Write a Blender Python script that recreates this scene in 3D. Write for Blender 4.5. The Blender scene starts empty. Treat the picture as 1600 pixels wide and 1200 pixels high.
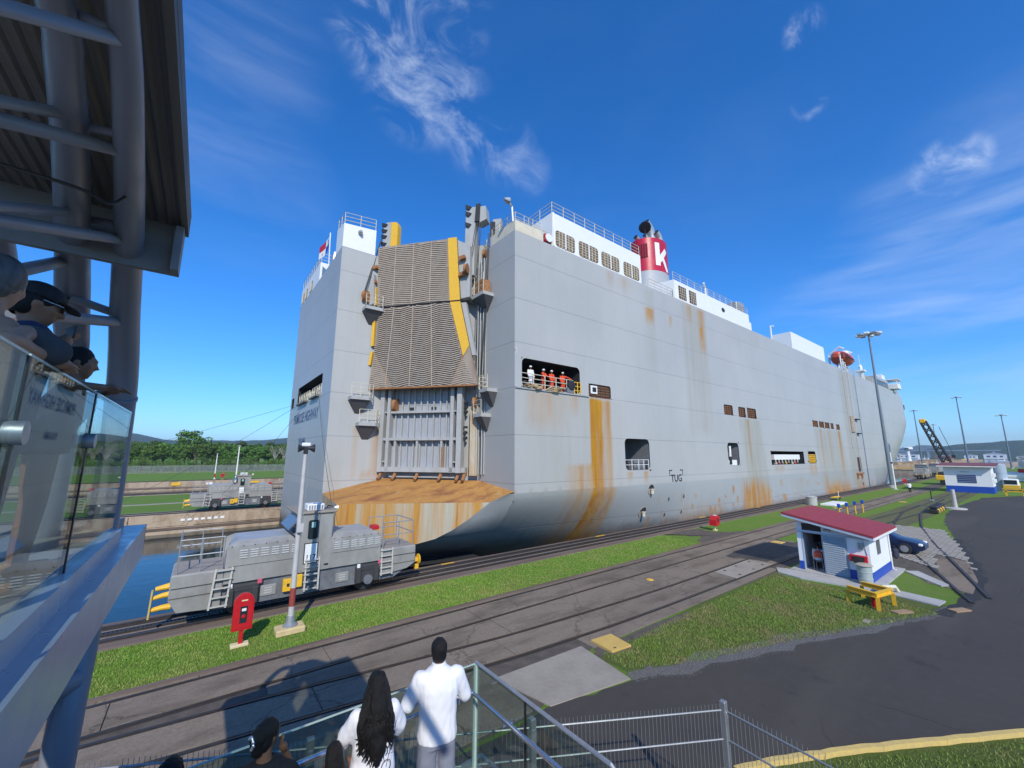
import bpy, bmesh, math, random
import numpy as np
from mathutils import Vector, Matrix, noise
random.seed(7); RNG = np.random.default_rng(7)
R = math.radians
scene = bpy.context.scene
COL = scene.collection

# ------------------------------------------------------------------ camera
CAM_Z = 6.1
cd = bpy.data.cameras.new('camera'); cam = bpy.data.objects.new('camera', cd); COL.objects.link(cam)
cd.sensor_width = 36; cd.sensor_fit = 'HORIZONTAL'; cd.lens = 625 / 1600 * 36
cd.clip_start = 0.05; cd.clip_end = 30000
_a, _p, _r = R(52.65), R(9.95), R(0.15)
_f = Vector((math.cos(_a)*math.cos(_p), math.sin(_a)*math.cos(_p), math.sin(_p)))
_rt = Vector((math.sin(_a), -math.cos(_a), 0)); _u = _rt.cross(_f)
_R2 = _rt*math.cos(_r) + _u*math.sin(_r); _U2 = _u*math.cos(_r) - _rt*math.sin(_r)
cam.matrix_world = Matrix(((_R2.x, _U2.x, -_f.x, 0), (_R2.y, _U2.y, -_f.y, 0), (_R2.z, _U2.z, -_f.z, CAM_Z), (0, 0, 0, 1)))
scene.camera = cam
scene.render.resolution_x = 1024; scene.render.resolution_y = 768

# ------------------------------------------------------------------ light, sky, exposure
SUN_AZ, SUN_EL = 245.0, 37.0          # where the sun stands, degrees counter-clockwise from +X
sd = bpy.data.lights.new('sun', 'SUN'); sun = bpy.data.objects.new('sun', sd); COL.objects.link(sun)
sd.energy = 4.2; sd.angle = R(0.5); sd.color = (1.0, 0.94, 0.82)
_sdir = Vector((math.cos(R(SUN_AZ))*math.cos(R(SUN_EL)), math.sin(R(SUN_AZ))*math.cos(R(SUN_EL)), math.sin(R(SUN_EL))))
sun.rotation_euler = _sdir.to_track_quat('Z', 'Y').to_euler()
sun.location = (-40, -60, 60)
W = bpy.data.worlds.new('World'); scene.world = W; W.use_nodes = True
wn, wl = W.node_tree.nodes, W.node_tree.links
wn.clear()
w_out = wn.new('ShaderNodeOutputWorld'); w_bg = wn.new('ShaderNodeBackground'); wl.new(w_bg.outputs[0], w_out.inputs[0])
w_sky = wn.new('ShaderNodeTexSky'); w_sky.sky_type = 'NISHITA'; w_sky.sun_disc = False
w_sky.sun_elevation = R(SUN_EL); w_sky.sun_rotation = R(90 - SUN_AZ); w_sky.altitude = 0; w_sky.air_density = 1.0; w_sky.dust_density = 0.25; w_sky.ozone_density = 3.0
w_hsv = wn.new('ShaderNodeHueSaturation'); w_hsv.inputs['Hue'].default_value = 0.5; w_hsv.inputs['Saturation'].default_value = 1.12; w_hsv.inputs['Value'].default_value = 1.0
w_tint = wn.new('ShaderNodeMixRGB'); w_tint.blend_type = 'MULTIPLY'; w_tint.inputs[0].default_value = 1; w_tint.inputs[2].default_value = (.66, .98, 1.42, 1)
wl.new(w_sky.outputs[0], w_tint.inputs[1]); wl.new(w_tint.outputs[0], w_hsv.inputs['Color'])
w_tc = wn.new('ShaderNodeTexCoord')
def w_math(op, a, b=None, clamp=False):
    n = wn.new('ShaderNodeMath'); n.operation = op; n.use_clamp = clamp
    for i, v in enumerate((a, b)):
        if v is None: continue
        if isinstance(v, (int, float)): n.inputs[i].default_value = v
        else: wl.new(v, n.inputs[i])
    return n.outputs[0]
def w_ramp(v, a, b, c=0., d=1.):
    n = wn.new('ShaderNodeMapRange'); n.interpolation_type = 'SMOOTHSTEP'
    n.inputs[1].default_value = a; n.inputs[2].default_value = b; n.inputs[3].default_value = c; n.inputs[4].default_value = d
    wl.new(v, n.inputs[0]); return n.outputs[0]
# cirrus: a streak here and there at fixed places of the sky, torn by stretched noise
def w_noise(rot, scl, scale, det, dist, rough=.6):
    m = wn.new('ShaderNodeMapping'); m.inputs['Rotation'].default_value = rot; m.inputs['Scale'].default_value = scl
    wl.new(w_tc.outputs['Generated'], m.inputs['Vector'])
    n = wn.new('ShaderNodeTexNoise'); n.inputs['Scale'].default_value = scale; n.inputs['Detail'].default_value = det
    n.inputs['Distortion'].default_value = dist; n.inputs['Roughness'].default_value = rough
    wl.new(m.outputs[0], n.inputs['Vector']); return n.outputs[0]
def w_lobe(d, r0, r1, w):
    n = wn.new('ShaderNodeVectorMath'); n.operation = 'DOT_PRODUCT'; wl.new(w_tc.outputs['Generated'], n.inputs[0])
    n.inputs[1].default_value = Vector(d).normalized()
    return w_ramp(n.outputs['Value'], math.cos(R(r1)), math.cos(R(r0)), 0., w)
LOBES = [((0.165, 0.613, 0.773), 2.0, 6.0, 0.80), ((0.224, 0.610, 0.760), 3.0, 8.0, 0.90), ((0.261, 0.555, 0.790), 1.0, 6.0, 0.60), ((0.259, 0.655, 0.709), 1.5, 6.5, 0.95), ((0.320, 0.636, 0.702), 1.0, 6.0, 0.85), ((0.390, 0.636, 0.666), 0.5, 5.0, 0.75), ((0.453, 0.619, 0.641), 0.5, 4.5, 0.60), ((0.506, 0.607, 0.612), 0.3, 3.5, 0.40), ((0.778, 0.165, 0.606), 0.4, 1.8, 1.50), ((0.778, 0.155, 0.609), 0.1, 1.2, 1.00), ((0.711, 0.145, 0.689), 0.4, 2.0, 1.10), ((0.892, 0.031, 0.450), 0.8, 3.0, 1.60), ((0.890, 0.017, 0.455), 0.4, 2.4, 1.20), ((0.895, 0.039, 0.445), 0.2, 1.6, 1.20)]
acc = None
for (d, r0, r1, w) in LOBES:
    l = w_lobe(d, r0, r1, w); acc = l if acc is None else w_math('MAXIMUM', acc, l)
cl_n = w_ramp(w_noise((.3, .5, .2), (1.0, 1.6, 1.2), 7.5, 12, .9, .64), .40, .78)
cl_w = w_ramp(w_noise((.1, .2, .9), (1.2, 1.0, 3.0), 2.2, 9, .6, .6), .42, .95)
cl = w_math('ADD', w_math('MULTIPLY', w_math('MULTIPLY', acc, cl_n), .62), w_math('MULTIPLY', cl_w, .035), True)
SOFT = [((-0.061, 0.738, 0.672), 3.0, 12.0, 0.16), ((-0.041, 0.812, 0.582), 3.0, 10.0, 0.13), ((0.952, 0.001, 0.306), 4.0, 14.0, 0.36), ((0.963, 0.094, 0.252), 4.0, 12.0, 0.32), ((0.942, 0.214, 0.258), 2.0, 9.0, 0.20), ((0.922, -0.029, 0.386), 3.0, 12.0, 0.18), ((0.986, 0.034, 0.164), 2.0, 8.0, 0.25), ((0.029, 0.864, 0.503), 2.0, 10.0, 0.09)]
acc2 = None
for (d, r0, r1, w) in SOFT:
    l = w_lobe(d, r0, r1, w); acc2 = l if acc2 is None else w_math('MAXIMUM', acc2, l)
cl_s = w_ramp(w_noise((.0, .35, .35), (.55, .8, 4.2), 3.0, 9, .5, .58), .36, .80)
cl = w_math('ADD', cl, w_math('MULTIPLY', acc2, cl_s), True)
w_mix = wn.new('ShaderNodeMixRGB'); w_mix.inputs[2].default_value = (5.2, 6.0, 7.4, 1)
wl.new(cl, w_mix.inputs[0]); wl.new(w_hsv.outputs[0], w_mix.inputs[1])
wl.new(w_mix.outputs[0], w_bg.inputs[0]); w_bg.inputs[1].default_value = 0.15
vs = scene.view_settings; vs.view_transform = 'Standard'; vs.look = 'None'; vs.exposure = 0.0; vs.gamma = 1.0; vs.use_curve_mapping = False
scene.render.engine = 'CYCLES'; scene.cycles.max_bounces = 5; scene.cycles.diffuse_bounces = 3; scene.cycles.glossy_bounces = 3; scene.cycles.transparent_max_bounces = 10

# ------------------------------------------------------------------ materials
MATS = {}
def lin(h):
    h = h.lstrip('#'); c = [int(h[i:i+2], 16)/255 for i in (0, 2, 4)]
    return tuple(x/12.92 if x <= .04045 else ((x+.055)/1.055)**2.4 for x in c) + (1,)
def col(c): return lin(c) if isinstance(c, str) else (tuple(c) + (1,))[:4]
class NT:
    def __init__(s, name):
        m = bpy.data.materials.new(name); m.use_nodes = True; s.m = m; s.n = m.node_tree.nodes; s.l = m.node_tree.links
        s.b = s.n['Principled BSDF']; s.tc = s.n.new('ShaderNodeTexCoord')
    def link(s, a, b): s.l.new(a, b)
    def noise(s, scale, det=6, rough=.6, vec=None, scl=(1, 1, 1), dist=0.0, coord='Object'):
        mp = s.n.new('ShaderNodeMapping'); mp.inputs['Scale'].default_value = scl
        s.link(vec if vec is not None else s.tc.outputs[coord], mp.inputs[0])
        t = s.n.new('ShaderNodeTexNoise'); t.inputs['Scale'].default_value = scale; t.inputs['Detail'].default_value = det
        t.inputs['Roughness'].default_value = rough; t.inputs['Distortion'].default_value = dist
        s.link(mp.outputs[0], t.inputs['Vector']); return t.outputs[0]
    def ramp(s, v, a, b, c=0., d=1.):
        n = s.n.new('ShaderNodeMapRange'); n.inputs[1].default_value = a; n.inputs[2].default_value = b
        n.inputs[3].default_value = c; n.inputs[4].default_value = d; s.link(v, n.inputs[0]); return n.outputs[0]
    def math(s, op, a, b=None):
        n = s.n.new('ShaderNodeMath'); n.operation = op
        for i, v in enumerate((a, b)):
            if v is None: continue
            if isinstance(v, (int, float)): n.inputs[i].default_value = v
            else: s.link(v, n.inputs[i])
        return n.outputs[0]
    def mix(s, f, a, b, mode='MIX'):
        n = s.n.new('ShaderNodeMixRGB'); n.blend_type = mode
        for i, v in ((0, f), (1, a), (2, b)):
            if isinstance(v, (int, float)): n.inputs[i].default_value = v
            elif isinstance(v, (tuple, list, str)): n.inputs[i].default_value = col(v)
            else: s.link(v, n.inputs[i])
        return n.outputs[0]
    def attr(s, name):
        a = s.n.new('ShaderNodeAttribute'); a.attribute_name = name; return a
    def bump(s, h, strength=.3, dist=.02):
        b = s.n.new('ShaderNodeBump'); b.inputs['Strength'].default_value = strength; b.inputs['Distance'].default_value = dist
        s.link(h, b.inputs['Height']); s.link(b.outputs[0], s.b.inputs['Normal'])
    def sep(s, coord='Object'):
        x = s.n.new('ShaderNodeSeparateXYZ'); s.link(s.tc.outputs[coord], x.inputs[0]); return x.outputs
    def base(s, c): 
        if isinstance(c, (tuple, list, str)): s.b.inputs['Base Color'].default_value = col(c)
        else: s.link(c, s.b.inputs['Base Color'])
def mat(name, c, rough=.6, metal=0., c2=None, scale=8, amt=.5, bump=0., bscale=40, spec=.5, scl=(1, 1, 1), emit=None, bdist=.01):
    if name in MATS: return MATS[name]
    t = NT(name); t.b.inputs['Roughness'].default_value = rough; t.b.inputs['Metallic'].default_value = metal
    t.b.inputs['Specular IOR Level'].default_value = spec
    cc = col(c)
    if c2 is None: c2 = tuple(x*.72 for x in cc[:3])
    n1 = t.noise(scale, 8, .65, scl=scl)
    t.base(t.mix(t.math('MULTIPLY', t.ramp(n1, .35, .7), amt), cc[:3], col(c2)[:3]))
    if bump: t.bump(t.noise(bscale, 6, .6), bump, bdist)
    if rough > .05:
        t.link(t.ramp(t.noise(scale*2.3, 4), .3, .7, max(.02, rough-.08), min(1, rough+.1)), t.b.inputs['Roughness'])
    if emit: t.b.inputs['Emission Color'].default_value = col(emit[0]); t.b.inputs['Emission Strength'].default_value = emit[1]
    MATS[name] = t.m; return t.m
def glass_mat(name, tint, alpha=.25, rough=.02):
    if name in MATS: return MATS[name]
    t = NT(name); n, l = t.n, t.l
    out = n['Material Output']; tr = n.new('ShaderNodeBsdfTransparent'); tr.inputs[0].default_value = col(tint)
    gl = n.new('ShaderNodeBsdfGlossy'); gl.inputs['Roughness'].default_value = rough
    fr = n.new('ShaderNodeLayerWeight'); fr.inputs[0].default_value = .5
    pw = n.new('ShaderNodeMath'); pw.operation = 'POWER'; pw.inputs[1].default_value = 4.; l.new(fr.outputs['Facing'], pw.inputs[0])
    add = n.new('ShaderNodeMath'); add.operation = 'MULTIPLY_ADD'; add.inputs[1].default_value = .55; add.inputs[2].default_value = alpha; l.new(pw.outputs[0], add.inputs[0])
    mx = n.new('ShaderNodeMixShader'); l.new(add.outputs[0], mx.inputs[0]); l.new(tr.outputs[0], mx.inputs[1]); l.new(gl.outputs[0], mx.inputs[2])
    l.new(mx.outputs[0], out.inputs[0]); MATS[name] = t.m; return t.m

# ------------------------------------------------------------------ mesh builder
ORI = {}
def origin(o):
    v = Vector((0, 0, 0))
    while o is not None: v += o.location; o = o.parent
    return v
class MB:
    def __init__(s): s.v = []; s.f = []
    def add(s, vs, fs):
        k = len(s.v); s.v += [tuple(v) for v in vs]; s.f += [tuple(i+k for i in f) for f in fs]; return s
    def box(s, x0, x1, y0, y1, z0, z1):
        return s.add([(x0, y0, z0), (x1, y0, z0), (x1, y1, z0), (x0, y1, z0), (x0, y0, z1), (x1, y0, z1), (x1, y1, z1), (x0, y1, z1)],
                     [(0, 3, 2, 1), (4, 5, 6, 7), (0, 1, 5, 4), (1, 2, 6, 5), (2, 3, 7, 6), (3, 0, 4, 7)])
    def cbox(s, x0, x1, y0, y1, z0, z1, b=.02):
        """box with chamfered edges (all twelve)"""
        b = min(b, (x1-x0)*.45, (y1-y0)*.45, (z1-z0)*.45)
        bm = bmesh.new(); bmesh.ops.create_cube(bm, size=1)
        for v in bm.verts: v.co = Vector(((x0+x1)/2+v.co.x*(x1-x0), (y0+y1)/2+v.co.y*(y1-y0), (z0+z1)/2+v.co.z*(z1-z0)))
        bmesh.ops.bevel(bm, geom=bm.edges[:], offset=b, segments=1, affect='EDGES')
        s.bm(bm); return s
    def bm(s, bm):
        bm.verts.ensure_lookup_table(); bm.verts.index_update()
        s.add([v.co[:] for v in bm.verts], [[v.index for v in f.verts] for f in bm.faces]); bm.free()
    def beam(s, p, q, w, h, up=(0, 0, 1)):
        p, q = Vector(p), Vector(q); d = (q-p).normalized(); u = Vector(up)
        if abs(d.dot(u)) > .98: u = Vector((1, 0, 0))
        sx = d.cross(u).normalized()*w/2; sy = sx.cross(d).normalized()*h/2
        vs = [a+i*sx+j*sy for a in (p, q) for i, j in ((-1, -1), (1, -1), (1, 1), (-1, 1))]
        return s.add(vs, [(0, 1, 2, 3), (7, 6, 5, 4), (0, 4, 5, 1), (1, 5, 6, 2), (2, 6, 7, 3), (3, 7, 4, 0)])
    def tube(s, pts, r, n=8, caps=True):
        pts = [Vector(p) for p in pts]; rs = r if isinstance(r, (list, tuple)) else [r]*len(pts)
        rings = []; prev = None
        for i, p in enumerate(pts):
            d = (pts[min(i+1, len(pts)-1)] - pts[max(i-1, 0)]).normalized()
            if prev is None:
                u = Vector((0, 0, 1)) if abs(d.z) < .9 else Vector((1, 0, 0))
                a = d.cross(u).normalized()
            else: a = (prev - d*prev.dot(d)).normalized()
            prev = a; b = d.cross(a)
            rings.append([p+(a*math.cos(2*math.pi*k/n)+b*math.sin(2*math.pi*k/n))*rs[i] for k in range(n)])
        vs = [v for r_ in rings for v in r_]; fs = []
        for i in range(len(pts)-1):
            for k in range(n): fs.append((i*n+k, i*n+(k+1) % n, (i+1)*n+(k+1) % n, (i+1)*n+k))
        if caps: fs.append(tuple(range(n))[::-1]); fs.append(tuple(range((len(pts)-1)*n, len(pts)*n)))
        return s.add(vs, fs)
    def prism(s, poly, z0, z1):
        n = len(poly); vs = [(x, y, z0) for x, y in poly]+[(x, y, z1) for x, y in poly]
        return s.add(vs, [tuple(range(n))[::-1], tuple(range(n, 2*n))]+[(i, (i+1) % n, n+(i+1) % n, n+i) for i in range(n)])
    def extr(s, poly, d):
        """3-D planar polygon extruded by vector d"""
        n = len(poly); d = Vector(d); vs = [Vector(p) for p in poly]; vs = vs+[v+d for v in vs]
        return s.add(vs, [tuple(range(n)), tuple(range(n, 2*n))[::-1]]+[(i, n+i, n+(i+1) % n, (i+1) % n) for i in range(n)])
    def poly(s, pts): return s.add(pts, [tuple(range(len(pts)))])
    def sheet(s, poly, z): return s.poly([(x, y, z) for x, y in poly])
    def lathe(s, prof, c=(0, 0, 0), n=16, sx=1, sy=1, axis='Z'):
        vs = []
        for r, z in prof:
            for k in range(n):
                a = 2*math.pi*k/n; x, y = r*math.cos(a)*sx, r*math.sin(a)*sy
                p = (x, y, z) if axis == 'Z' else ((z, x, y) if axis == 'X' else (x, z, y))
                vs.append((c[0]+p[0], c[1]+p[1], c[2]+p[2]))
        m = len(prof); fs = [(i*n+k, i*n+(k+1) % n, (i+1)*n+(k+1) % n, (i+1)*n+k) for i in range(m-1) for k in range(n)]
        fs.append(tuple(range(n))[::-1]); fs.append(tuple(range((m-1)*n, m*n)))
        return s.add(vs, fs)
    def build(s, name, m, parent=None, smooth=False, **props):
        o0 = origin(parent) if parent is not None else Vector((0, 0, 0))
        me = bpy.data.meshes.new(name); me.from_pydata([tuple(Vector(v)-o0) for v in s.v], [], s.f)
        bm = bmesh.new(); bm.from_mesh(me); bmesh.ops.remove_doubles(bm, verts=bm.verts, dist=1e-5); bmesh.ops.recalc_face_normals(bm, faces=bm.faces); bm.to_mesh(me); bm.free()
        me.materials.append(m)
        if smooth:
            me.polygons.foreach_set('use_smooth', [True]*len(me.polygons))
            if smooth != 'all': me.set_sharp_from_angle(angle=R(40))
        me.update()
        o = bpy.data.objects.new(name, me); COL.objects.link(o)
        if parent is not None: o.parent = parent
        for k, v in props.items(): o[k] = v
        return o
def box(*a): return MB().box(*a)
def tag(o, label, cat, group=None):
    o['label'] = label; o['category'] = cat
    if group: o['group'] = group
    return o
def thing(name, label, cat, loc=(0, 0, 0), group=None, rz=0):
    o = bpy.data.objects.new(name, None); o.empty_display_size = .3; COL.objects.link(o); o.location = loc; o.rotation_euler = (0, 0, rz)
    return tag(o, label, cat, group)
def kind(o, k='structure'): o['kind'] = k; return o
def copy_tree(o, parent=None):
    c = o.copy(); COL.objects.link(c); c.parent = parent
    for ch in list(o.children): copy_tree(ch, c)
    return c
def text_mesh(txt, size, depth=.004, bold=0.0, align='CENTER'):
    cu = bpy.data.curves.new('lettering', 'FONT'); cu.body = txt; cu.size = size; cu.extrude = depth; cu.offset = bold; cu.align_x = align; cu.align_y = 'CENTER'; cu.resolution_u = 3
    o = bpy.data.objects.new('lettering', cu); COL.objects.link(o)
    dg = bpy.context.evaluated_depsgraph_get(); me = bpy.data.meshes.new_from_object(o.evaluated_get(dg))
    bpy.data.objects.remove(o); bpy.data.curves.remove(cu); return me
def lettering(name, txt, size, origin_p, right, up, m, parent, bold=0.0, depth=.004, sx=1.0):
    me = text_mesh(txt, size, depth, bold); r_, u_ = Vector(right).normalized(), Vector(up).normalized(); n_ = r_.cross(u_)
    M = Matrix(((r_.x*sx, u_.x, n_.x, 0), (r_.y*sx, u_.y, n_.y, 0), (r_.z*sx, u_.z, n_.z, 0), (0, 0, 0, 1)))
    p = Vector(origin_p) - origin(parent)
    M.translation = p; me.transform(M); me.materials.clear(); me.materials.append(m)
    o = bpy.data.objects.new(name, me); COL.objects.link(o); o.parent = parent; return o
def sm(t): t = max(0., min(1., t)); return t*t*(3-2*t)
# ================================================================== SETTING
def grass_mat(name, c1, c2, c3):
    t = NT(name); t.b.inputs['Roughness'].default_value = .9; t.b.inputs['Specular IOR Level'].default_value = .15
    big = t.noise(.35, 5, .6); fine = t.noise(9, 8, .75); blade = t.noise(55, 3, .7, scl=(1, .35, 1))
    c = t.mix(t.ramp(fine, .3, .7), c1, c2); c = t.mix(t.math('MULTIPLY', t.ramp(big, .52, .75), .55), c, c3)
    c = t.mix(t.ramp(blade, .35, .7, 0., .55), c, tuple(x*.35 for x in col(c1)[:3])); t.base(c)
    t.bump(t.math('ADD', fine, blade), .9, .05); return t.m
M_grass = grass_mat('grass_turf', (.13, .235, .03), (.20, .31, .05), (.28, .27, .09))
M_grass_dry = grass_mat('grass_worn', (.10, .15, .03), (.16, .205, .05), (.20, .165, .085))
def concrete_mat(name, c1, c2, stain, streak=(1, 1, 1), rough=.9, damt=.6, crack=True):
    t = NT(name); t.b.inputs['Roughness'].default_value = rough; t.b.inputs['Specular IOR Level'].default_value = .25
    n1 = t.noise(.9, 8, .65, scl=streak); n2 = t.noise(14, 8, .7); n3 = t.noise(.22, 6, .6, scl=streak); n4 = t.noise(110, 2, .5)
    c = t.mix(t.ramp(n2, .3, .7), c1, c2); c = t.mix(t.math('MULTIPLY', t.ramp(n1, .48, .72), damt), c, stain)
    c = t.mix(t.math('MULTIPLY', t.ramp(n3, .5, .7), .5), c, tuple(x*.55 for x in col(c1)[:3]))
    c = t.mix(t.ramp(n4, .56, .7, 0, .5), c, tuple(x*.4 for x in col(c1)[:3]))
    if crack:
        v = t.n.new('ShaderNodeTexVoronoi'); v.feature = 'DISTANCE_TO_EDGE'; v.inputs['Scale'].default_value = .45
        wv = t.n.new('ShaderNodeMixRGB'); wv.inputs[0].default_value = .35; t.link(t.tc.outputs['Object'], wv.inputs[1])
        nn = t.n.new('ShaderNodeTexNoise'); nn.inputs['Scale'].default_value = 2.5; nn.inputs['Detail'].default_value = 6; t.link(t.tc.outputs['Object'], nn.inputs['Vector']); t.link(nn.outputs[1], wv.inputs[2])
        t.link(wv.outputs[0], v.inputs['Vector'])
        c = t.mix(t.ramp(v.outputs[0], .0, .008, .55, 0.), c, (.03, .027, .024))
    t.base(c); t.bump(t.math('ADD', n2, n4), .35, .015); return t.m
M_conc = concrete_mat('track_concrete', (.185, .146, .108), (.275, .222, .17), (.085, .064, .048), (.35, 1, 1), damt=.85)
M_conc_l = concrete_mat('light_concrete', (.31, .27, .22), (.38, .335, .28), (.22, .19, .155), crack=False)
M_cope = concrete_mat('coping_concrete', (.22, .18, .15), (.30, .25, .21), (.09, .065, .05), (.25, 2.5, 1), damt=.8)
M_wall = concrete_mat('lock_wall_concrete', (.40, .30, .21), (.50, .40, .29), (.16, .085, .045), (.7, 1, .25), damt=.9)
M_asph = NT('asphalt'); 
_t = M_asph; _t.b.inputs['Roughness'].default_value = .85; _t.b.inputs['Specular IOR Level'].default_value = .3
_n = _t.noise(.25, 6, .6); _g = _t.noise(120, 3, .6); _h = _t.noise(3, 6, .6)
_c = _t.mix(_t.ramp(_g, .3, .7), (.050, .043, .036), (.080, .070, .059)); _c = _t.mix(_t.math('MULTIPLY', _t.ramp(_n, .4, .7), .6), _c, (.05, .046, .045))
_t.base(_t.mix(_t.math('MULTIPLY', _t.ramp(_h, .5, .75), .35), _c, (.085, .08, .078))); _t.bump(_g, .3, .01); M_asph = _t.m
_p = _t.b.inputs['Base Color'].links[0].from_socket
_v = _t.n.new('ShaderNodeTexVoronoi'); _v.feature = 'DISTANCE_TO_EDGE'; _v.inputs['Scale'].default_value = .22; _w = _t.n.new('ShaderNodeMixRGB'); _w.inputs[0].default_value = .22; _t.link(_t.tc.outputs['Object'], _w.inputs[1])
_nz = _t.n.new('ShaderNodeTexNoise'); _nz.inputs['Scale'].default_value = 1.2; _nz.inputs['Detail'].default_value = 8; _t.link(_t.tc.outputs['Object'], _nz.inputs['Vector']); _t.link(_nz.outputs[1], _w.inputs[2]); _t.link(_w.outputs[0], _v.inputs['Vector'])
_p = _t.mix(_t.math('MULTIPLY', _t.ramp(_v.outputs[0], 0, .004, .8, 0.), _t.ramp(_t.noise(.12, 3), .5, .56)), _p, (.015, .014, .013))
_p = _t.mix(_t.math('MULTIPLY', _t.ramp(_t.noise(.5, 7, .7), .60, .66), .45), _p, (.022, .02, .019)); _p = _t.mix(_t.math('MULTIPLY', _t.ramp(_t.noise(.16, 4, .5, scl=(.25, 1.6, 1)), .52, .6), .4), _p, (.095, .083, .07)); _t.base(_p)
M_gravel = mat('gravel', (.20, .19, .175), .95, c2=(.05, .05, .05), scale=22, amt=1, bump=.9, bscale=30, bdist=.04)
M_dirt = mat('dark_dirt', (.075, .06, .048), .95, c2=(.14, .115, .09), scale=2.2, amt=.8, bump=.6, bscale=18, bdist=.03)
M_rail = mat('rail_steel', (.10, .085, .075), .45, .7, c2=(.05, .03, .022), scale=5)
M_groove = mat('rail_groove', (.032, .026, .022), .95, c2=(.06, .048, .04), scale=4)
M_white = mat('white_paint', (.80, .80, .78), .5, c2=(.62, .60, .56), scale=3, amt=.35)
M_yellow = mat('yellow_paint', (.80, .46, .025), .5, c2=(.55, .30, .03), scale=6, amt=.5)
M_red = mat('red_paint', (.52, .012, .016), .4, c2=(.36, .012, .016), scale=4, amt=.5)
M_blue = mat('blue_paint', (.012, .07, .42), .45, c2=(.01, .05, .3), scale=4, amt=.4)
M_black = mat('black_metal', (.018, .018, .02), .55, c2=(.035, .03, .028), scale=6)
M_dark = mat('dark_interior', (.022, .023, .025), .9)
M_steel = mat('galvanised_steel', (.42, .43, .44), .45, .6, c2=(.28, .28, .29), scale=9)
M_rustm = mat('rusty_steel', (.26, .10, .035), .85, c2=(.40, .21, .09), scale=5, amt=1, bump=.5)

# water: the lock chambers, the canal and the lake beyond, one level
t = NT('canal_water'); t.base((.012, .030, .030)); t.b.inputs['Roughness'].default_value = .06; t.b.inputs['IOR'].default_value = 1.33
t.bump(t.math('ADD', t.noise(.9, 3, .5), t.math('MULTIPLY', t.noise(4.5, 2, .5), .25)), .10, .12); M_water = t.m
WZ = -1.9
water = kind(MB().poly([(-6000, -6000, WZ), (12000, -6000, WZ), (12000, 9000, WZ), (-6000, 9000, WZ)]).build('water', M_water))

# near island
ground = kind(MB().sheet([(-200, -300), (330, -300), (330, 18.7), (-200, 18.7)], 0.0).build('ground', M_grass))
kind(box(-200, 330, 18.66, 21.25, -7, .012).build('lock_wall', M_cope))
kind(box(-200, 330, -300, 18.6, -7, -.25).build('island_fill', M_wall))
# middle island and far bank
kind(box(-500, 330, 54.5, 57.2, -7, .0).build('middle_lock_wall', M_wall))
kind(box(-500, 330, 80.6, 83.5, -7, .0).build('middle_lock_wall', M_wall))
kind(box(-500, 330, 57.2, 80.6, -7, -.03).build('middle_island', M_grass))
kind(box(-900, 330, 117.0, 119.5, -7, .0).build('far_lock_wall', M_wall))
t_far = MB()
gx = np.linspace(-1600, 700, 47); gy = np.concatenate([np.linspace(119.5, 300, 12), np.linspace(330, 5000, 30)])
vv = []
for y in gy:
    for x in gx:
        z = -.03 + max(0, (y-230)/1200)*14*(0.6+noise.noise((x*.002, y*.002, 3)))*(1 if y > 230 else 0)
        vv.append((x, y, z))
nn_ = len(gx)
t_far.add(vv, [(j*nn_+i, j*nn_+i+1, (j+1)*nn_+i+1, (j+1)*nn_+i) for j in range(len(gy)-1) for i in range(nn_-1)])
kind(t_far.build('far_bank', M_grass))

# wall copings: dark wheel-track band, slots, painted marks
kind(box(-200, 300, 20.82, 20.92, .0, .09).build('tow_track_rail', M_rail))
kind(box(-200, 300, 19.36, 19.46, .0, .09).build('tow_track_rail', M_rail))
kind(box(-200, 300, 20.62, 21.06, .0, .022).build('rail_groove', M_groove))
kind(box(-200, 300, 19.52, 19.78, .0, .020).build('rail_groove', M_groove))
# toothed rack in the middle of the tow track
m = MB().box(-200, 300, 20.04, 20.10, .0, .07).box(-200, 300, 20.26, 20.32, .0, .07)
for i in range(900): m.box(-20+i*.11, -20+i*.11+.05, 20.1, 20.26, .0, .06)
kind(m.build('rack_rail', M_rail))
kind(box(-200, 300, 19.95, 20.41, .0, .019).build('rail_groove', M_groove))
M_tread = mat('worn_timber', (.19, .14, .11), .9, c2=(.09, .06, .045), scale=1.5, amt=.9, scl=(.15, 2, 1), bump=.4, bscale=8)
kind(box(-200, 300, 18.72, 18.98, .0, .05).build('cable_cover', M_tread))
kind(box(-200, 300, 19.06, 19.30, .0, .04).build('cable_cover', M_tread))
kind(box(-200, 300, 21.06, 21.27, .0, .06).build('coping_edge', M_tread))
for (a, b, y) in ((11.2, 12.0, 21.08), (24.0, 25.0, 21.1), (39, 40.2, 21.1), (52, 53, 21.1)):
    kind(box(a, b, y-.16, y+.1, .06, .068).build('painted_mark', M_yellow))
for y in (55.0, 56.4, 81.6, 83.0, 117.5, 118.9):
    kind(box(-300, 300, y-.07, y+.07, 0, .08).build('tow_track_rail', M_rail)); kind(box(-300, 300, y-.22, y+.22, 0, .01).build('rail_groove', M_groove))
M_band = concrete_mat('pale_kerb', (.46, .38, .29), (.55, .46, .36), (.30, .2, .12), (.1, 1, 1), crack=False)
kind(box(-500, 330, 56.6, 57.3, 0, .012).build('island_path', M_conc_l)); kind(box(-500, 330, 66, 67.2, -.03, .0).build('island_path', M_conc_l))
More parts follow.
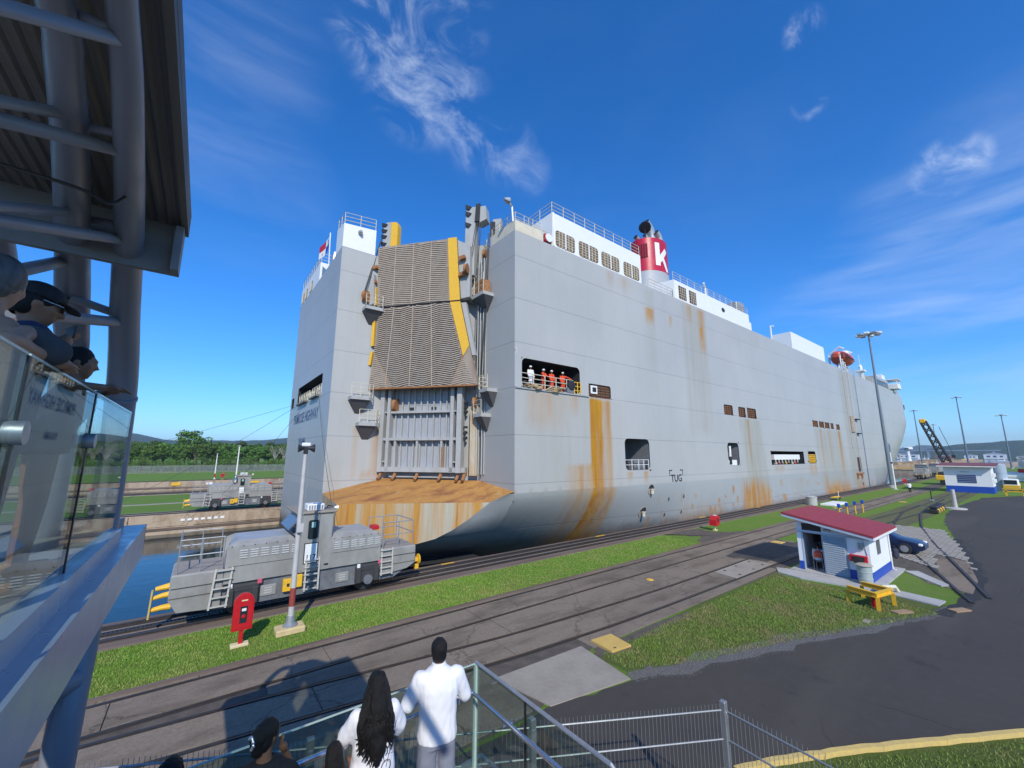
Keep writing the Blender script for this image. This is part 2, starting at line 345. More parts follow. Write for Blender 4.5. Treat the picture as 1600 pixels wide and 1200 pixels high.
# upright construction joints and stains on the far walls, slabs of the coping face
for yw in (54.5, 117.0):
    for i, x in enumerate(np.arange(-60, 40, 4.6)):
        kind(box(x+random.uniform(-.4, .4), x+4.4, yw-.06-.03*(i % 3), yw+.02, -1.15, -.02).build('wall_slab', M_wall))
    kind(box(-300, 320, yw-.10, yw, -1.5, -1.28).build('wall_ledge', M_tread))
for (x, w_, h_) in ((-4.6, 1.6, .7), (1.5, 1.2, .5), (9.2, 2.6, .5)):
    kind(box(x, x+w_, 116.85, 116.90, -.9, -.9+h_).build('painted_mark', M_yellow if x != 1.5 else M_white))
for k_ in range(7): kind(box(-1.0+k_*.55, -.66+k_*.55, 54.38, 54.40, -.72, -.5).build('painted_mark', M_white))

# track bed on the near island: rails in concrete, slab by slab
def ip(tab):
    xs_, ys_ = zip(*tab); return lambda x: float(np.interp(x, xs_, ys_))
L1 = lambda x: 14.90
L2 = lambda x: 13.47
L3 = ip([(-30, 13.30), (-3, 13.25), (1.74, 12.81), (6.25, 12.22), (9.1, 11.9), (14.2, 11.62), (18, 11.5), (32, 11.45), (46, 11.2), (61, 10.3), (71, 9.97), (150, 9.6)])
L4 = ip([(-30, 12.5), (-3, 12.0), (2.07, 11.37), (6.6, 10.79), (8.1, 10.6), (12.5, 10.28), (15.7, 10.18), (30, 9.98), (46, 9.75), (61, 8.85), (71, 8.5), (150, 8.1)])
bed = kind(MB().poly([(-60, 15.12, .004), (160, 15.12, .004), (160, 12.75, .004), (34, 12.75, .004), (34, 9.3, .004), (10.6, 9.62, .004), (7, 8.2, .004), (-60, 8.2, .004)]).build('track_bed', M_dirt))
def strip(fa, fb, x0, x1, da, db, z, m, name, parent, step=2.0, h=None):
    n = max(2, int(math.ceil((x1-x0)/step))+1); xs_ = np.linspace(x0, x1, n); mb = MB()
    top = [(x, fa(x)+da, z) for x in xs_]+[(x, fb(x)+db, z) for x in xs_]
    mb.add(top, [(i, i+1, n+i+1, n+i) for i in range(n-1)])
    if h:
        k = [(x, fa(x)+da, z-h) for x in xs_]+[(x, fb(x)+db, z-h) for x in xs_]
        b = len(mb.v); mb.v += k
        mb.f += [(i, b+i, b+i+1, i+1) for i in range(n-1)]+[(n+i, n+i+1, b+n+i+1, b+n+i) for i in range(n-1)]
        mb.f += [(0, n, b+n, b), (n-1, b+n-1, b+2*n-1, 2*n-1)]
    return mb.build(name, m, parent)
def slabs(fa, fb, da, db, x0, x1, ln, m=None):
    x = x0
    while x < x1-1:
        L = ln*random.uniform(.8, 1.25); e = min(x+L, x1)
        strip(fa, fb, x+.012, e-.012, da, db, .03+random.uniform(-.006, .006), m or M_conc, 'concrete_slab', bed, 2.0, .03); x = e
KB = lambda x: 15.06
slabs(L1, KB, .11, 0.03, -14, 100, 7.5)
slabs(L2, L1, .10, -.11, -14, 100, 6.0)
slabs(L3, L2, .10, -.10, 2.0, 34, 6.5)
slabs(L4, L3, .10, -.10, -2, 34, 6.0)
slabs(lambda x: 8.3 if x < 7.2 else 9.45, L4, 0, -.10, -10, 7.0, 5)
slabs(lambda x: 9.55, L4, 0, -.10, 10.6, 25.4, 6)
slabs(lambda x: 12.85, L2, 0, -.10, 34, 100, 7)
for f, x0, x1 in ((L1, -60, 160), (L2, -60, 160), (L3, -3, 160), (L4, -3, 160)):
    strip(f, f, x0, x1, -.10, .10, .012, M_groove, 'rail_groove', bed)
    kind(strip(f, f, x0, x1, -.035, .035, .036 if x1 == 160 else .03, M_rail, 'rail', None, 2.0, .03))
# the kerb along the turf
kind(box(-60, 100, 15.10, 15.26, 0, .07).build('turf_kerb', M_tread))
# pale repair slab with bolt holes, big slab by the road, yellow lids
o = kind(MB().prism([(22.0, 11.32), (26.1, 11.36), (26.2, 10.1), (21.8, 10.12)], .03, .052).build('repair_slab', M_conc_l))
for x, y in ((22.6, 10.3), (22.7, 11.1), (24.2, 10.3), (25.6, 10.4), (25.6, 11.1), (24.1, 11.15)): box(x-.08, x+.08, y-.06, y+.06, .052, .058).build('bolt_pocket', M_dark, o)
kind(MB().prism([(7.05, 10.0), (10.35, 9.86), (10.03, 7.74), (7.45, 8.17)], .0, .034).build('concrete_apron', M_conc_l))
def wobble(pts, amp, sub=3, seed=0):
    out = []
    for i, (a, b) in enumerate(zip(pts[:-1], pts[1:])):
        for k in range(sub):
            t_ = k/sub; x, y = a[0]+(b[0]-a[0])*t_, a[1]+(b[1]-a[1])*t_
            q = noise.noise((x*1.7+seed, y*1.7, 1.3))*amp
            out.append((x+q, y+noise.noise((x*1.9, y*1.9+seed, 7.1))*amp))
    return out+[pts[-1]]
edgeL = [(-60, 8.25), (-4, 8.2), (7.45, 8.17), (10.0, 7.72), (12.2, 6.81), (16.04, 5.63), (20.53, 4.07), (23.73, 3.13), (27.9, 2.67), (31, 2.72), (34.11, 3.01), (38, 3.6), (42.76, 4.4), (50, 5.6), (55.8, 6.5), (65, 7.2), (75, 7.12), (91, 6.28), (100.6, 2.7), (112, -4), (118, -30)]
wob = wobble(edgeL, .28, 8)
kind(MB().sheet(wob+[(118, -60), (-60, -60)], .008).build('road', M_asph))
# gravel and broken tar along the road's edge
def offs(pts, d):
    out = []
    for i, p in enumerate(pts):
        a = Vector(pts[max(i-1, 0)]); b = Vector(pts[min(i+1, len(pts)-1)]); t_ = (b-a).normalized(); n_ = Vector((-t_.y, t_.x)); out.append(tuple(Vector(p)+n_*d))
    return out
seg = [p for p in wob if 9.8 < p[0] < 25 and p[1] > 2.5]
wid = [.15+.55*sm((p[0]-9.8)/3)*sm((25-p[0])/7)*(.7+.6*noise.noise((p[0]*.8, 1, 2))) for p in seg]
o2 = [tuple(Vector(p)+Vector((.35, .94))*(w+.15)) for p, w in zip(seg, wid)]
kind(MB().sheet([tuple(Vector(p)-Vector((.1, .3))) for p in seg]+o2[::-1], .004).build('gravel_verge', M_gravel), 'stuff')
m = MB()
for k in range(5200):
    i = random.randrange(len(seg)-1); a = Vector(seg[i]); b = Vector(seg[i+1]); p = a.lerp(b, random.random())+Vector((.35, .94))*random.uniform(-.12, wid[i]+.25)
    s = random.uniform(.006, .018); z = .004
    m.add([(p.x-s, p.y-s*.7, z), (p.x+s, p.y-s, z), (p.x+s*.6, p.y+s, z), (p.x, p.y, z+s*1.2)], [(0, 1, 3), (1, 2, 3), (2, 0, 3)])
kind(m.build('loose_gravel', M_gravel), 'stuff')
seg = [p for p in wob if 23 < p[0] < 46 and p[1] < 6]
o2 = [tuple(Vector(p)+Vector((-.35, .75))*(.25+.35*abs(noise.noise((p[0]*.9, p[1], 5))))) for p in seg]
kind(MB().sheet([tuple(Vector(p)-Vector((0, .2))) for p in seg]+o2[::-1], .012).build('tar_edge', mat('tar', (.022, .02, .019), .8, c2=(.05, .045, .04), scale=3, bump=.5, bscale=15)))
# paver yard by the hut: rows of concrete strips laid on the skew
yard = [(49.5, 9.0), (49.6, 5.9), (42.0, 4.35), (34.1, 3.05), (27.9, 2.75), (28.6, 4.3), (31.0, 5.3), (31.0, 8.6), (38, 9.0)]
ys_o = kind(MB().sheet(yard, .005).build('paver_yard', M_dirt))
def inside(p, poly):
    c = False; n = len(poly)
    for i in range(n):
        (x1, y1), (x2, y2) = poly[i], poly[(i+1) % n]
        if (y1 > p[1]) != (y2 > p[1]) and p[0] < (x2-x1)*(p[1]-y1)/(y2-y1)+x1: c = not c
    return c
pav_me = {}
smooth_poly = [(27.9, 2.75), (28.6, 4.3), (31.5, 4.2), (37.0, 5.0), (36, 3.5), (31, 2.8)]
for i in range(46):
    for j in range(26):
        x = 30.5+i*.46+(j*.30); y = 2.6+j*.27
        if inside((x, y), yard) and inside((x+.35, y), yard) and not inside((x, y), smooth_poly) and y < 8.9:
            if 'p' not in pav_me:
                q = MB().prism([(-.15, -.12), (.16, -.12), (.24, .12), (-.07, .12)], .0, .055).build('paver', mat('paver_concrete', (.42, .38, .32), .9, c2=(.30, .27, .22), scale=4, amt=.7), ys_o); pav_me['p'] = q.data
            else: q = bpy.data.objects.new('paver', pav_me['p']); COL.objects.link(q); q.parent = ys_o
            q.location = (x, y, .005+random.uniform(-.012, .01))
kind(MB().sheet(smooth_poly, .02).build('yard_slab', M_conc))
RB = ip([(26, 1.9), (29.9, 2.8), (35, 4.0), (41.3, 5.5), (49.4, 7.15), (59.6, 8.6), (69, 9.2), (84, 9.4)])
RC = ip([(25, 2.2), (27, 2.95), (32.2, 4.5), (37.2, 6.2), (43.6, 8.0), (52.3, 9.3), (61, 10.1), (71, 10.2)])
for f, x0, x1 in ((RB, 27.6, 84), (RC, 26.2, 71)):
    strip(f, f, x0, x1, -.075, .075, .058, M_groove, 'rail_groove', ys_o, 1.5, .05)
    kind(strip(f, f, x0, x1, -.03, .03, .075, M_rail, 'rail', None, 1.5, .03))
# sleepers and ballast under the far tracks
kind(MB().sheet([(46, 12.0), (46, 8.2), (60, 7.7), (95, 7.3), (150, 7.6), (150, 10.4), (95, 10.9), (60, 11.4)], .004).build('track_ballast', concrete_mat('ballast_turf', (.10, .11, .045), (.15, .15, .07), (.085, .065, .04), crack=False)))
# dirt crossing through the turf, worn spots
kind(MB().sheet(wobble([(29.2, 18.65), (33.9, 18.65), (33.2, 16.9), (36, 15.2), (28, 15.2), (30.6, 16.6), (29.2, 18.65)], .5, 5), .006).build('dirt_crossing', M_dirt))
kind(MB().sheet(wobble([(26, 12.6), (34, 12.7), (33.5, 10.2), (26.5, 10.5), (26, 12.6)], .4, 4), .040).build('hut_shade_sheet', mat('hut_shade_tone', (.035, .03, .026), .75, c2=(.10, .085, .075), scale=1.2, amt=.8)))  # dark sheet over the slabs: the hut's shadow put into the colour
for pts in ([(10.6, 9.55), (13, 9.5), (16, 9.4), (15.5, 9.0), (12.5, 9.0), (10.4, 9.2), (10.6, 9.55)],):
    kind(MB().sheet(wobble(pts, .3, 5, 3), .004).build('worn_turf', M_dirt))
# a drier lawn between the rails and the road
kind(MB().sheet(wobble([(10.2, 9.3), (13, 9.45), (18, 9.5), (24.6, 9.45), (23.9, 8.3), (24.6, 5.3), (25.2, 3.2), (23.7, 3.2), (20.5, 4.2), (16, 5.8), (12.2, 7.0), (10.3, 7.8), (10.2, 9.3)], .12, 6, 5), .003).build('lawn', M_grass_dry))
# yellow kerb with its grass bed, bottom right
kb = [(8.9, 4.45), (9.6, 4.17), (11.0, 3.49), (12.97, 2.34), (15.07, 1.13), (18, -.7), (26, -6)]
kerb = kind(MB().sheet([(8.7, 4.4)]+kb[1:]+[(26, -12), (8, -12)], .012).build('grass_bed', M_grass_dry))
m = MB()
for a, b in zip(wobble(kb, .04, 6)[:-1], wobble(kb, .04, 6)[1:]): m.beam((a[0], a[1], .055), (b[0], b[1], .055), .115, .11)
kind(m.build('yellow_kerb', mat('yellow_kerb_paint', (.66, .47, .14), .8, c2=(.45, .34, .16), scale=7, amt=.7, bump=.4)))
# hut path slabs
M_pathc = concrete_mat('path_concrete', (.42, .41, .39), (.50, .49, .47), (.33, .31, .29), crack=False)
path = [(25.9, 9.75), (24.5, 8.9), (24.1, 8.3), (24.9, 5.4), (24.95, 4.8), (25.35, 3.3), (24.5, 3.45), (24.2, 4.6), (23.9, 6.6)]
kind(MB().prism([(25.6, 9.7), (25.9, 9.0), (25.9, 5.3), (24.95, 5.2), (24.4, 8.2), (24.7, 9.3)], 0, .06).build('hut_path', M_pathc))
kind(MB().prism([(24.95, 5.2), (25.9, 5.3), (25.6, 3.35), (24.6, 3.45)], 0, .05).build('hut_path', M_pathc))
kind(MB().prism([(30.4, 5.35), (30.9, 4.9), (28.8, 3.5), (28.3, 3.75)], 0, .05).build('hut_path', M_pathc))

# ------------------------------------------------------------------ hills and the far shore
def hill(name, pts, base, m, depth, amp, seed, nz=10):
    """ridge: list of (x, y, height); a lumpy hillside falling toward the camera and behind"""
    mb = MB(); rows = []
    P = []
    for i in range(len(pts)-1):
        a, b = pts[i], pts[i+1]
        for k in range(10): t_ = k/10; P.append([a[j]+(b[j]-a[j])*t_ for j in range(3)])
    P.append(list(pts[-1])); n = len(P)
    for s_ in np.linspace(-1, 1, 15):
        row = []
        for x, y, h in P:
            d = Vector((x, y)).normalized(); q = (1-abs(s_))**.8
            hh = h*q*(1+amp*noise.fractal((x*.004+seed, y*.004, s_*1.5), 1, 2, 5))
            row.append((x+d.x*depth*s_, y+d.y*depth*s_, base+max(hh, -.5)))
        rows.append(row)
    mb.add([v for r in rows for v in r], [(j*n+i, j*n+i+1, (j+1)*n+i+1, (j+1)*n+i) for j in range(14) for i in range(n-1)])
    return kind(mb.build(name, m, smooth='all'))
t = NT('hill_forest'); t.b.inputs['Roughness'].default_value = 1; t.b.inputs['Specular IOR Level'].default_value = 0
c = t.mix(t.ramp(t.noise(.03, 9, .75), .35, .65), (.026, .052, .020), (.06, .095, .035)); c = t.mix(t.ramp(t.noise(.008, 5, .6), .55, .7, 0, .6), c, (.12, .13, .06)); t.base(c)
t.bump(t.noise(.05, 6, .7), 1., 8); M_hill = t.m
hill('hills', [(-500, 2300, 60), (-330, 2300, 98), (-120, 2350, 70), (60, 2400, 68), (330, 2300, 82), (650, 2200, 60), (1000, 2100, 50)], -2, M_hill, 500, .35, 1)
hill('hills', [(1900, 330, 6), (1900, 215, 30), (1880, 160, 38), (1900, 60, 50), (1900, -60, 52), (1850, -150, 44), (1800, -260, 48), (1700, -420, 44), (1500, -700, 30)], -3, M_hill, 300, .25, 4)
hill('hills', [(3600, 620, 40), (3600, 480, 70), (3700, 380, 45), (3800, 200, 40)], -3, M_hill, 500, .3, 9)
kind(MB().prism([(1250, 330), (1250, 150), (1300, 20), (1200, -120), (1000, -500), (3000, -900), (3000, 700)], -3, -1.2).build('far_shore', M_hill))

# turf: short blades standing on the near lawns
def blades(polys, n, h0, h1, m_, name, seed, zb=.0):
    rg = np.random.default_rng(seed); P = []
    for poly, k in zip(polys, n):
        xs_ = [p[0] for p in poly]; ys_ = [p[1] for p in poly]
        while k > 0:
            q = np.stack([rg.uniform(min(xs_), max(xs_), 4000), rg.uniform(min(ys_), max(ys_), 4000)], 1)
            for p in q:
                if inside(p, poly): P.append(p); k -= 1
                if k <= 0: break
    P = np.array(P); N = len(P); a = rg.uniform(0, 2*np.pi, N); h = rg.uniform(h0, h1, N); w = rg.uniform(.006, .014, N)
    lean = rg.normal(0, .35, (N, 2))*h[:, None]
    v = np.zeros((N, 3, 3)); v[:, 0, 0] = P[:, 0]-np.cos(a)*w; v[:, 0, 1] = P[:, 1]-np.sin(a)*w; v[:, 1, 0] = P[:, 0]+np.cos(a)*w; v[:, 1, 1] = P[:, 1]+np.sin(a)*w
    v[:, 2, :2] = P+lean; v[:, 2, 2] = h; v[:, :, 2] += zb
    me = bpy.data.meshes.new(name); me.from_pydata(v.reshape(-1, 3).tolist(), [], np.arange(3*N).reshape(-1, 3).tolist()); me.materials.append(m_)
    at = me.attributes.new('shade', 'FLOAT', 'POINT'); at.data.foreach_set('value', np.repeat(rg.uniform(0, 1, N), 3).astype('f')); me.update()
    o = bpy.data.objects.new(name, me); COL.objects.link(o); return kind(o, 'stuff')
def blade_mat(name, a, b, c):
    t = NT(name); t.b.inputs['Roughness'].default_value = .6; t.b.inputs['Specular IOR Level'].default_value = .25
    k = t.mix(t.attr('shade').outputs['Fac'], a, b); k = t.mix(t.ramp(t.noise(.6, 7, .7), .44, .62, 0, .85), k, c); t.base(k); return t.m
blades([[(-4, 15.3), (12, 15.3), (12, 18.62), (-4, 18.62)], [(12, 15.3), (28, 15.3), (28.8, 18.6), (12, 18.62)]], [52000, 26000], .025, .065, blade_mat('turf_blades', (.135, .26, .03), (.25, .395, .065), (.32, .33, .10)), 'turf_grass', 1)
blades([[(10.5, 9.2), (17, 9.3), (24, 9.3), (24.2, 5), (23.5, 3.3), (20.5, 4.4), (16, 6.0), (12.2, 7.2), (10.4, 8.2)], [(9.9, 3.9), (11.2, 3.2), (13.2, 2.0), (15.3, .9), (15, -2), (9, -1)]], [44000, 16000], .025, .075, blade_mat('lawn_blades', (.125, .21, .03), (.24, .33, .065), (.30, .245, .11)), 'lawn_grass', 2)
# ================================================================== THE CAR CARRIER
YS, YP, YC = 21.9, 53.9, 37.9          # starboard side, port side, centre line
XT, YN, XN = 7.3, 32.4, 16.95          # transom, inner wall and forward wall of the stern-ramp notch
DZ, KZ, XB = 22.8, 3.5, 207.0          # deck height, knuckle, stem
ship = thing('car_carrier', 'huge grey car carrier ship with red funnel and raised stern ramp filling the lock', 'ship', (40, YC, WZ))
def hull_mat():
    t = NT('hull_paint'); t.b.inputs['Roughness'].default_value = .42; t.b.inputs['Specular IOR Level'].default_value = .4
    x, y, z = t.sep()
    g = t.n.new('ShaderNodeNewGeometry'); sp = t.n.new('ShaderNodeSeparateXYZ'); t.link(g.outputs['Position'], sp.inputs[0]); px, py, pz = sp.outputs
    n1 = t.noise(.12, 6, .6); fine = t.noise(2.2, 8, .7, scl=(1, 1, .12)); broad = t.noise(.5, 7, .65, scl=(1, 1, .08))
    c = t.mix(t.ramp(n1, .35, .65), (.405, .405, .39), (.445, .44, .42))
    c = t.mix(t.math('MULTIPLY', t.ramp(broad, .45, .75), .22), c, (.36, .37, .34))
    # below the knuckle: shade of the inward-curving hull mixed into the colour
    low = t.math('MULTIPLY', t.ramp(pz, 3.40, 3.52, 1., 0.), .75)
    c = t.mix(low, c, (.34, .365, .37))
    wl_ = t.ramp(t.math('ADD', pz, t.math('MULTIPLY', t.noise(1.5, 5, .6), .9)), -.4, .9, 1., 0.)
    c = t.mix(t.math('MULTIPLY', wl_, .8), c, (.055, .04, .032))
    # weld seams: plate strakes and butts
    def line(src, per, off, w):
        q = t.math('ABSOLUTE', t.math('SUBTRACT', t.math('FRACT', t.math('ADD', t.math('DIVIDE', src, per), off)), .5))
        return t.ramp(q, .5-w/per, .5, 0., 1.)
    seam = t.math('MAXIMUM', line(pz, 3.33, .274+.5, .05), t.math('MULTIPLY', line(t.math('ADD', px, py), 8.6, .2, .03), .35))
    c = t.mix(t.math('MULTIPLY', seam, .42), c, (.14, .145, .15))
    # drips below the seams, scuffs, chalky patches
    drip = t.math('MULTIPLY', t.ramp(t.noise(3.2, 7, .75, scl=(1, 1, .045)), .60, .74), t.ramp(t.noise(.35, 4, .6), .45, .62)); c = t.mix(t.math('MULTIPLY', drip, .45), c, (.25, .215, .15))
    scuff = t.math('MULTIPLY', t.ramp(t.noise(9, 6, .7, scl=(.5, .5, 1)), .66, .76), t.ramp(pz, 1.0, 5.0, 1., .12)); c = t.mix(t.math('MULTIPLY', scuff, .5), c, (.2, .13, .08))
    c = t.mix(t.math('MULTIPLY', t.ramp(t.noise(.22, 3, .5, scl=(1, 1, .6)), .52, .60), .10), c, (.52, .53, .52))
    d = t.attr('dirt'); r = t.attr('rust')
    dm = t.math('MULTIPLY', d.outputs['Fac'], t.ramp(fine, .25, .7, .45, 1.)); c = t.mix(dm, c, (.30, .275, .19))
    rs = t.math('MULTIPLY', r.outputs['Fac'], t.ramp(fine, .25, .68, .7, 1.5)); 
    rc = t.mix(t.ramp(t.noise(1.1, 8, .7, scl=(1, 1, .15)), .35, .7), (.46, .235, .012), (.33, .115, .010))
    n = t.n.new('ShaderNodeMath'); n.operation = 'MINIMUM'; n.inputs[1].default_value = 1; t.link(rs, n.inputs[0])
    c = t.mix(n.outputs[0], c, rc); t.base(c)
    t.link(t.ramp(n.outputs[0], 0, 1, .42, .85), t.b.inputs['Roughness'])
    # thin plating stretched over frames ("hungry horse") and seam relief
    q = t.n.new('ShaderNodeTexWave'); q.inputs['Scale'].default_value = .36; q.inputs['Distortion'].default_value = 1.5; q.inputs['Detail'].default_value = 2
    t.link(t.tc.outputs['Object'], q.inputs['Vector'])
    t.bump(t.math('ADD', t.math('SUBTRACT', t.math('MULTIPLY', q.outputs[1], .3), t.math('MULTIPLY', seam, .6)), t.math('MULTIPLY', t.noise(.55, 4, .6), .9)), .32, .05)
    return t.m
M_hull = hull_mat()
STAINS = [  # x0, x1, z top, z bottom, strength, kind, slant, edge softness
    (24.75, 26.2, 10.7, -1.6, .95, 'r', .0, .25), (24.75, 27.3, 10.7, -1.6, .72, 'r', .0, .15), (24.72, 25.3, 10.7, -1.8, 1.25, 'r', .0, .2), (22.3, 25.2, 5.4, -1.8, .6, 'r', 0, 1.1), (25.5, 27.6, 3.5, -1.8, .55, 'r', 0, .4),
    (18.2, 21.8, 10.7, 7.6, .30, 'r', 0, .9), (20.0, 20.5, 10.7, 8.3, .45, 'r', 0, .2), (22.4, 23.4, 10.7, 8.8, .3, 'r', 0, .4),
    (17.2, 28.5, 10.7, -2, .45, 'd', 0, 1.8), (29.2, 29.9, 4.7, 3.6, .6, 'r', 0, .2), (31.6, 32.2, 4.7, 3.4, .6, 'r', 0, .2),
    (51.4, 57.2, 10.6, 0, .85, 'd', .16, .5), (50.8, 58.4, 3.6, -.6, .85, 'r', 0, .9), (53.5, 54.2, 10.6, 4, .35, 'r', 0, .2),
    (78, 92.5, 10.5, 0, .7, 'd', .12, 1.0), (80, 94, 2.6, -.6, .8, 'r', 0, 1.5), (80.4, 81.2, 10.5, 4, .5, 'r', 0, .2), (84.5, 85.4, 10.5, 4, .4, 'r', 0, .3), (90.3, 91.5, 10.5, 2, .7, 'r', 0, .3),
    (95.5, 101.5, 22.5, 0, .75, 'd', 0, .8), (103.0, 107, 22.5, 10, .5, 'd', 0, .8), (98.2, 99.2, 22, 13, .4, 'r', 0, .3), (98, 104, 2.5, -.5, .6, 'r', 0, .8),
    (73.9, 77.0, 4.7, 2.6, .55, 'r', 0, .4), (60.5, 64, 4.7, 3.6, .35, 'r', 0, .4),
    (33.2, 34.6, 20.6, 18.6, .7, 'r', 0, .15), (33.0, 34.8, 22.6, 14, .4, 'd', 0, .3), (37.4, 37.9, 20.6, 18.9, .5, 'r', 0, .12), (43.2, 44.8, 22.7, 17.2, .6, 'r', 0, .3), (40.0, 45.0, 22.7, 8, .62, 'd', 0, .5),
    (43.6, 44.4, 20.6, 18.2, .8, 'r', 0, .12), (29.2, 31.2, 22.7, 20.8, .28, 'r', 0, .5), (41.0, 42.0, 22.7, 20.2, .4, 'r', 0, .2), (27.5, 28.5, 22.7, 20.9, .22, 'r', 0, .3),
    (57, 60, 22.7, 20, .2, 'd', 0, .5), (66, 70, 3, -.5, .35, 'd', 0, 1), (38.2, 46.5, 1.6, -.8, .35, 'r', 0, 1.5)]
PATCH = []
for i in range(170):
    PATCH.append((random.uniform(33, 50) if i < 60 else random.uniform(58, 110), random.uniform(-.3, 2.6), random.uniform(.03, .16), random.uniform(.05, .28), random.uniform(.3, .9)))
def stain(x, z):
    d = r = 0.
    for x0, x1, zt, zb, s, k, sl, ed in STAINS:
        low_patch = k == 'r' and zt < 4 and x1-x0 > 4
        if low_patch: zt = zt+1.6*noise.noise((x*.55, 3.1, x0))+.7*noise.noise((x*2.3, 1.1, x0))
        if z > zt or z < zb: continue
        f = (zt-z)/(zt-zb); xx = x-sl*(zt-z)+.06*noise.noise((x*.3, z*.5, 4))
        if xx < x0-ed or xx > x1+ed: continue
        a = sm((xx-x0+ed)/(2*ed))*sm((x1+ed-xx)/(2*ed))
        v = s*a*(1-.35*f)*min(1, (z-zb)/1.0+.05)*min(1, (zt-z)/.25+.25)
        if low_patch: v = s*a*sm((zt-z)/2.2)*(.75+.5*noise.noise((x*1.9, z*.25, 9)))
        elif x1-x0 > 1.5: v *= .72+.55*noise.noise((x*1.6, z*.07, 2.0+x0))
        if k == 'r': r = max(r, v)
        else: d = max(d, v)
    if z < 3.4:
        for px, pz, rx, rz, s in PATCH:
            if abs(x-px) < rx*2:
                q = ((x-px)/rx)**2
                if z < pz+rz and z > pz-rz*3 and q < 1: r = max(r, s*(1-q)*(1 if z > pz-rz else max(0, 1-(pz-rz-z)/(2*rz))))
    return d, r
def with_stain(o):
    me = o.data; off = origin(o); n = len(me.vertices)
    D = np.zeros(n, 'f'); Q = np.zeros(n, 'f')
    for i, v in enumerate(me.vertices):
        p = v.co+off
        if p.y < YS+6 and p.x > 12: D[i], Q[i] = stain(p.x, p.z)
        elif p.x < XN+.5:   # stern faces: runs below fittings
            for xx, yy, zt, zb, w, s in STERN_RUNS:
                if zb < p.z < zt and abs(p.x-xx) < w and abs(p.y-yy) < w: Q[i] = max(Q[i], s*(1-(zt-p.z)/(zt-zb)*.5))
            D[i] = max(0, min(.6, (8-p.z)/9))*max(0, noise.noise((p.x*.8, p.y*.8, p.z*.1))+.4) if p.x > XT+.2 else 0.06
    for nm, arr in (('dirt', D), ('rust', Q)):
        a = me.attributes.new(nm, 'FLOAT', 'POINT'); a.data.foreach_set('value', arr)
STERN_RUNS = [(9.35, YN, 8.2, 4.0, .3, .30), (10.85, YN, 8.2, 4.0, .3, .38), (11.4, YN, 8.5, 4.0, .3, .5), (10.9, YN, 5.0, 4.0, .9, .35), (XN, 26.2, 8.4, 4.0, .6, .5), (XN, 23.0, 5.2, 4.4, .18, .6), (XN, 24.3, 5.0, 4.5, .2, .3)]
def axis_lines(a, b, step, extra=()):
    ls = sorted(set([round(v, 4) for v in list(np.arange(a, b, step))+[b]+[e for e in extra if a < e < b]]))
    keep = []; ex = set(round(e, 4) for e in extra) | {round(a, 4), round(b, 4)}
    for v in ls:
        if keep and v-keep[-1] < .04:
            if v in ex and keep[-1] not in ex: keep[-1] = v
            elif v in ex: keep.append(v)
            continue
        keep.append(v)
    return keep
def holed(mb, us, vs, holes, rad, P):
    """grid over us x vs with rounded rectangular holes cut out; P maps (u, v) to a point"""
    idx = {}; nu = len(us)
    base = len(mb.v); mb.v += [P(u, v) for v in vs for u in us]
    for j in range(len(vs)-1):
        for i in range(nu-1):
            cu, cv = (us[i]+us[i+1])/2, (vs[j]+vs[j+1])/2
            if any(h[0] < cu < h[1] and h[2] < cv < h[3] for h in holes): continue
            mb.f.append((base+j*nu+i, base+j*nu+i+1, base+(j+1)*nu+i+1, base+(j+1)*nu+i))
    for h in holes:
        r = h[4] if len(h) > 4 else rad
        for cx, cy, sx, sy in ((h[0], h[2], 1, 1), (h[1], h[2], -1, 1), (h[1], h[3], -1, -1), (h[0], h[3], 1, -1)):
            arc = [(cx+sx*r*(1-math.sin(a)), cy+sy*r*(1-math.cos(a))) for a in np.linspace(0, math.pi/2, 6)]
            mb.poly([P(*q) for q in [(cx, cy)]+arc])
HOLES = [(17.6, 23.6, 10.85, 12.98, .38), (29.0, 32.6, 4.75, 7.48, .45), (47.8, 50.6, 4.88, 7.48, .5), (59.8, 71.9, 4.8, 6.6, .4), (73.8, 77.1, 4.8, 6.66, .35)]
VENTS = [(24.6, 27.4, 10.72, 11.86, .22), (47.8, 50.0, 10.72, 11.92, .2), (51.5, 53.4, 10.65, 11.9, .2), (53.9, 56.5, 10.65, 11.94, .2), (77.6, 80.1, 10.6, 11.62, .15), (80.7, 83.1, 10.6, 11.62, .15), (83.6, 86.0, 10.6, 11.6, .15), (86.7, 88.3, 10.6, 11.6, .15), (89.9, 91.8, 10.6, 11.55, .15)]
OVALS = [(32.05, 33.15, 2.55, 3.42, .42), (31.6, 32.8, .55, 1.40, .42)]
hb = MB()
ex = [v for h in HOLES+VENTS for v in h[:2]]; ez = [v for h in HOLES+VENTS for v in h[2:4]]
holed(hb, axis_lines(XN, 62, .28, ex), axis_lines(KZ, DZ, .33, ez), HOLES[:3]+VENTS[:4], .3, lambda u, v: (u, YS, v))
holed(hb, axis_lines(62, 112, .7, [59.8]+ex), axis_lines(KZ, DZ, .33, ez), [(59.8, 71.9, 4.8, 6.6, .001)]+HOLES[4:]+VENTS[4:], .3, lambda u, v: (u, YS, v))
# (the long opening crosses x = 62: the first grid leaves its part open too)
hb2 = MB()
holed(hb2, axis_lines(XN, 62, .28, ex), axis_lines(KZ, DZ, .33, ez), HOLES[:3]+[(59.8, 62.5, 4.8, 6.6, .001)]+VENTS[:4], .3, lambda u, v: (u, YS, v))
holed(hb2, axis_lines(62, 112, .7, ex), axis_lines(KZ, DZ, .33, ez), [(61, 71.9, 4.8, 6.6, .001)]+HOLES[4:]+VENTS[4:], .3, lambda u, v: (u, YS, v))
hb = hb2
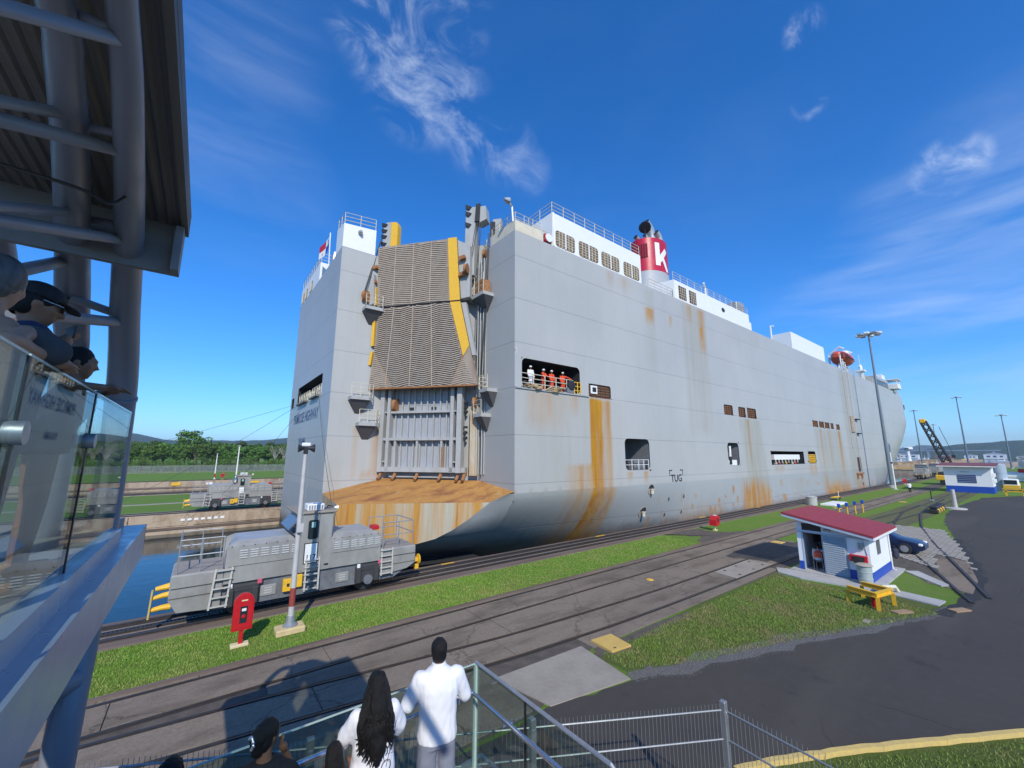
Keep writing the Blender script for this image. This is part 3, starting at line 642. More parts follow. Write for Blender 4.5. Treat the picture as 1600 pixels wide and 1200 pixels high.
# transom with its mooring openings, inner and forward walls of the notch
TH = [(35.5, 46.2, 10.85, 12.75, .25), (48.2, 49.6, 10.9, 12.0, .2)]
holed(hb, axis_lines(YN, 50.2, .5, [v for h in TH for v in h[:2]]), axis_lines(-4.5, DZ, .5, [v for h in TH for v in h[2:4]]), TH, .2, lambda u, v: (XT+max(0, 1.2-v)**2*.035, u, v))
holed(hb, axis_lines(XT, XN, .35), axis_lines(2.0, DZ, .5), [], .1, lambda u, v: (u, YN, v))
holed(hb, axis_lines(YS, YN, .5), axis_lines(3.0, DZ, .4), [], .1, lambda u, v: (XN, u, v))
# port quarter and port side
pq = [(XT, 50.2), (10.5, 52.6), (16, 53.7), (24, YP), (145, YP)]
for (a, b) in zip(pq[:-1], pq[1:]): hb.add([(a[0], a[1], -4.5), (b[0], b[1], -4.5), (b[0], b[1], DZ), (a[0], a[1], DZ)], [(0, 1, 2, 3)])
# lower starboard run, tucked in towards the skeg
aft = ip([(11, 4.9), (14, 4.7), (20, 3.6), (30, 1.9), (40, .75), (55, 0), (60, 0)])
def low_y(x, z): return YS+aft(x)*(max(0, KZ-z)/4)**1.5
zs_low = list(np.linspace(KZ, -2.6, 26)); xs_low = axis_lines(XN, 62, .35)+axis_lines(62, 112, 1.0)[1:]
b0 = len(hb.v); nl = len(xs_low)
hb.v += [(x, low_y(x, z), z) for z in zs_low for x in xs_low]
hb.f += [(b0+j*nl+i, b0+j*nl+i+1, b0+(j+1)*nl+i+1, b0+(j+1)*nl+i) for j in range(len(zs_low)-1) for i in range(nl-1)]
# bow: every level has its own length of parallel body
X0 = ip([(-4, 84), (0, 98), (5, 118), (10, 136), (15, 147), (20, 145), (23, 143)]); XE = ip([(-4, 190), (0, 192), (5, 193), (10, 197), (15, 202), (20, 206), (23, 207)])
zs_b = list(np.linspace(-3, DZ, 22)); us_b = list(np.linspace(0, 1, 40))
for side in (1, -1):
    b0 = len(hb.v)
    for z in zs_b:
        for u in us_b:
            x0 = 112 if True else 0; xe = XE(z); x = x0+(xe-x0)*u**.85; q = max(0, (x-X0(z))/(xe-X0(z)))
            dy = 16*q**2.05
            if z < KZ: dy = dy
            hb.v.append((x, YS+dy if side == 1 else YP-dy, z))
    nb = len(us_b)
    hb.f += [(b0+j*nb+i, b0+j*nb+i+1, b0+(j+1)*nb+i+1, b0+(j+1)*nb+i) for j in range(len(zs_b)-1) for i in range(nb-1)]
hull = hb.build('hull', M_hull, ship, smooth=True)
with_stain(hull)
# deck
dk = [(XT, YN), (XN, YN), (XN, YS), (143, YS)]+[(112+(207-112)*u**.85, YS+16*max(0, ((112+95*u**.85)-143)/64)**2.05) for u in us_b[14:]]
dk2 = [(x, 2*YC-y) for x, y in dk[::-1] if x > 60]+[(24, YP), (16, 53.7), (10.5, 52.6), (XT, 50.2)]
M_deck = mat('deck_paint', (.16, .19, .17), .8)
MB().sheet(dk+dk2, DZ-.01).build('deck', M_deck, ship)
# stern counter: rusty ledge and the cut face below it
A, B_, C_, D_, E_, F_ = (XT, YN, 3.24), (7.1, 27.6, 2.95), (15.5, 22.7, 2.95), (16.4, 21.9, 3.50), (XN, 26.08, 4.12), (11.78, YN, 4.19)
def tri_grid(mb, P, n):
    pass
def ledge_mat():
    t = NT('rusty_ledge'); t.b.inputs['Roughness'].default_value = .9; t.b.inputs['Specular IOR Level'].default_value = .2
    n1 = t.noise(.8, 9, .7, scl=(.6, 1.6, 1)); n2 = t.noise(6, 8, .7, scl=(.4, 1.5, 1))
    c = t.mix(t.ramp(n2, .3, .7), (.40, .185, .05), (.50, .27, .085)); c = t.mix(t.ramp(n1, .48, .68), c, (.22, .085, .045)); c = t.mix(t.ramp(t.noise(1.4, 6, .6), .62, .72, 0, .6), c, (.46, .34, .19)); t.base(c)
    t.bump(n2, .5, .03); return t.m
M_ledge = ledge_mat()
lm = MB(); nr = 12
back = [Vector(A).lerp(Vector(F_), k/4) for k in range(5)]+[Vector(F_).lerp(Vector(E_), k/6) for k in range(1, 7)]+[Vector(E_).lerp(Vector((XN, YS, 3.6)), k/3) for k in range(1, 4)]
front = [Vector(A).lerp(Vector(B_), k/4) for k in range(5)]+[Vector(B_).lerp(Vector(C_), k/6) for k in range(1, 7)]+[Vector(C_).lerp(Vector(D_), k/3) for k in range(1, 4)]
lm.v = [tuple(v) for v in back+front]; nb = len(back)
lm.f = [(i, i+1, nb+i+1, nb+i) for i in range(nb-1)]
ledge = lm.build('stern_ledge', M_ledge, ship)
t = NT('counter_paint'); t.b.inputs['Roughness'].default_value = .6
g = t.n.new('ShaderNodeNewGeometry'); sp = t.n.new('ShaderNodeSeparateXYZ'); t.link(g.outputs['Position'], sp.inputs[0])
run = t.noise(.75, 8, .7, scl=(1.2, 1.2, .06)); run2 = t.noise(3.5, 6, .7, scl=(1, 1, .05))
c = t.mix(t.ramp(run2, .3, .7), (.37, .345, .265), (.44, .41, .32)); c = t.mix(t.ramp(run, .40, .57), c, (.46, .225, .03)); c = t.mix(t.math('MULTIPLY', t.ramp(run2, .5, .7), t.ramp(run, .5, .6)), c, (.34, .11, .02)); t.base(c); M_counter = t.m
cf = [B_, C_, (14.34, 23.38, 1.92), (13.39, 23.93, 1.22), (12.49, 24.45, .73), (11.39, 25.1, .41), (10.0, 25.9, .2), (8.6, 26.72, .12), (7.1, 27.6, .1)]
MB().poly(cf).build('counter_face', M_counter, ship)
# shell between the cut face and the starboard run, and the port flank of the cut
sh = MB(); cut = [Vector(D_)]+[Vector(p) for p in cf[1:]]+[Vector((7.1, 27.6, -3))]
runp = [Vector((XN, low_y(XN, z), z)) for z in np.linspace(KZ, -2.6, len(cut))]
k = len(cut); cols = 7
for i in range(k):
    for j in range(cols):
        p = cut[i].lerp(runp[i], j/(cols-1)); sh.v.append(tuple(p))
sh.f = [(i*cols+j, i*cols+j+1, (i+1)*cols+j+1, (i+1)*cols+j) for i in range(k-1) for j in range(cols-1)]
shell = sh.build('counter_shell', M_hull, ship, smooth='all'); with_stain(shell)
MB().poly([A, B_, (7.1, 27.6, -3), (7.6, YN, -3)]).build('counter_face', M_counter, ship)
MB().add([(7.4, 27, -1.2), (16.8, 25.4, -1.2), (16.8, 40, -1.2), (7.5, 40, -1.2)], [(0, 1, 2, 3)]).build('counter_bottom', M_dark, ship)

# ---- recesses behind the openings
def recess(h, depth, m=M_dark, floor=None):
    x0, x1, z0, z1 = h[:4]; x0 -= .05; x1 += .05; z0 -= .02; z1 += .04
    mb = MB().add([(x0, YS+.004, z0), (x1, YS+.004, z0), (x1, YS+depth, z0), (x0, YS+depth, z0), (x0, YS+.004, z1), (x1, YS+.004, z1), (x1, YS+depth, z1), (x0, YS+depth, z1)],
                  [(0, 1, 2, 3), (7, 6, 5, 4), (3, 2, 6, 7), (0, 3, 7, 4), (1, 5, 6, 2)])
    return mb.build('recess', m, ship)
M_rgrey = mat('recess_grey', (.19, .20, .21), .8, c2=(.1, .1, .1), scale=2)
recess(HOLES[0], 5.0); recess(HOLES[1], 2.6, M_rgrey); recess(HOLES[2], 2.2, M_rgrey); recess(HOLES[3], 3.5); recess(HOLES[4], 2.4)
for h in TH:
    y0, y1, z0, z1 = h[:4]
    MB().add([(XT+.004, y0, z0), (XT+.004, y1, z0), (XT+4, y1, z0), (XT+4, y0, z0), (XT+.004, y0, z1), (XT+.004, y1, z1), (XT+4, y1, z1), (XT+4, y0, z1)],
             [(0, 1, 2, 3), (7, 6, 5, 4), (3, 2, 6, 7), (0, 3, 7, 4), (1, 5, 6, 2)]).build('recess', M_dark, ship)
M_vent = mat('rusty_louver', (.12, .06, .035), .9, c2=(.22, .12, .06), scale=7, amt=.9)
M_ventd = mat('dark_louver', (.045, .022, .016), .9, c2=(.085, .045, .03), scale=5, amt=.9)
for i, h in enumerate(VENTS):
    x0, x1, z0, z1 = h[:4]; big = i == 0
    f = MB().add([(x0-.04, YS+.14, z0-.04), (x1+.04, YS+.14, z0-.04), (x1+.04, YS+.14, z1+.04), (x0-.04, YS+.14, z1+.04)], [(0, 1, 2, 3)]).build('vent', M_vent if big else M_ventd, ship)
    m = MB()
    for k in range(1, 5): m.box(x0, x1, YS+.05, YS+.09, z0+(z1-z0)*k/5-.02, z0+(z1-z0)*k/5+.02)
    nv = max(2, int((x1-x0)/.5))
    for k in range(1, nv): m.box(x0+(x1-x0)*k/nv-.02, x0+(x1-x0)*k/nv+.02, YS+.06, YS+.11, z0, z1)
    m.build('vent_bars', M_vent if big else M_rustm, f)
h = VENTS[0]; q = box(24.9, 25.7, YS+.02, YS+.06, 11.05, 11.72).build('junction_box', M_white, ship); box(25.1, 25.55, YS+.0, YS+.03, 11.2, 11.58).build('box_window', M_black, q)
# ledges, rails and gear at the aft mooring deck
box(XN+.02, 24.55, YS-.10, YS+.02, 10.70, 10.80).build('fender_ledge', M_hull, ship)
M_cream = mat('cream_rail', (.66, .62, .50), .6, c2=(.45, .33, .2), scale=6)
def railing(name, pts, h, parent, m, r=.022, rows=3, step=1.2, posts=True, cat=None):
    mb = MB()
    for (a, b) in zip(pts[:-1], pts[1:]):
        a, b = Vector(a), Vector(b); n = max(1, int(round((b-a).length/step)))
        if posts:
            for k in range(n+1):
                p = a.lerp(b, k/n); mb.tube([p, p+Vector((0, 0, h))], r, 6)
        for k in range(rows):
            z = Vector((0, 0, h*(k+1)/rows)); mb.tube([a+z, b+z], r*.85, 6)
    return mb.build(name, m, parent)
railing('railing', [(17.65, YS+.12, 10.85), (22.2, YS+.12, 10.85), (22.9, YS+.12, 10.85)], 1.05, ship, M_cream, .035, 3, 1.1)
railing('railing', [(22.9, YS-.05, 10.75), (23.6, YS-.05, 10.75)], 1.0, ship, M_yellow, .04, 3, .35)
o = MB().lathe([(.30, -.12), (.38, -.1), (.38, .1), (.30, .12), (.2, .13)], (22.55, YS-.02, 11.45), 14, axis='Y').build('fairlead', M_black, ship, smooth=True)
box(22.1, 22.9, YS-.06, YS+.3, 10.85, 11.25).build('fairlead_base', mat('fairlead_grey', (.17, .18, .2), .6), ship)
m = MB()
for x0_ in (18.0, 18.5, 19.1, 20.3, 20.8, 21.3):
    pts = [(x0_+random.uniform(-.5, .5), YS-.12+random.uniform(-.1, .12), 10.85+random.uniform(-.12, .28)) for _ in range(9)]; m.tube(pts, .07, 6)
m.build('mooring_rope', mat('hemp_rope', (.45, .33, .19), .95, c2=(.25, .17, .1), scale=20, bump=.6), ship, smooth=True)
for x in (18.4, 19.2, 20.0, 20.9, 21.6): MB().lathe([(.22, 0), (.24, .1), (.17, .2), (.17, .45), (.24, .55), (.22, .6)], (x, YS+.7, 10.86), 10).build('bollard', M_black, ship, smooth=True)
# the square side port: rail, tank
railing('railing', [(29.05, YS+.1, 4.78), (31.0, YS+.1, 4.78), (32.5, YS+.1, 4.78)], .85, ship, M_white, .03, 2, .9)
box(29.3, 30.2, YS+.6, YS+1.2, 4.76, 5.4).build('winch', M_black, ship); box(30.9, 32.5, YS+.5, YS+.55, 4.76, 5.55).build('splash_plate', M_rgrey, ship)
MB().tube([(48.9, YS+.3, 4.9), (49.0, YS+.3, 7.1)], .14, 8).build('pipe', M_white, ship); box(48.1, 50.2, YS+.15, YS+.6, 4.9, 5.5).build('winch', M_white, ship); box(48.3, 48.9, YS+.1, YS+.16, 5.0, 5.9).build('winch_door', M_dark, ship)
# gangway stowed in the long opening, gear in the small one
q = box(61.2, 70.6, YS+.15, YS+.55, 5.45, 6.15).build('gangway', M_white, ship)
for k in range(8): box(61.5+k*1.15, 61.62+k*1.15, YS+.1, YS+.2, 5.0, 5.45).build('gangway_strut', M_cream, q)
for k in range(9): box(60.4+k*1.2, 60.9+k*1.2, YS+.6, YS+1.1, 4.82, 5.3).build('stowed_gear', (M_yellow, M_black, M_cream, M_red, M_rgrey)[k % 5], ship)
railing('railing', [(73.9, YS+.1, 4.85), (77.0, YS+.1, 4.85)], 1.3, ship, M_yellow, .06, 4, .5)
# fairlead ovals in the lower hull
for h in OVALS:
    x0, x1, z0, z1 = h[:4]; cx, cz = (x0+x1)/2, (z0+z1)/2; rx, rz = (x1-x0)/2, (z1-z0)/2
    yy = low_y(cx, cz)-.02; yd = (low_y(cx, z0)-low_y(cx, z1))/(z0-z1)
    pts = [(cx+rx*.82*math.cos(a), yy+yd*rz*1.1*math.sin(a), cz+rz*1.1*math.sin(a)) for a in np.linspace(0, 2*math.pi, 20)[:-1]]
    f = MB().extr(pts, (0, .03, 0)).build('bitt_recess', mat('recess_pale', (.42, .41, .38), .7, c2=(.25, .14, .07), scale=3, amt=.9), ship)
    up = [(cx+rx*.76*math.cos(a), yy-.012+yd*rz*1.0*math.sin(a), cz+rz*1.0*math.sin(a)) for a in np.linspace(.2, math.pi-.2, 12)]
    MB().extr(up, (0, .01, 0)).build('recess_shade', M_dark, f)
    MB().lathe([(.14, 0), (.14, .3), (.2, .34), (.2, .4)], (cx, yy-.10, cz-.36), 8).build('bitt', M_cream, f)
# draught of TUG marks
M_mark = mat('black_marking', (.02, .02, .025), .7)
for x, s in ((35.6, 1), (38.0, -1)):
    tg = MB(); tg.box(min(x, x+s*.5), max(x, x+s*.5), YS-.006, YS-.002, 4.55, 4.66); tg.box(min(x, x+s*.1), max(x, x+s*.1), YS-.006, YS-.002, 4.1, 4.55); tg.build('tug_bracket', M_mark, ship)
lettering('tug_lettering', 'TUG', .95, (36.8, YS-.006, 3.82), (1, 0, 0), (0, 0, 1), M_mark, ship, .02)
for x, z in ((35.7, 2.0), (38.2, 2.1), (35.6, .55), (38.2, .6)): MB().box(x-.07, x+.07, low_y(x, z)-.03, low_y(x, z)-.005, z-.18, z+.18).build('tug_dot', M_mark, ship)
# name and port of registry on the transom
M_name = mat('name_paint', (.05, .10, .20), .6)
lettering('name_lettering', 'PRIMROSE HIGHWAY', 1.35, (XT-.006, 41.6, 9.45), (0, -1, 0), (0, 0, 1), M_name, ship, .02, sx=.86)
lettering('port_lettering', 'PANAMA', .8, (XT-.006, 41.9, 7.25), (0, -1, 0), (0, 0, 1), M_name, ship, .01)
for y0, y1, z in ((36.0, 39.5, 11.0), (40.8, 45.6, 11.0)):
    railing('railing', [(XT+.1, y0, z-.1), (XT+.1, y1, z-.1)], 1.0, ship, M_cream, .045, 2, .8)
    box(XT-.25, XT+.2, y0+.2, y1-.2, 10.86, 11.0).build('roller_platform', M_rgrey, ship)
    for k in range(3): box(XT+.4, XT+.9, y0+.3+k*1.1, y0+1.0+k*1.1, 11.0, 12.0).build('mooring_winch', M_cream, ship)

# ---- stern ramp
def rp(s, z, o=0.0):
    """point on the ramp plane: s metres from its port edge towards starboard, o metres out from the bulkhead"""
    d = Vector((16.95-11.78, 26.08-32.4, 0)).normalized(); n = Vector((d.y, -d.x, 0))
    if n.x > 0: n = -n
    p = Vector((11.78, 32.4, 0))+d*s+n*o; return (p.x, p.y, z)
RW = 8.16
M_ramp = mat('ramp_steel', (.33, .27, .215), .75, c2=(.22, .155, .11), scale=1.6, amt=.8, scl=(1, 1, .25))
M_rib = mat('ramp_rib', (.44, .375, .305), .7, c2=(.30, .21, .14), scale=2.5, amt=.7)
M_rampgrey = mat('ramp_frame_grey', (.40, .41, .41), .6, c2=(.30, .27, .22), scale=1.8, amt=.6, scl=(1, 1, .3))
def slab(pts, th, o):
    """panel on the ramp plane: pts (s, z); th thick"""
    return MB().extr([rp(s, z, o) for s, z in pts], Vector(rp(0, 0, o-th))-Vector(rp(0, 0, o)))
RO = 1.3
up_pts = [(-.95, 23.55), (6.2, 23.55), (6.6, 18.14), (-.68, 18.14)]
up = slab(up_pts, .45, RO).build('upper_ramp', M_ramp, ship)
lo_pts = [(-.68, 18.04), (6.6, 18.04), (7.5, 14.3), (8.2, 11.27), (-1.0, 11.27), (-.72, 14.2)]
lo = slab(lo_pts, .5, RO).build('lower_ramp', M_ramp, ship)
slab([(5.45, 23.57), (6.22, 23.57), (6.64, 18.12), (5.78, 18.12)], .06, RO+.075).build('yellow_edge', M_yellow, up)
slab([(5.8, 18.02), (6.66, 18.02), (7.5, 14.36), (7.02, 13.52)], .06, RO+.075).build('yellow_edge', M_yellow, lo)
slab([(-1.12, 19.9), (-.86, 19.9), (-.74, 18.3), (-1.0, 18.3)], .2, RO+.12).build('yellow_edge', M_yellow, up)
slab([(-.98, 17.8), (-.74, 17.8), (-.76, 14.8), (-.98, 14.8)], .2, RO+.12).build('yellow_edge', M_yellow, lo)
slab([(-.98, 14.3), (-.78, 14.3), (-.92, 13.2), (-1.12, 13.2)], .2, RO+.12).build('yellow_edge', M_yellow, lo)
# corner flaps, a dark joint line round them
for pts in ([(-.72, 14.2), (-1.0, 11.25), (1.16, 11.25)], [(7.06, 13.6), (8.2, 11.25), (6.1, 11.25)]):
    slab(pts, .05, RO+.05).build('ramp_flap', M_ramp, lo)
    a, b = pts[0], pts[2]
    MB().beam(rp(*a, RO+.07), rp(*b, RO+.07), .05, .07).build('flap_joint', M_rustm, lo)
# herringbone grip bars, one part per panel (far too many to pick apart)
def chevrons(pts, cols_, rise, step, name, parent, o):
    m = MB(); zs = [p[1] for p in pts]
    z = min(zs)-1
    for ci in range(len(cols_)-1):
        a, b = cols_[ci], cols_[ci+1]; up_ = 1 if ci % 2 == 0 else -1
        z = min(zs)-1
        while z < max(zs)+1:
            z0, z1 = (z, z+rise) if up_ > 0 else (z+rise, z)
            # clip against the outline by sampling
            seg = [(a+(b-a)*t_, z0+(z1-z0)*t_) for t_ in np.linspace(0, 1, 9)]
            ok = [q for q in seg if inside(q, pts)]
            if len(ok) >= 2: m.beam(rp(*ok[0], o), rp(*ok[-1], o), .045, .075)
            z += step
    return kind(m.build(name, M_rib, parent), 'stuff')
chevrons([(-.92, 23.5), (5.43, 23.5), (5.76, 18.18), (-.65, 18.18)], [-1.0, .75, 2.4, 4.0, 5.8], .10, .17, 'grip_bars', up, RO+.03)
chevrons([(-.65, 18.0), (5.78, 18.0), (7.0, 13.5), (8.15, 11.32), (-.95, 11.32), (-.68, 14.2)], [-1.0, .3, 1.45, 2.6, 3.75, 4.9, 6.05, 7.2, 8.2], .24, .17, 'grip_bars', lo, RO+.075)
m = MB()
for s in (.75, 2.4, 4.0): m.beam(rp(s, 18.18, RO+.05), rp(s, 23.52, RO+.05), .035, .06)
m.build('seam_bars', M_rib, up)
m = MB()
for s0, s1 in ((.9, .5), (2.6, 2.6), (4.2, 4.5)): m.beam(rp(s0, 18.0, RO+.09), rp(s1, 11.32, RO+.09), .035, .06)
m.build('seam_bars', M_rib, lo)
MB().tube([rp(-.7, 18.09, RO+.06), rp(6.7, 18.09, RO+.06)], .055, 8).build('hinge_bar', M_black, ship)
box_ = MB().beam(rp(-.95, 11.24, RO-.1), rp(8.15, 11.24, RO-.1), .4, .1).build('ramp_lip', M_rustm, lo)
# side girders of the upper ramp with pads and sheaves
slab([(6.25, 23.4), (7.35, 22.8), (7.4, 18.4), (6.66, 18.3)], .5, RO-.1).build('side_girder', M_rampgrey, up)
slab([(6.7, 17.95), (7.1, 17.95), (8.0, 13.6), (7.7, 13.6)], .4, RO-.1).build('side_girder', M_rampgrey, lo)
slab([(-1.35, 20.0), (-1.0, 21.0), (-.8, 18.3), (-1.3, 18.3)], .4, RO+.35).build('side_girder', M_rampgrey, up)
for s, z in ((6.75, 20.2), (6.75, 21.6), (-1.15, 20.3), (-1.1, 21.6)): MB().beam(rp(s-.2, z, RO+.1), rp(s+.3, z+.1, RO+.15), .3, .28).build('latch', M_rustm, up)
def sheave(s, z, r, o, parent, m_=None):
    d = Vector(rp(1, 0))-Vector(rp(0, 0)); c_ = Vector(rp(s, z, o)); nrm = d
    mb = MB(); pts = []
    a_ = Vector((0, 0, 1)); b_ = d.cross(a_).normalized()
    rings = []
    for off_, rr in ((-.14, r), (-.05, r*.86), (.05, r*.86), (.14, r)):
        rings.append([c_+nrm*off_+(a_*math.cos(q)+b_*math.sin(q))*rr for q in np.linspace(0, 2*math.pi, 15)[:-1]])
    vs = [v for g_ in rings for v in g_]; mb.add(vs, [(i*14+k, i*14+(k+1) % 14, (i+1)*14+(k+1) % 14, (i+1)*14+k) for i in range(3) for k in range(14)]+[tuple(range(14))[::-1], tuple(range(42, 56))])
    return mb.build('sheave', m_ or M_rustm, parent, smooth=True)
sheave(-1.35, 18.9, .5, RO+.65, ship); sheave(.95, 10.0, .55, .25, ship); sheave(7.75, 10.0, .5, .3, ship); sheave(7.2, 20.6, .4, RO+.3, ship); sheave(8.3, 22.4, .35, .3, ship)
# bulkhead and door behind the ramp
M_door = mat('door_panel', (.34, .36, .40), .6, c2=(.27, .28, .29), scale=.9, amt=.5)
MB().extr([rp(-.2, 3.9, -.25), rp(RW+.3, 3.9, -.25), rp(RW+.3, 23.5, -.25), rp(-.2, 23.5, -.25)], (.3, .2, 0)).build('bulkhead', M_rampgrey, ship)
door = slab([(.05, 4.9), (6.75, 4.9), (6.75, 11.9), (.05, 11.9)], .12, .05).build('ramp_door', M_door, ship)
def stile(name, s, z0, z1, w, d, o=.05, m_=None): return MB().beam(rp(s, z0, o+d/2), rp(s, z1, o+d/2), w, d, up=Vector(rp(0, 0, 1))-Vector(rp(0, 0, 0))).build(name, m_ or M_rampgrey, door)
def rail_(name, z, s0, s1, h_, d, o=.05): return MB().beam(rp(s0, z, o+d/2), rp(s1, z, o+d/2), d, h_).build(name, M_rampgrey, door)
for s in (.95, 1.5, 2.05, 2.6, 3.15, 3.7, 4.25, 4.8, 5.35): stile('stiffener', s, 4.9, 12.3, .09, .22)
for s, w, d in ((-.05, .36, .65), (.52, .26, .6), (5.95, .28, .6), (6.6, .4, .75)): stile('door_post', s, 4.7, 12.4, w, d)
for s in (1.15, 3.05, 5.1): stile('lower_post', s, 4.9, 7.2, .16, .5)
for z, a, b, h_, d in ((9.4, .5, 5.95, .17, .45), (7.25, -.05, 6.6, .2, .55), (4.9, -.1, 7.1, .36, .6)): rail_('door_rail', z, a, b, h_, d)
rail_('door_seam', 10.0, .1, 6.6, .04, .03)
for s, z in ((.25, 9.4), (6.25, 9.4), (.25, 5.5), (6.25, 5.5), (6.25, 7.25)): MB().beam(rp(s-.18, z, .35), rp(s+.18, z, .35), .4, .10).build('bracket', M_rampgrey, door)
for s, z in ((2.3, 9.72), (4.2, 9.72)): MB().beam(rp(s-.2, z, .1), rp(s+.2, z, .1), .15, .16).build('door_latch', M_black, door)
MB().beam(rp(5.15, 4.9, .5), rp(5.15, 6.6, .5), .12, .12).build('rust_bar', M_rustm, door)
for s in (.0, 1.25, 3.15, 5.1, 6.5, 7.0): MB().tube([rp(s, 4.15, .9), rp(s, 4.45, .55), rp(s, 4.8, .35)], .12, 6).build('ramp_hinge', M_rustm, ship)
rail_('sill_box', 4.35, .6, 6.4, .12, .2)
slab([(7.35, 4.5), (7.95, 4.5), (7.95, 10.3), (7.35, 9.6)], .25, .35).build('guide_box', mat('guide_cream', (.50, .47, .36), .7, c2=(.42, .24, .08), scale=1.2, amt=.9, scl=(1, 1, .3)), ship)
for k in range(3): MB().beam(rp(6.85, 7.3+k*.42, .3), rp(7.1, 7.3+k*.42, .3), .3, .16).build('ladder_slot', M_black, ship)
for k in range(3): MB().beam(rp(6.85, 9.35+k*.36, .3), rp(7.1, 9.35+k*.36, .3), .3, .14).build('ladder_slot', M_black, ship)
m = MB()
for s in (7.85, 8.05, 8.3, 8.5): m.tube([rp(s, 4.6, .35), rp(s, 22, .35)], .05, 6)
m.build('guide_pipes', M_rampgrey, ship)
# hoist posts
hp = slab([(6.65, 20.5), (7.5, 20.5), (7.55, 26.6), (6.7, 26.6)], .8, .6).build('hoist_post', M_rampgrey, ship)
slab([(7.0, 26.6), (8.4, 26.6), (8.5, 25.4), (7.9, 25.15), (7.0, 25.5)], .9, .55).build('hoist_head', M_rampgrey, ship)
slab([(7.6, 26.8), (7.95, 26.8), (7.9, 25.2), (7.5, 25.2)], .2, .70).build('sheave_slot', M_black, hp)
for z in (26.6, 26.0, 25.0): slab([(6.68, z+.25), (7.2, z), (7.0, z-.25), (6.68, z-.1)], .3, .72).build('head_notch', M_black, hp)
hp2 = slab([(8.9, 22.4), (9.6, 22.4), (9.6, 25.6), (8.9, 25.6)], .6, .0).build('hoist_post', M_rampgrey, ship); slab([(8.7, 25.3), (9.1, 25.3), (9.1, 24.0), (8.7, 24.0)], .3, .15).build('sheave_slot', M_black, hp2)
hl = slab([(-1.0, 22.8), (-.28, 22.8), (-.28, 26.3), (-.75, 26.3), (-1.0, 25.8)], .6, .6).build('hoist_post', M_rampgrey, ship)
slab([(-.27, 22.8), (.38, 22.8), (.38, 25.9), (.28, 26.2), (-.27, 26.3)], .6, .6).build('yellow_cheek', M_yellow, hl)
for z in (26.1, 25.55, 25.0, 24.3): slab([(-1.15, z+.2), (-.6, z), (-.75, z-.22), (-1.15, z-.15)], .3, .68).build('head_notch', M_black, hl)
# falls (wire rope)
M_wire = mat('wire_rope', (.035, .032, .03), .6)
for s0, s1, z0, z1 in ((7.6, 7.0, 25.2, 20.2), (7.75, 7.1, 25.2, 20.2), (7.9, 7.8, 25.2, 11.0), (8.7, 8.3, 24, 11), (8.8, 8.45, 24, 11), (8.1, 7.7, 25.1, 20)): MB().tube([rp(s0, z0, .6), rp(s1, z1, .7)], .03, 5).build('wire_fall', M_wire, ship)
MB().tube([rp(-1.0, 24.6, .9), rp(-1.5, 19.3, RO+.75)], .035, 5).build('wire_fall', M_wire, ship); MB().tube([rp(-.95, 24.6, .9), rp(-1.35, 19.3, RO+.75)], .03, 5).build('wire_fall', M_wire, ship)
# working platforms with brackets and rails
def platform(c, along, out, L, Wd, parent=ship, rl=1.0):
    """c: inner end point on the wall; along, out: unit vectors"""
    c, al, ou = Vector(c), Vector(along), Vector(out)
    q = [c, c+al*L, c+al*L+ou*Wd*.75, c+al*L*.8+ou*Wd, c+ou*Wd]
    p = MB().extr([tuple(v) for v in q], (0, 0, -.26)).build('working_platform', M_rampgrey, parent)
    MB().add([c+Vector((0, 0, -.27)), c+al*L+Vector((0, 0, -.27)), c+ou*Wd*.9+Vector((0, 0, -.27)), c+al*L*.8+ou*Wd*.9+Vector((0, 0, -.27)), c+al*L*.35+Vector((0, 0, -1.3)), c+al*L*.65+Vector((0, 0, -1.3))], [(0, 4, 2), (1, 3, 5), (2, 3, 5, 4), (0, 2, 3, 1)]).build('platform_bracket', mat('bracket_dark', (.10, .10, .105), .8), p)
    railing('platform_rail', [c+ou*Wd, c+al*L*.8+ou*Wd, c+al*L+ou*Wd*.75, c+al*L], rl, p, M_cream, .025, 3, .7)
    return p
platform((XN-.01, 22.6+2.0, 18.6), (0, 1, 0), (-1, 0, 0), 2.4, 1.0, rl=1.5)
box(XN-.9, XN-.2, 24.9, 26.0, 18.6, 19.7).build('platform_winch', M_rustm, ship)
platform((XN-.01, 24.0, 10.9), (0, 1, 0), (-1, 0, 0), 1.4, .9); platform((XN-.01, 24.8, 9.1), (0, 1, 0), (-1, 0, 0), 1.3, .9)
platform((9.2, YN-.01, 17.9), (1, 0, 0), (0, -1, 0), 1.7, 1.0); platform((8.6, YN-.01, 10.5), (1, 0, 0), (0, -1, 0), 1.7, .9); platform((9.3, YN-.01, 8.5), (1, 0, 0), (0, -1, 0), 1.6, .9)
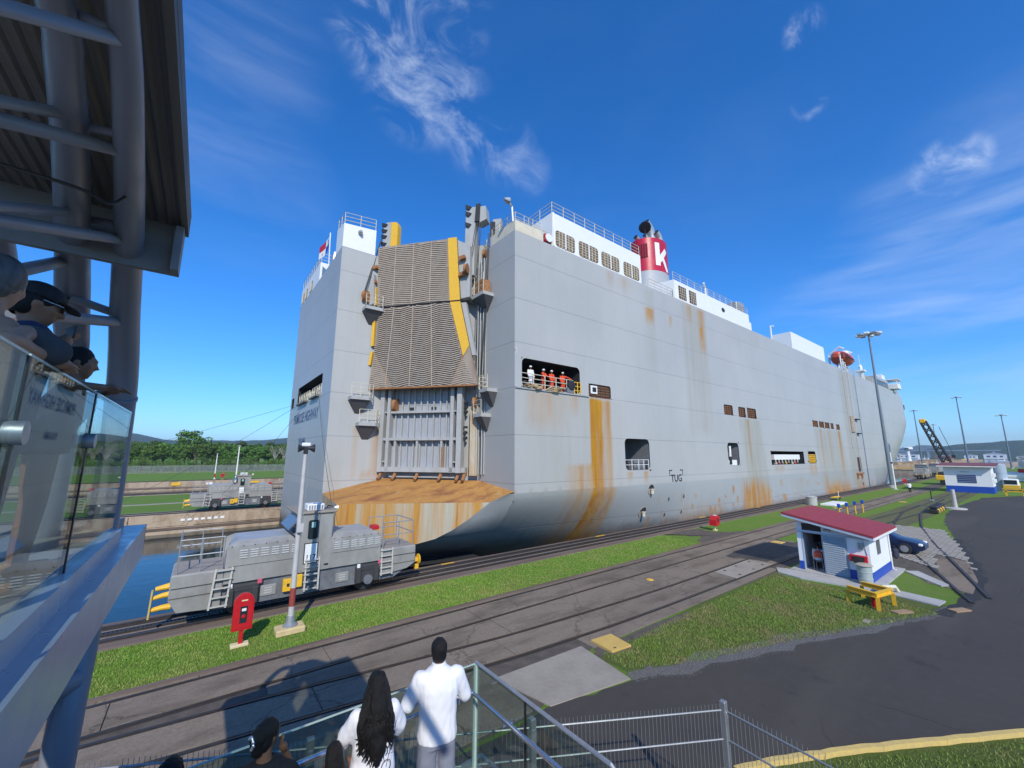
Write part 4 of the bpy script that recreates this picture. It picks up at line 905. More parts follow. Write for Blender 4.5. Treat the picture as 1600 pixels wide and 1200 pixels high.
# ---- houses, funnel and gear on the weather deck
M_house = mat('house_white', (.82, .82, .80), .45, c2=(.70, .68, .62), scale=1.2, amt=.35)
M_housec = mat('house_cream', (.70, .64, .50), .55, c2=(.55, .45, .3), scale=2, amt=.6)
M_winback = mat('louver_back', (.26, .21, .14), .8, c2=(.10, .045, .02), scale=1.6, amt=1)
def grate(x0, x1, z0, z1, y, parent, m_bar, back, nx, nz, r=.15):
    pts = []
    for cx, cz, a0 in ((x1-r, z0+r, -90), (x1-r, z1-r, 0), (x0+r, z1-r, 90), (x0+r, z0+r, 180)):
        for k in range(5): a = R(a0+k*22.5); pts.append((cx+r*math.cos(a), y-.012, cz+r*math.sin(a)))
    g = MB().extr(pts, (0, .05, 0)).build('louver', back, parent)
    m = MB()
    for k in range(1, nx): m.box(x0+(x1-x0)*k/nx-.03, x0+(x1-x0)*k/nx+.03, y-.06, y-.014, z0, z1)
    for k in range(1, nz): m.box(x0+.03, x1-.03, y-.05, y-.016, z0+(z1-z0)*k/nz-.022, z0+(z1-z0)*k/nz+.022)
    m.build('louver_bars', m_bar, g); return g
M_bar = mat('pale_bars', (.62, .58, .48), .6, c2=(.42, .26, .12), scale=5, amt=.7)
HY = YS+.03
h1 = MB().add([(20.85, HY, DZ-.05), (32.9, HY, DZ-.05), (32.9, HY+5, DZ-.05), (20.85, HY+5, DZ-.05), (20.85, HY, 25.8), (32.9, HY, 25.8), (32.9, HY+5, 25.8), (20.85, HY+5, 25.8)], [(0, 1, 5, 4), (1, 2, 6, 5), (2, 3, 7, 6), (3, 0, 4, 7), (4, 5, 6, 7)]).build('engine_casing', M_house, ship)
for a, b in ((21.2, 23.45), (23.95, 26.45), (26.9, 29.45), (30.1, 32.55)): grate(a, b, 22.92, 24.36, HY, h1, M_bar, M_winback, 6, 6, .28); box((a+b)/2-.06, (a+b)/2+.06, HY-.07, HY-.012, 22.92, 24.36).build('mullion', M_house, h1)
MB().tube([(20.95, HY-.06, 22.8), (20.95, HY-.06, 25.8)], .05, 6).build('drain_pipe', M_house, h1)
railing('railing', [(20.9, 26.5, 25.8), (20.9, HY+.08, 25.8), (32.85, HY+.08, 25.8)], 1.0, ship, M_cream, .028, 3, 1.3)
railing('railing', [(XN+.1, 31, DZ), (XN+.1, YS+.1, DZ), (20.8, YS+.1, DZ)], 1.0, ship, M_cream, .03, 3, 1.3)
lbx = box(XN+.03, 19.8, YS+.02, 25.2, DZ-.05, 23.65).build('corner_locker', M_housec, ship)
railing('railing', [(XN+.1, 25.1, 23.65), (XN+.1, YS+.1, 23.65), (19.7, YS+.1, 23.65)], .7, lbx, M_cream, .025, 2, .9)
MB().tube([(17.0, YS+.3, 23.6), (16.9, YS+.3, 24.8), (16.4, YS+.1, 25.0)], .07, 6).build('floodlight_arm', M_house, ship); MB().lathe([(.1, -.2), (.26, .2), (.26, .26)], (16.2, YS+.1, 25.0), 10, axis='X').build('floodlight', M_steel, ship)
box(20.0, 20.7, YS+.02, YS+.2, 22.95, 23.6).build('lifebuoy_box', M_red, ship); MB().lathe([(.36, -.05), (.36, .05)], (20.4, YS-.02, 23.3), 14, axis='Y').build('lifebuoy', M_white, ship)
# second casing
h2 = MB().add([(38.9, HY, DZ-.05), (57.4, HY, DZ-.05), (57.4, HY+5, DZ-.05), (37.6, HY+5, DZ-.05), (38.9, HY, 24.95), (57.4, HY, 24.95), (57.4, HY+5, 24.95), (37.6, HY+5, 24.95)], [(0, 1, 5, 4), (1, 2, 6, 5), (2, 3, 7, 6), (3, 0, 4, 7), (4, 5, 6, 7)]).build('deck_house', M_house, ship)
for a, b in ((39.75, 41.3), (41.95, 43.45)): grate(a, b, 22.98, 24.5, HY, h2, M_bar, M_ventd, 4, 5, .05)
MB().extr([(50.0+.45*math.cos(a), HY-.01, 23.95+.3*math.sin(a)) for a in np.linspace(0, 6.28, 9)[:-1]], (0, .04, 0)).build('porthole', M_black, h2)
railing('railing', [(38.9, HY+.1, 24.95), (57.3, HY+.1, 24.95)], .95, ship, M_cream, .028, 3, 1.5)
for x, w_, h_ in ((53.2, 1.0, .5), (55.0, 2.2, 1.6), (57.9, 1.2, .7)): MB().cbox(x, x+w_, HY+.4, HY+1.6, 24.9 if x < 57 else DZ, (24.9 if x < 57 else DZ+.8)+h_, .08).build('vent_box', M_steel if x == 55.0 else M_house, ship)
for x in (55.3, 55.9, 56.5): MB().tube([(x, HY+.3, 24.9), (x, HY+.3, 26.4)], .18, 8).build('vent_pipe', M_steel, ship)
MB().tube([(47.5, HY+.8, 24.9), (47.5, HY+.8, 26.5), (46.8, HY+.6, 26.9)], .12, 6).build('floodlight_arm', M_house, ship)
MB().tube([(66.0, YS+.5, DZ), (66.0, YS+.5, 25.2), (67.2, YS+.5, 25.4)], .12, 6).build('deck_crane', M_house, ship)
# funnel
FX, FY, FRX, FRY = 42.4, 27.0, 2.65, 2.05
fz0, fz1, fz2 = DZ-.1, 27.9, 32.2
MB().lathe([(1.06, fz0), (1.0, fz1)], (FX, FY, 0), 48, FRX, FRY).build('funnel_base', M_hull if False else mat('funnel_grey', (.40, .41, .42), .5), ship, smooth=True)
M_fred = mat('funnel_red', (.50, .012, .035), .35, c2=(.38, .012, .03), scale=.6, amt=.5)
fn = MB().lathe([(1.003, fz1), (.97, fz2), (.90, fz2+.02), (.90, fz2-.3)], (FX, FY, 0), 48, FRX, FRY).build('funnel', M_fred, ship, smooth=True)
def fpt(a, z, off=.012):
    k = 1.003-(z-fz1)/(fz2-fz1)*.033; return (FX+FRX*k*math.cos(a)+off*math.cos(a), FY+FRY*k*math.sin(a)+off*math.sin(a), z)
def fpatch(poly, m_, name, off=.02, th=None):
    """patch wrapped on the funnel; poly in (arc metres from the middle of the K, z)"""
    a0 = R(-97); out = []
    m = MB(); vs = []
    n = len(poly); sub = []
    for i in range(n):
        p, q = poly[i], poly[(i+1) % n]
        for k in range(4): sub.append((p[0]+(q[0]-p[0])*k/4, p[1]+(q[1]-p[1])*k/4))
    bm = bmesh.new(); vv = [bm.verts.new((s, z, 0)) for s, z in sub]; f = bm.faces.new(vv); bmesh.ops.triangulate(bm, faces=[f]); 
    for _ in range(2): bmesh.ops.subdivide_edges(bm, edges=[e for e in bm.edges if e.calc_length() > .5], cuts=1); bmesh.ops.triangulate(bm, faces=bm.faces[:])
    for v in bm.verts: a = a0+v.co.x/2.3; v.co = Vector(fpt(a, v.co.y, off))
    m.bm(bm); return m.build(name, m_, fn)
fpatch([(-.95, 31.6), (-.35, 31.6), (-.35, 28.6), (-.95, 28.6)], M_white, 'letter_k')
fpatch([(-.35, 30.0), (.55, 31.15), (.95, 30.75), (.25, 29.8), (1.05, 28.1), (.55, 28.05), (-.02, 29.35), (-.35, 29.0)], M_white, 'letter_k')
fpatch([(-3.1, 31.4), (-1.85, 31.4), (-1.85, 29.6), (-3.1, 29.6)], mat('funnel_louver', (.10, .006, .012), .7), 'funnel_louver', .05)
m = MB()
for k in range(5):
    a = R(-97)+(-3.0+k*.27)/2.3; m.beam(fpt(a, 29.65, .09), fpt(a, 31.35, .09), .07, .08)
m.build('louver_slats', M_fred, fn)
fpatch([(-3.4, 29.3), (-3.0, 29.3), (-3.0, 28.4), (-3.4, 28.4)], M_black, 'funnel_hatch', .03)
M_pipe = mat('exhaust_steel', (.55, .56, .56), .35, .5, c2=(.35, .34, .33), scale=2)
for (x, y, h_, r_, lean) in ((FX+.5, FY-.2, 2.9, .62, -1.0), (FX+1.2, FY-.9, 1.7, .42, -.6), (FX+1.5, FY+.2, 1.6, .32, -.3), (FX-1.5, FY+.4, .8, .3, -.4), (FX-1.2, FY-.6, .75, .26, -.3)):
    p = MB().tube([(x, y, fz2-.4), (x, y, fz2+h_*.5), (x+lean*.5, y, fz2+h_*.8), (x+lean*1.3, y, fz2+h_)], [r_, r_, r_*1.0, r_*.95], 14).build('exhaust_pipe', M_pipe, ship, smooth=True)
    e = Vector((x+lean*1.3, y, fz2+h_)); d_ = Vector((lean*.8, 0, h_*.2)).normalized() if lean else Vector((0, 0, 1))
    MB().tube([e-d_*.02, e+d_*.05], r_*.96, 14).build('exhaust_mouth', M_black, p)
MB().tube([(FX-1.9, FY-.9, fz2+1.5), (FX-1.7, FY-.8, fz2+1.75)], [.75, .7], 10).build('spark_screen', M_black, ship)
for q in ((FX-1.9, FY-.9), (FX-1.3, FY-.6)): MB().tube([(q[0], q[1], fz2-.1), (q[0], q[1], fz2+1.3)], .05, 5).build('screen_leg', M_black, ship)
railing('railing', [(34.2, YS+.15, DZ), (38.8, YS+.15, DZ)], 1.0, ship, M_cream, .03, 3, 1.3)
# port and starboard aft houses
wb = MB().add([(XT, YN, DZ-.02), (9.95, YN, DZ-.02), (9.95, 34.6, DZ-.02), (XT, 34.6, DZ-.02), (XT, YN, 24.85), (9.95, YN, 25.1), (9.95, 34.6, 25.3), (XT, 34.6, 25.2)], [(0, 1, 5, 4), (1, 2, 6, 5), (2, 3, 7, 6), (3, 0, 4, 7), (4, 5, 6, 7)]).build('ramp_house', M_house, ship)
railing('railing', [(XT+.06, 34.5, 25.15), (XT+.06, YN+.06, 24.85), (9.9, YN+.06, 25.1)], 1.0, wb, M_cream, .028, 3, 1.2)
MB().lathe([(.1, -.15), (.2, .1), (.2, .15)], (8.6, YN-.25, 24.4), 10, axis='Y').build('floodlight', M_steel, wb)
box(XT+.02, 14, 40.8, 50.1, DZ-.05, 24.75).build('port_house', M_house, ship)
railing('railing', [(XT+.1, 50.0, 24.75), (XT+.1, 40.9, 24.75), (10, 40.9, 24.75)], 1.0, ship, M_cream, .03, 3, 1.2)
for a in (44.0, 46.6, 48.4):
    f = MB().box(XT-.01, XT+.03, a, a+1.3, 22.95, 24.0).build('louver', M_winback, ship); m = MB()
    for k in range(1, 4): m.box(XT-.05, XT-.012, a+1.3*k/4-.04, a+1.3*k/4+.04, 22.95, 24.0)
    m.build('louver_bars', M_bar, f)
railing('railing', [(XN+.1, YN-.6, DZ), (12, YN+.2, DZ), (11.3, YN+.2, DZ)], 1.0, ship, M_cream, .03, 3, 1.4)
# ensign staff with the flag
MB().tube([(XT+.1, 37.4, DZ), (XT+.0, 37.4, 26.3)], .05, 6).build('ensign_staff', M_house, ship)
MB().lathe([(.25, 0), (.3, .5), (.18, 1.3)], (XT+.4, 36.6, DZ), 8).build('deck_fan', M_steel, ship)
flag = bpy.data.objects.new('ensign', None); COL.objects.link(flag); flag.parent = ship
def fl(u, v): return (XT-.05-.3*u+.12*math.sin(u*4), 37.4+u*2.0, 26.0-v*1.3-u*.35+.1*math.sin(u*5+v))
def fpiece(u0, u1, v0, v1, m_, nm):
    m = MB(); n = 6
    for i in range(n+1):
        for j in range(2): m.v.append(fl(u0+(u1-u0)*i/n, v0+(v1-v0)*j))
    m.f = [(2*i, 2*i+1, 2*i+3, 2*i+2) for i in range(n)]; return m.build(nm, m_, flag)
fpiece(0, .5, 0, .5, M_white, 'flag_quarter'); fpiece(.5, 1, 0, .5, M_red, 'flag_quarter'); fpiece(0, .5, .5, 1, M_blue, 'flag_quarter'); fpiece(.5, 1, .5, 1, M_white, 'flag_quarter')
for u, v, m_ in ((.25, .25, M_blue), (.75, .75, M_red)):
    c_ = Vector(fl(u, v)); MB().poly([c_+Vector((-.02, .22*math.cos(a)*(1 if k % 2 else .42), .22*math.sin(a)*(1 if k % 2 else .42))) for k, a in enumerate(np.linspace(R(18-36), R(342-18), 11)[:-1]+0)]).build('flag_star', m_, flag)
# ventilation house, lifeboat, bridge
ac = MB().cbox(80.5, 98.0, 24.2, 27.2, DZ-.05, 27.6, .05).build('ventilation_house', M_house, ship)
box(82.5, 83.5, 24.14, 24.22, 23.6, 24.4).build('house_hatch', M_black, ac) if False else MB().box(80.44, 80.52, 25.2, 25.9, 24.6, 25.4).build('house_hatch', M_black, ac)
lb = MB(); cx, cy, cz = 109.5, 24.0, 26.6; L_, w_, h_ = 9.5, 1.7, 2.5
rows = 13
for i in range(rows):
    u = -1+2*i/(rows-1); k = max(.12, (1-abs(u)**2.6))**.6
    for a in np.linspace(0, 2*math.pi, 13)[:-1]:
        lb.v.append((cx+u*L_/2, cy+w_*k*math.cos(a), cz+h_*.62*k*math.sin(a)*(1.15 if math.sin(a) > 0 else .85)+.3*abs(u)**2))
lb.f = [(i*12+j, i*12+(j+1) % 12, (i+1)*12+(j+1) % 12, (i+1)*12+j) for i in range(rows-1) for j in range(12)]+[tuple(range(12))[::-1], tuple(range((rows-1)*12, rows*12))]
boat = lb.build('lifeboat', mat('lifeboat_orange', (.72, .085, .015), .4, c2=(.5, .05, .01), scale=.8), ship, smooth=True)
MB().cbox(cx+1.4, cx+4.0, cy-.7, cy+.7, cz+1.2, cz+2.4, .3).build('coxswain_dome', M_house, boat)
MB().tube([(cx-4.9, cy-1.72, cz+.1), (cx, cy-1.85, cz-.1), (cx+4.9, cy-1.0, cz+.2)], .08, 6).build('fender_line', M_black, boat)
for x in (cx-3, cx+2.8):
    MB().tube([(x, cy+1.5, DZ), (x, cy+1.6, 27.5), (x, cy-.4, 29.0), (x, cy-1.2, 28.4)], .2, 6).build('davit', M_house, ship)
    MB().beam((x-.8, cy, DZ), (x, cy, cz-1.2), .25, .25).build('boat_cradle', M_house, ship)
railing('railing', [(99, YS+.1, DZ), (112, YS+.1, DZ), (126, YS+.1, DZ)], 1.1, ship, M_cream, .05, 3, 1.6)
for x, z1_ in ((101.2, 26.3), (102.6, 25.2), (104.0, 24.7)): MB().tube([(x, YS+.6, DZ), (x, YS+.6, z1_), (x-1.0, YS+.4, z1_+.1)], .12, 6).build('deck_davit', M_house, ship)
m = MB().tube([(124, 24, DZ), (124, 24, 27.5)], [.6, .3], 8); m.box(123, 125, 23.2, 24.8, 25.8, 26.2); m.box(122.6, 125.6, 23.9, 24.1, 27.0, 27.25); m.tube([(124, 24, 27), (123.5, 24, 30)], .08, 5); m.build('radar_mast', M_house, ship)
br = MB().cbox(128, 141, YS+.4, 2*YC-YS-.4, DZ-.05, 25.3, .1).build('bridge_house', mat('bridge_grey', (.42, .44, .47), .5), ship)
for k in range(6): box(129.0+k*2.0, 130.5+k*2.0, YS+.34, YS+.42, 23.1, 24.5).build('bridge_window', mat('window_dark', (.05, .06, .07), .15), br)
bw = MB().cbox(142.5, 146, 20.6, 24, 23.2, 24.6, .1).build('bridge_wing', M_house, ship); MB().cbox(142, 147, 20.4, 24, 25.6, 25.8, .05).build('wing_roof', M_house, bw)
for p in ((142.6, 20.8), (145.8, 20.8), (142.6, 23.8)): MB().tube([(p[0], p[1], 24.5), (p[0], p[1], 25.7)], .08, 5).build('wing_stanchion', M_house, bw)
MB().cbox(137, 140, YS+.6, YS+4, 25.3, 26.6, .1).build('bridge_top', M_house, ship)
railing('railing', [(146, YS+.3, DZ), (156, YS+1.0, DZ)], 1.1, ship, M_cream, .06, 3, 2)
for x in (163.2, 165.4): MB().box(x, x+1.6, YS+16*((x-143.5)/63)**2.05-.12, YS+16*((x-143.5)/63)**2.05+.6, 19.6, 20.8).build('bow_vent', M_ventd, ship)
# pilot ladder trunk on the side
m = MB(); m.box(98.0, 98.35, YS-.12, YS, 7.5, 22.7); m.box(101.6, 101.9, YS-.12, YS, 2.6, 22.7); m.build('guide_rail', M_hull, ship)
MB().box(99.0, 101.2, YS-.22, YS, 10.5, 13.6).build('trunk_cover', mat('trunk_tan', (.42, .38, .32), .7, c2=(.33, .2, .1), scale=1, amt=.8), ship)
MB().box(100.3, 102.6, YS-.05, YS-.004, 3.0, 5.7).build('pilot_door', M_ventd, ship)
m = MB(); m.box(98.4, 102.6, YS-.3, YS, 2.5, 2.8); m.box(98.5, 98.8, YS-.25, YS, 1.7, 2.6); m.box(101.4, 101.8, YS-.25, YS, 1.7, 2.6); m.build('pilot_step', M_rustm, ship)
for z in (10.2, 13.0): box(102.0, 104.0, YS-.5, YS, z, z+.2).build('trunk_platform', M_black, ship)
# lines from the transom chocks to the far wall
M_line = mat('mooring_line', (.04, .04, .05), .8)
def sag(a, b, d, r, n=10):
    a, b = Vector(a), Vector(b); return [a.lerp(b, k/n)+Vector((0, 0, -d*math.sin(math.pi*k/n))) for k in range(n+1)]
for i, (y, e, nm) in enumerate(((44.5, (-22, 55.2, 1.2), 'upper'), (40.5, (-6.5, 55.4, 1.0), 'middle'), (39.0, (2.0, 55.2, 1.4), 'lower'), (36.0, (5.4, 20.8, 2.6), 'near'))):
    tag(MB().tube(sag((XT-.1, y, 11.0), e, .5, .03), .013, 5).build('tow_cable', M_line), ('thin dark tow cable running from the transom far to the left', 'thin dark tow cable crossing the name on the transom', 'thin dark tow cable ending at the far towing locomotive', 'thin dark tow cable dropping past the transom edge to the near locomotive')[i], 'cable')
# ================================================================== TOWING LOCOMOTIVES
M_loco = mat('loco_grey', (.37, .36, .335), .42, c2=(.22, .21, .19), scale=1.3, amt=.8, scl=(1, 1, .5), metal=.15)
M_locob = mat('loco_roof', (.36, .37, .38), .45, c2=(.26, .26, .26), scale=1.5, amt=.6)
M_locod = mat('loco_frame', (.17, .18, .20), .5, c2=(.09, .09, .09), scale=2, amt=.8)
M_under = mat('loco_running_gear', (.035, .037, .04), .6, c2=(.07, .06, .05), scale=4)
M_louv = mat('louver_silver', (.60, .60, .58), .4, .3, c2=(.4, .4, .38), scale=8)
M_lglass = mat('cab_glass', (.02, .03, .035), .08)
M_lpale = mat('ladder_pale', (.52, .50, .45), .6, c2=(.36, .33, .28), scale=8)
M_pink = mat('safety_pink', (.55, .10, .16), .5)
def loco(label, number, group):
    t_ = thing('towing_locomotive', label, 'locomotive', (0, 0, 0), group)
    W_ = 1.14
    MB().extr([(-4.45, -W_+.1, 1.2), (-4.2, -W_+.1, .60), (-3.2, -W_+.1, .42), (3.5, -W_+.1, .42), (4.5, -W_+.1, .95), (4.5, -W_+.1, 1.3), (-4.45, -W_+.1, 1.3)], (0, 2*W_-.2, 0)).build('frame', M_locod, t_)
    for x0, x1, z1 in ((-4.55, -3.0, 1.82), (2.78, 4.55, 1.72)):
        d_ = MB().cbox(x0, x1, -W_, W_, 1.02 if x0 < 0 else .98, z1, .05).build('end_deck', M_loco, t_)
        MB().box(x0+.06, x1-.06, -W_+.06, W_-.06, z1, z1+.015).build('deck_plate', mat('deck_tread', (.30, .27, .24), .9, c2=(.2, .17, .15), scale=3), d_)
        MB().box(x0+.04, x1-.04, -W_-.012, -W_, 1.36, 1.39).build('deck_seam', M_under, d_)
    MB().extr([(-4.55, -W_, 1.02), (-4.28, -W_, .58), (-3.05, -W_, .50), (-3.05, -W_, 1.02)], (0, 2*W_, 0)).build('end_skirt', M_loco, t_)
    MB().extr([(2.9, -W_, .98), (2.9, -W_, .62), (4.1, -W_, .74), (4.55, -W_, .98)], (0, 2*W_, 0)).build('end_skirt', M_loco, t_)
    for x0, x1, z1, s_ in ((-3.02, -.50, 2.74, -1), (.62, 2.80, 2.62, 1)):
        y0, y1 = -W_-.02, W_+.02; c_ = .16; e = .32
        prof = [(y0, 1.28), (y0, z1-c_), (y0+c_*1.6, z1), (y1-c_*1.6, z1), (y1, z1-c_), (y1, 1.28)]
        xa, xb = (x0+e, x1) if s_ < 0 else (x0, x1-e)
        low = (x0, x1)
        vs = [((x0 if z < z1-.3 else xa) if True else 0, y, z) for y, z in prof]
        ends0 = [(x0 if (s_ > 0 or z < z1-.01) else x0+e, y, z) for y, z in prof]; ends1 = [(x1 if (s_ < 0 or z < z1-.01) else x1-e, y, z) for y, z in prof]
        n = len(prof)
        hd = MB().add(ends0+ends1, [(i, i+1, n+i+1, n+i) for i in range(n-1)]+[tuple(range(n)), tuple(range(n, 2*n))[::-1], (n-1, 0, n, 2*n-1)]).build('hood', M_loco, t_)
        MB().box(xa+.02, xb-.02, y0+c_*1.7, y1-c_*1.7, z1, z1+.012).build('hood_roof', M_locob, hd)
        for sd_ in (-1, 1):
            for g_ in range(6):
                lx = (x0+.42 if s_ < 0 else x0+.16)+g_*.35
                lv = MB()
                for k in range(4):
                    zz = z1-.62+k*.085; yy = sd_*(W_+.02)
                    lv.add([(lx, yy, zz), (lx+.25, yy, zz), (lx+.25, yy+sd_*.035, zz+.02), (lx, yy+sd_*.035, zz+.02), (lx, yy, zz+.05), (lx+.25, yy, zz+.05)], [(0, 1, 2, 3), (3, 2, 5, 4), (0, 3, 4), (1, 5, 2)])
                lv.build('louver', M_louv, hd)
            MB().box(x0+.1, x1-.05, sd_*(W_+.02)-.008, sd_*(W_+.02)+.008, 1.86, 1.875).build('panel_seam', M_under, hd)
            for k in range(7):
                bx = x0+.15+k*(x1-x0-.3)/6; MB().lathe([(.022, -.01), (.022, .01)], (bx, sd_*(W_+.025), z1-.16), 6, axis='Y').build('bolt', M_under, hd)
    # cab
    cb = MB().extr([(-.52, -W_-.03, 1.28), (-.52, -W_-.03, 2.7), (-.62, -W_-.03, 3.55), (.66, -W_-.03, 3.55), (.62, -W_-.03, 1.28)], (0, 2*W_+.06, 0)).build('cab', M_loco, t_)
    MB().cbox(-.78, .78, -W_-.12, W_+.12, 3.55, 3.65, .03).build('cab_roof', mat('cab_roof_tan', (.30, .26, .21), .7), cb)
    for sd_ in (-1, 1):
        y = sd_*(W_+.035)
        pts = []
        for cx_, cz_, a0 in ((.02, 2.62, -90), (.02, 3.22, 0), (-.22, 3.22, 90), (-.22, 2.62, 180)):
            for k in range(4): a = R(a0+k*30); pts.append((cx_+.08*math.cos(a), y, cz_+.08*math.sin(a)))
        w1 = MB().extr(pts, (0, sd_*.012, 0)).build('side_window', M_lglass, cb)
        MB().box(-.18, -.02, min(y, y+sd_*.016), max(y, y+sd_*.016), 3.0, 3.22).build('window_notice', mat('pale_green_notice', (.35, .55, .50), .5), w1)
        pl = MB().box(-.36, .1, min(y, y+sd_*.02), max(y, y+sd_*.02), 1.62, 2.36).build('number_plate', M_white, cb)
        lettering('number_lettering', number, .26, (-.13, y+sd_*.022, 1.83), (-sd_, 0, 0), (0, 0, 1), M_mark, pl, .006, .002)
        MB().box(-.40, .14, min(y, y+sd_*.012), max(y, y+sd_*.012), 1.58, 2.40).build('plate_frame', M_under, cb)
    for sx in (-1, 1):
        x = -.60 if sx < 0 else .655
        for y in (-.62, 0, .62): MB().add([(x-.03*sx*0-.02, y-.26, 2.85), (x-.02, y+.26, 2.85), (x-.05*(sx < 0), y+.26, 3.42), (x-.05*(sx < 0), y-.26, 3.42)], [(0, 1, 2, 3)]).build('end_window', M_lglass, cb)
    MB().add([(-.60, -1.0, 3.42), (-.60, 1.0, 3.42), (-1.02, 1.0, 2.98), (-1.02, -1.0, 2.98), (-.58, -1.0, 3.38), (-.58, 1.0, 3.38), (-1.0, 1.0, 2.94), (-1.0, -1.0, 2.94)], [(0, 1, 2, 3), (7, 6, 5, 4), (0, 4, 5, 1), (2, 6, 7, 3), (1, 5, 6, 2), (3, 7, 4, 0)]).build('visor', mat('visor_blue', (.11, .14, .20), .3), cb)
    MB().tube([(-.98, -1.05, 2.95), (-.8, -1.08, 2.75), (-.6, -1.1, 2.4)], .03, 6).build('visor_stay', M_under, cb)
    ac_ = MB().cbox(-.35, .32, -.95, -.3, 3.65, 3.92, .03).build('roof_cooler', M_white, cb)
    for k in range(6): MB().box(-.30+k*.1, -.24+k*.1, -.962, -.95, 3.70, 3.87).build('cooler_grille', M_steel, ac_)
    MB().tube([(.45, -.6, 3.65), (.55, -.6, 3.78), (.75, -.6, 3.74)], .03, 6).build('horn', M_under, cb); MB().lathe([(.04, 0), (.09, .16)], (.72, -.95, 3.72), 10, axis='X').build('headlamp', M_white, cb)
    # ladders
    for lx, z0, z1, lean in ((-3.28, .50, 1.82, .10), (-.28, .55, 1.75, .0), (2.86, .62, 1.72, .0)):
        ld = MB()
        for e in (0, .50): ld.beam((lx+e-.10*(lean > 0), -W_-.10, z0), (lx+e, -W_-.06, z1+.05), .045, .06)
        n = 5
        for k in range(n): zz = z0+.06+(z1-z0-.1)*k/(n-1); ld.box(lx-.06+.02*k*(lean > 0), lx+.46+.02*k*(lean > 0), -W_-.14, -W_-.05, zz, zz+.035)
        ld.build('ladder', M_lpale, t_)
    # guard rails on the end decks
    for xs_, z, flip in (((-4.4, -3.1), 1.82, -1), ((2.95, 4.4), 1.72, 1)):
        a, b = xs_; out = a if flip < 0 else b; inn = b if flip < 0 else a
        for y in (-W_+.08, W_-.08):
            g_ = MB()
            for x in (a, (a+b)/2, b): g_.tube([(x, y, z), (x, y, z+1.15)], .022, 6)
            for h_ in (.6, 1.15): g_.tube([(a, y, z+h_), (b, y, z+h_)], .022, 6)
            g_.build('guard_rail', M_steel, t_)
        g_ = MB()
        for h_ in (.6, 1.15): g_.tube([(out, -W_+.08, z+h_), (out, W_-.08, z+h_)], .022, 6)
        g_.build('guard_rail', M_steel, t_)
    MB().cbox(2.45, 2.75, -1.0, -.5, 2.6, 2.78, .03).build('lamp_box', M_red, t_)
    # wheels and axle boxes
    for x in (-2.35, 2.30):
        for sd_ in (-1, 1):
            y = sd_*.74
            w_ = MB().lathe([(.1, -.08), (.46, -.08), (.50, -.05), (.50, .02), (.54, .05), (.54, .08), (.1, .08)], (x, y, .54), 20, axis='Y').build('wheel', M_under, t_, smooth=True)
            MB().lathe([(.12, -.1), (.20, -.1), (.20, .1), (.12, .1)], (x, sd_*(W_-.02), .56), 12, axis='Y').build('axle_box', M_locod, w_)
            for e in (-.42, .36): MB().cbox(x+e-.1, x+e+.12, sd_*(W_+.02)-.06, sd_*(W_+.02)+.06, .45, 1.05, .03).build('spring_hanger', M_under, w_)
            MB().box(x-.42, x+.42, sd_*W_-.03, sd_*W_+.03, .96, 1.06).build('equaliser', M_under, w_)
            MB().cbox(x-.55, x+.55, min(sd_*W_, sd_*(W_-.16)), max(sd_*W_, sd_*(W_-.16)), .42, 1.2, .08).build('wheel_recess', M_under, w_)
        MB().cbox(x-.5, x-.36, -W_-.06, -W_, 1.08, 1.25, .02).build('notice', M_white, t_); MB().cbox(x+.42, x+.58, -W_-.06, -W_, 1.12, 1.3, .02).build('notice', M_pink, t_)
    for x in (-1.55, 1.2):
        p_ = MB().cbox(x-.25, x+.3, -W_+.06, -W_+.12, .6, 1.0, .03).build('vent_panel', M_loco, t_)
        for k in range(3): MB().box(x-.12, x+.15, -W_+.05, -W_+.06, .7+k*.09, .74+k*.09).build('vent_slat', M_louv, p_)
    yb = MB().cbox(-1.05, -.68, -W_-.10, -W_+.1, .66, 1.12, .02).build('cable_box', M_yellow, t_); MB().box(-.92, -.82, -W_-.106, -W_-.1, .84, .96).build('box_lock', M_black, yb)
    MB().cbox(-.70, -.36, -W_-.06, -W_+.1, .74, 1.22, .02).build('cable_box', M_yellow, t_)
    MB().cbox(.30, .72, -W_-.03, -W_+.1, 1.28, 1.62, .02).build('step_box', M_loco, t_); MB().box(.42, .58, -W_-.035, -W_-.03, 1.42, 1.5).build('step_slot', M_black, t_)
    # couplers
    c1 = MB().tube([(-4.5, -.75, 1.15), (-4.7, -.75, 1.14), (-4.98, -.75, 1.08)], [.10, .085, .065], 10)
    cp = c1.build('coupler', M_yellow, t_); MB().tube([(-4.45, -.75, .74), (-4.7, -.75, .74), (-5.0, -.75, .70)], [.11, .09, .07], 10).build('coupler', M_yellow, t_)
    MB().tube([(-4.5, .6, 1.1), (-4.98, .6, 1.05)], [.13, .08], 10).build('coupler', M_yellow, t_)
    MB().beam((-5.02, -.75, .45), (-5.0, -.75, 1.35), .22, .05).build('coupler_plate', mat('pale_yellow_steel', (.55, .40, .12), .6), cp)
    MB().beam((4.55, -.72, .98), (4.85, -.72, .95), .18, .18).build('coupler', M_yellow, t_)
    MB().lathe([(.08, 0), (.24, .03), (.24, .08), (.1, .12)], (4.82, -.72, .95), 14, axis='X').build('buffer', M_yellow, t_, smooth=True); MB().cbox(4.7, 4.9, -.8, -.62, .5, .72, .03).build('buffer', M_yellow, t_)
    return t_
lk = loco('grey towing locomotive numbered 117 on the near lock wall beside the lamp pole', '117', 'towing locomotives')
lk.location = (4.15, 20.14, .06)
lk2 = copy_tree(lk); lk2.location = (4.05, 55.7, .05); lk2['label'] = 'grey towing locomotive on the far lock wall half hidden by the stern'
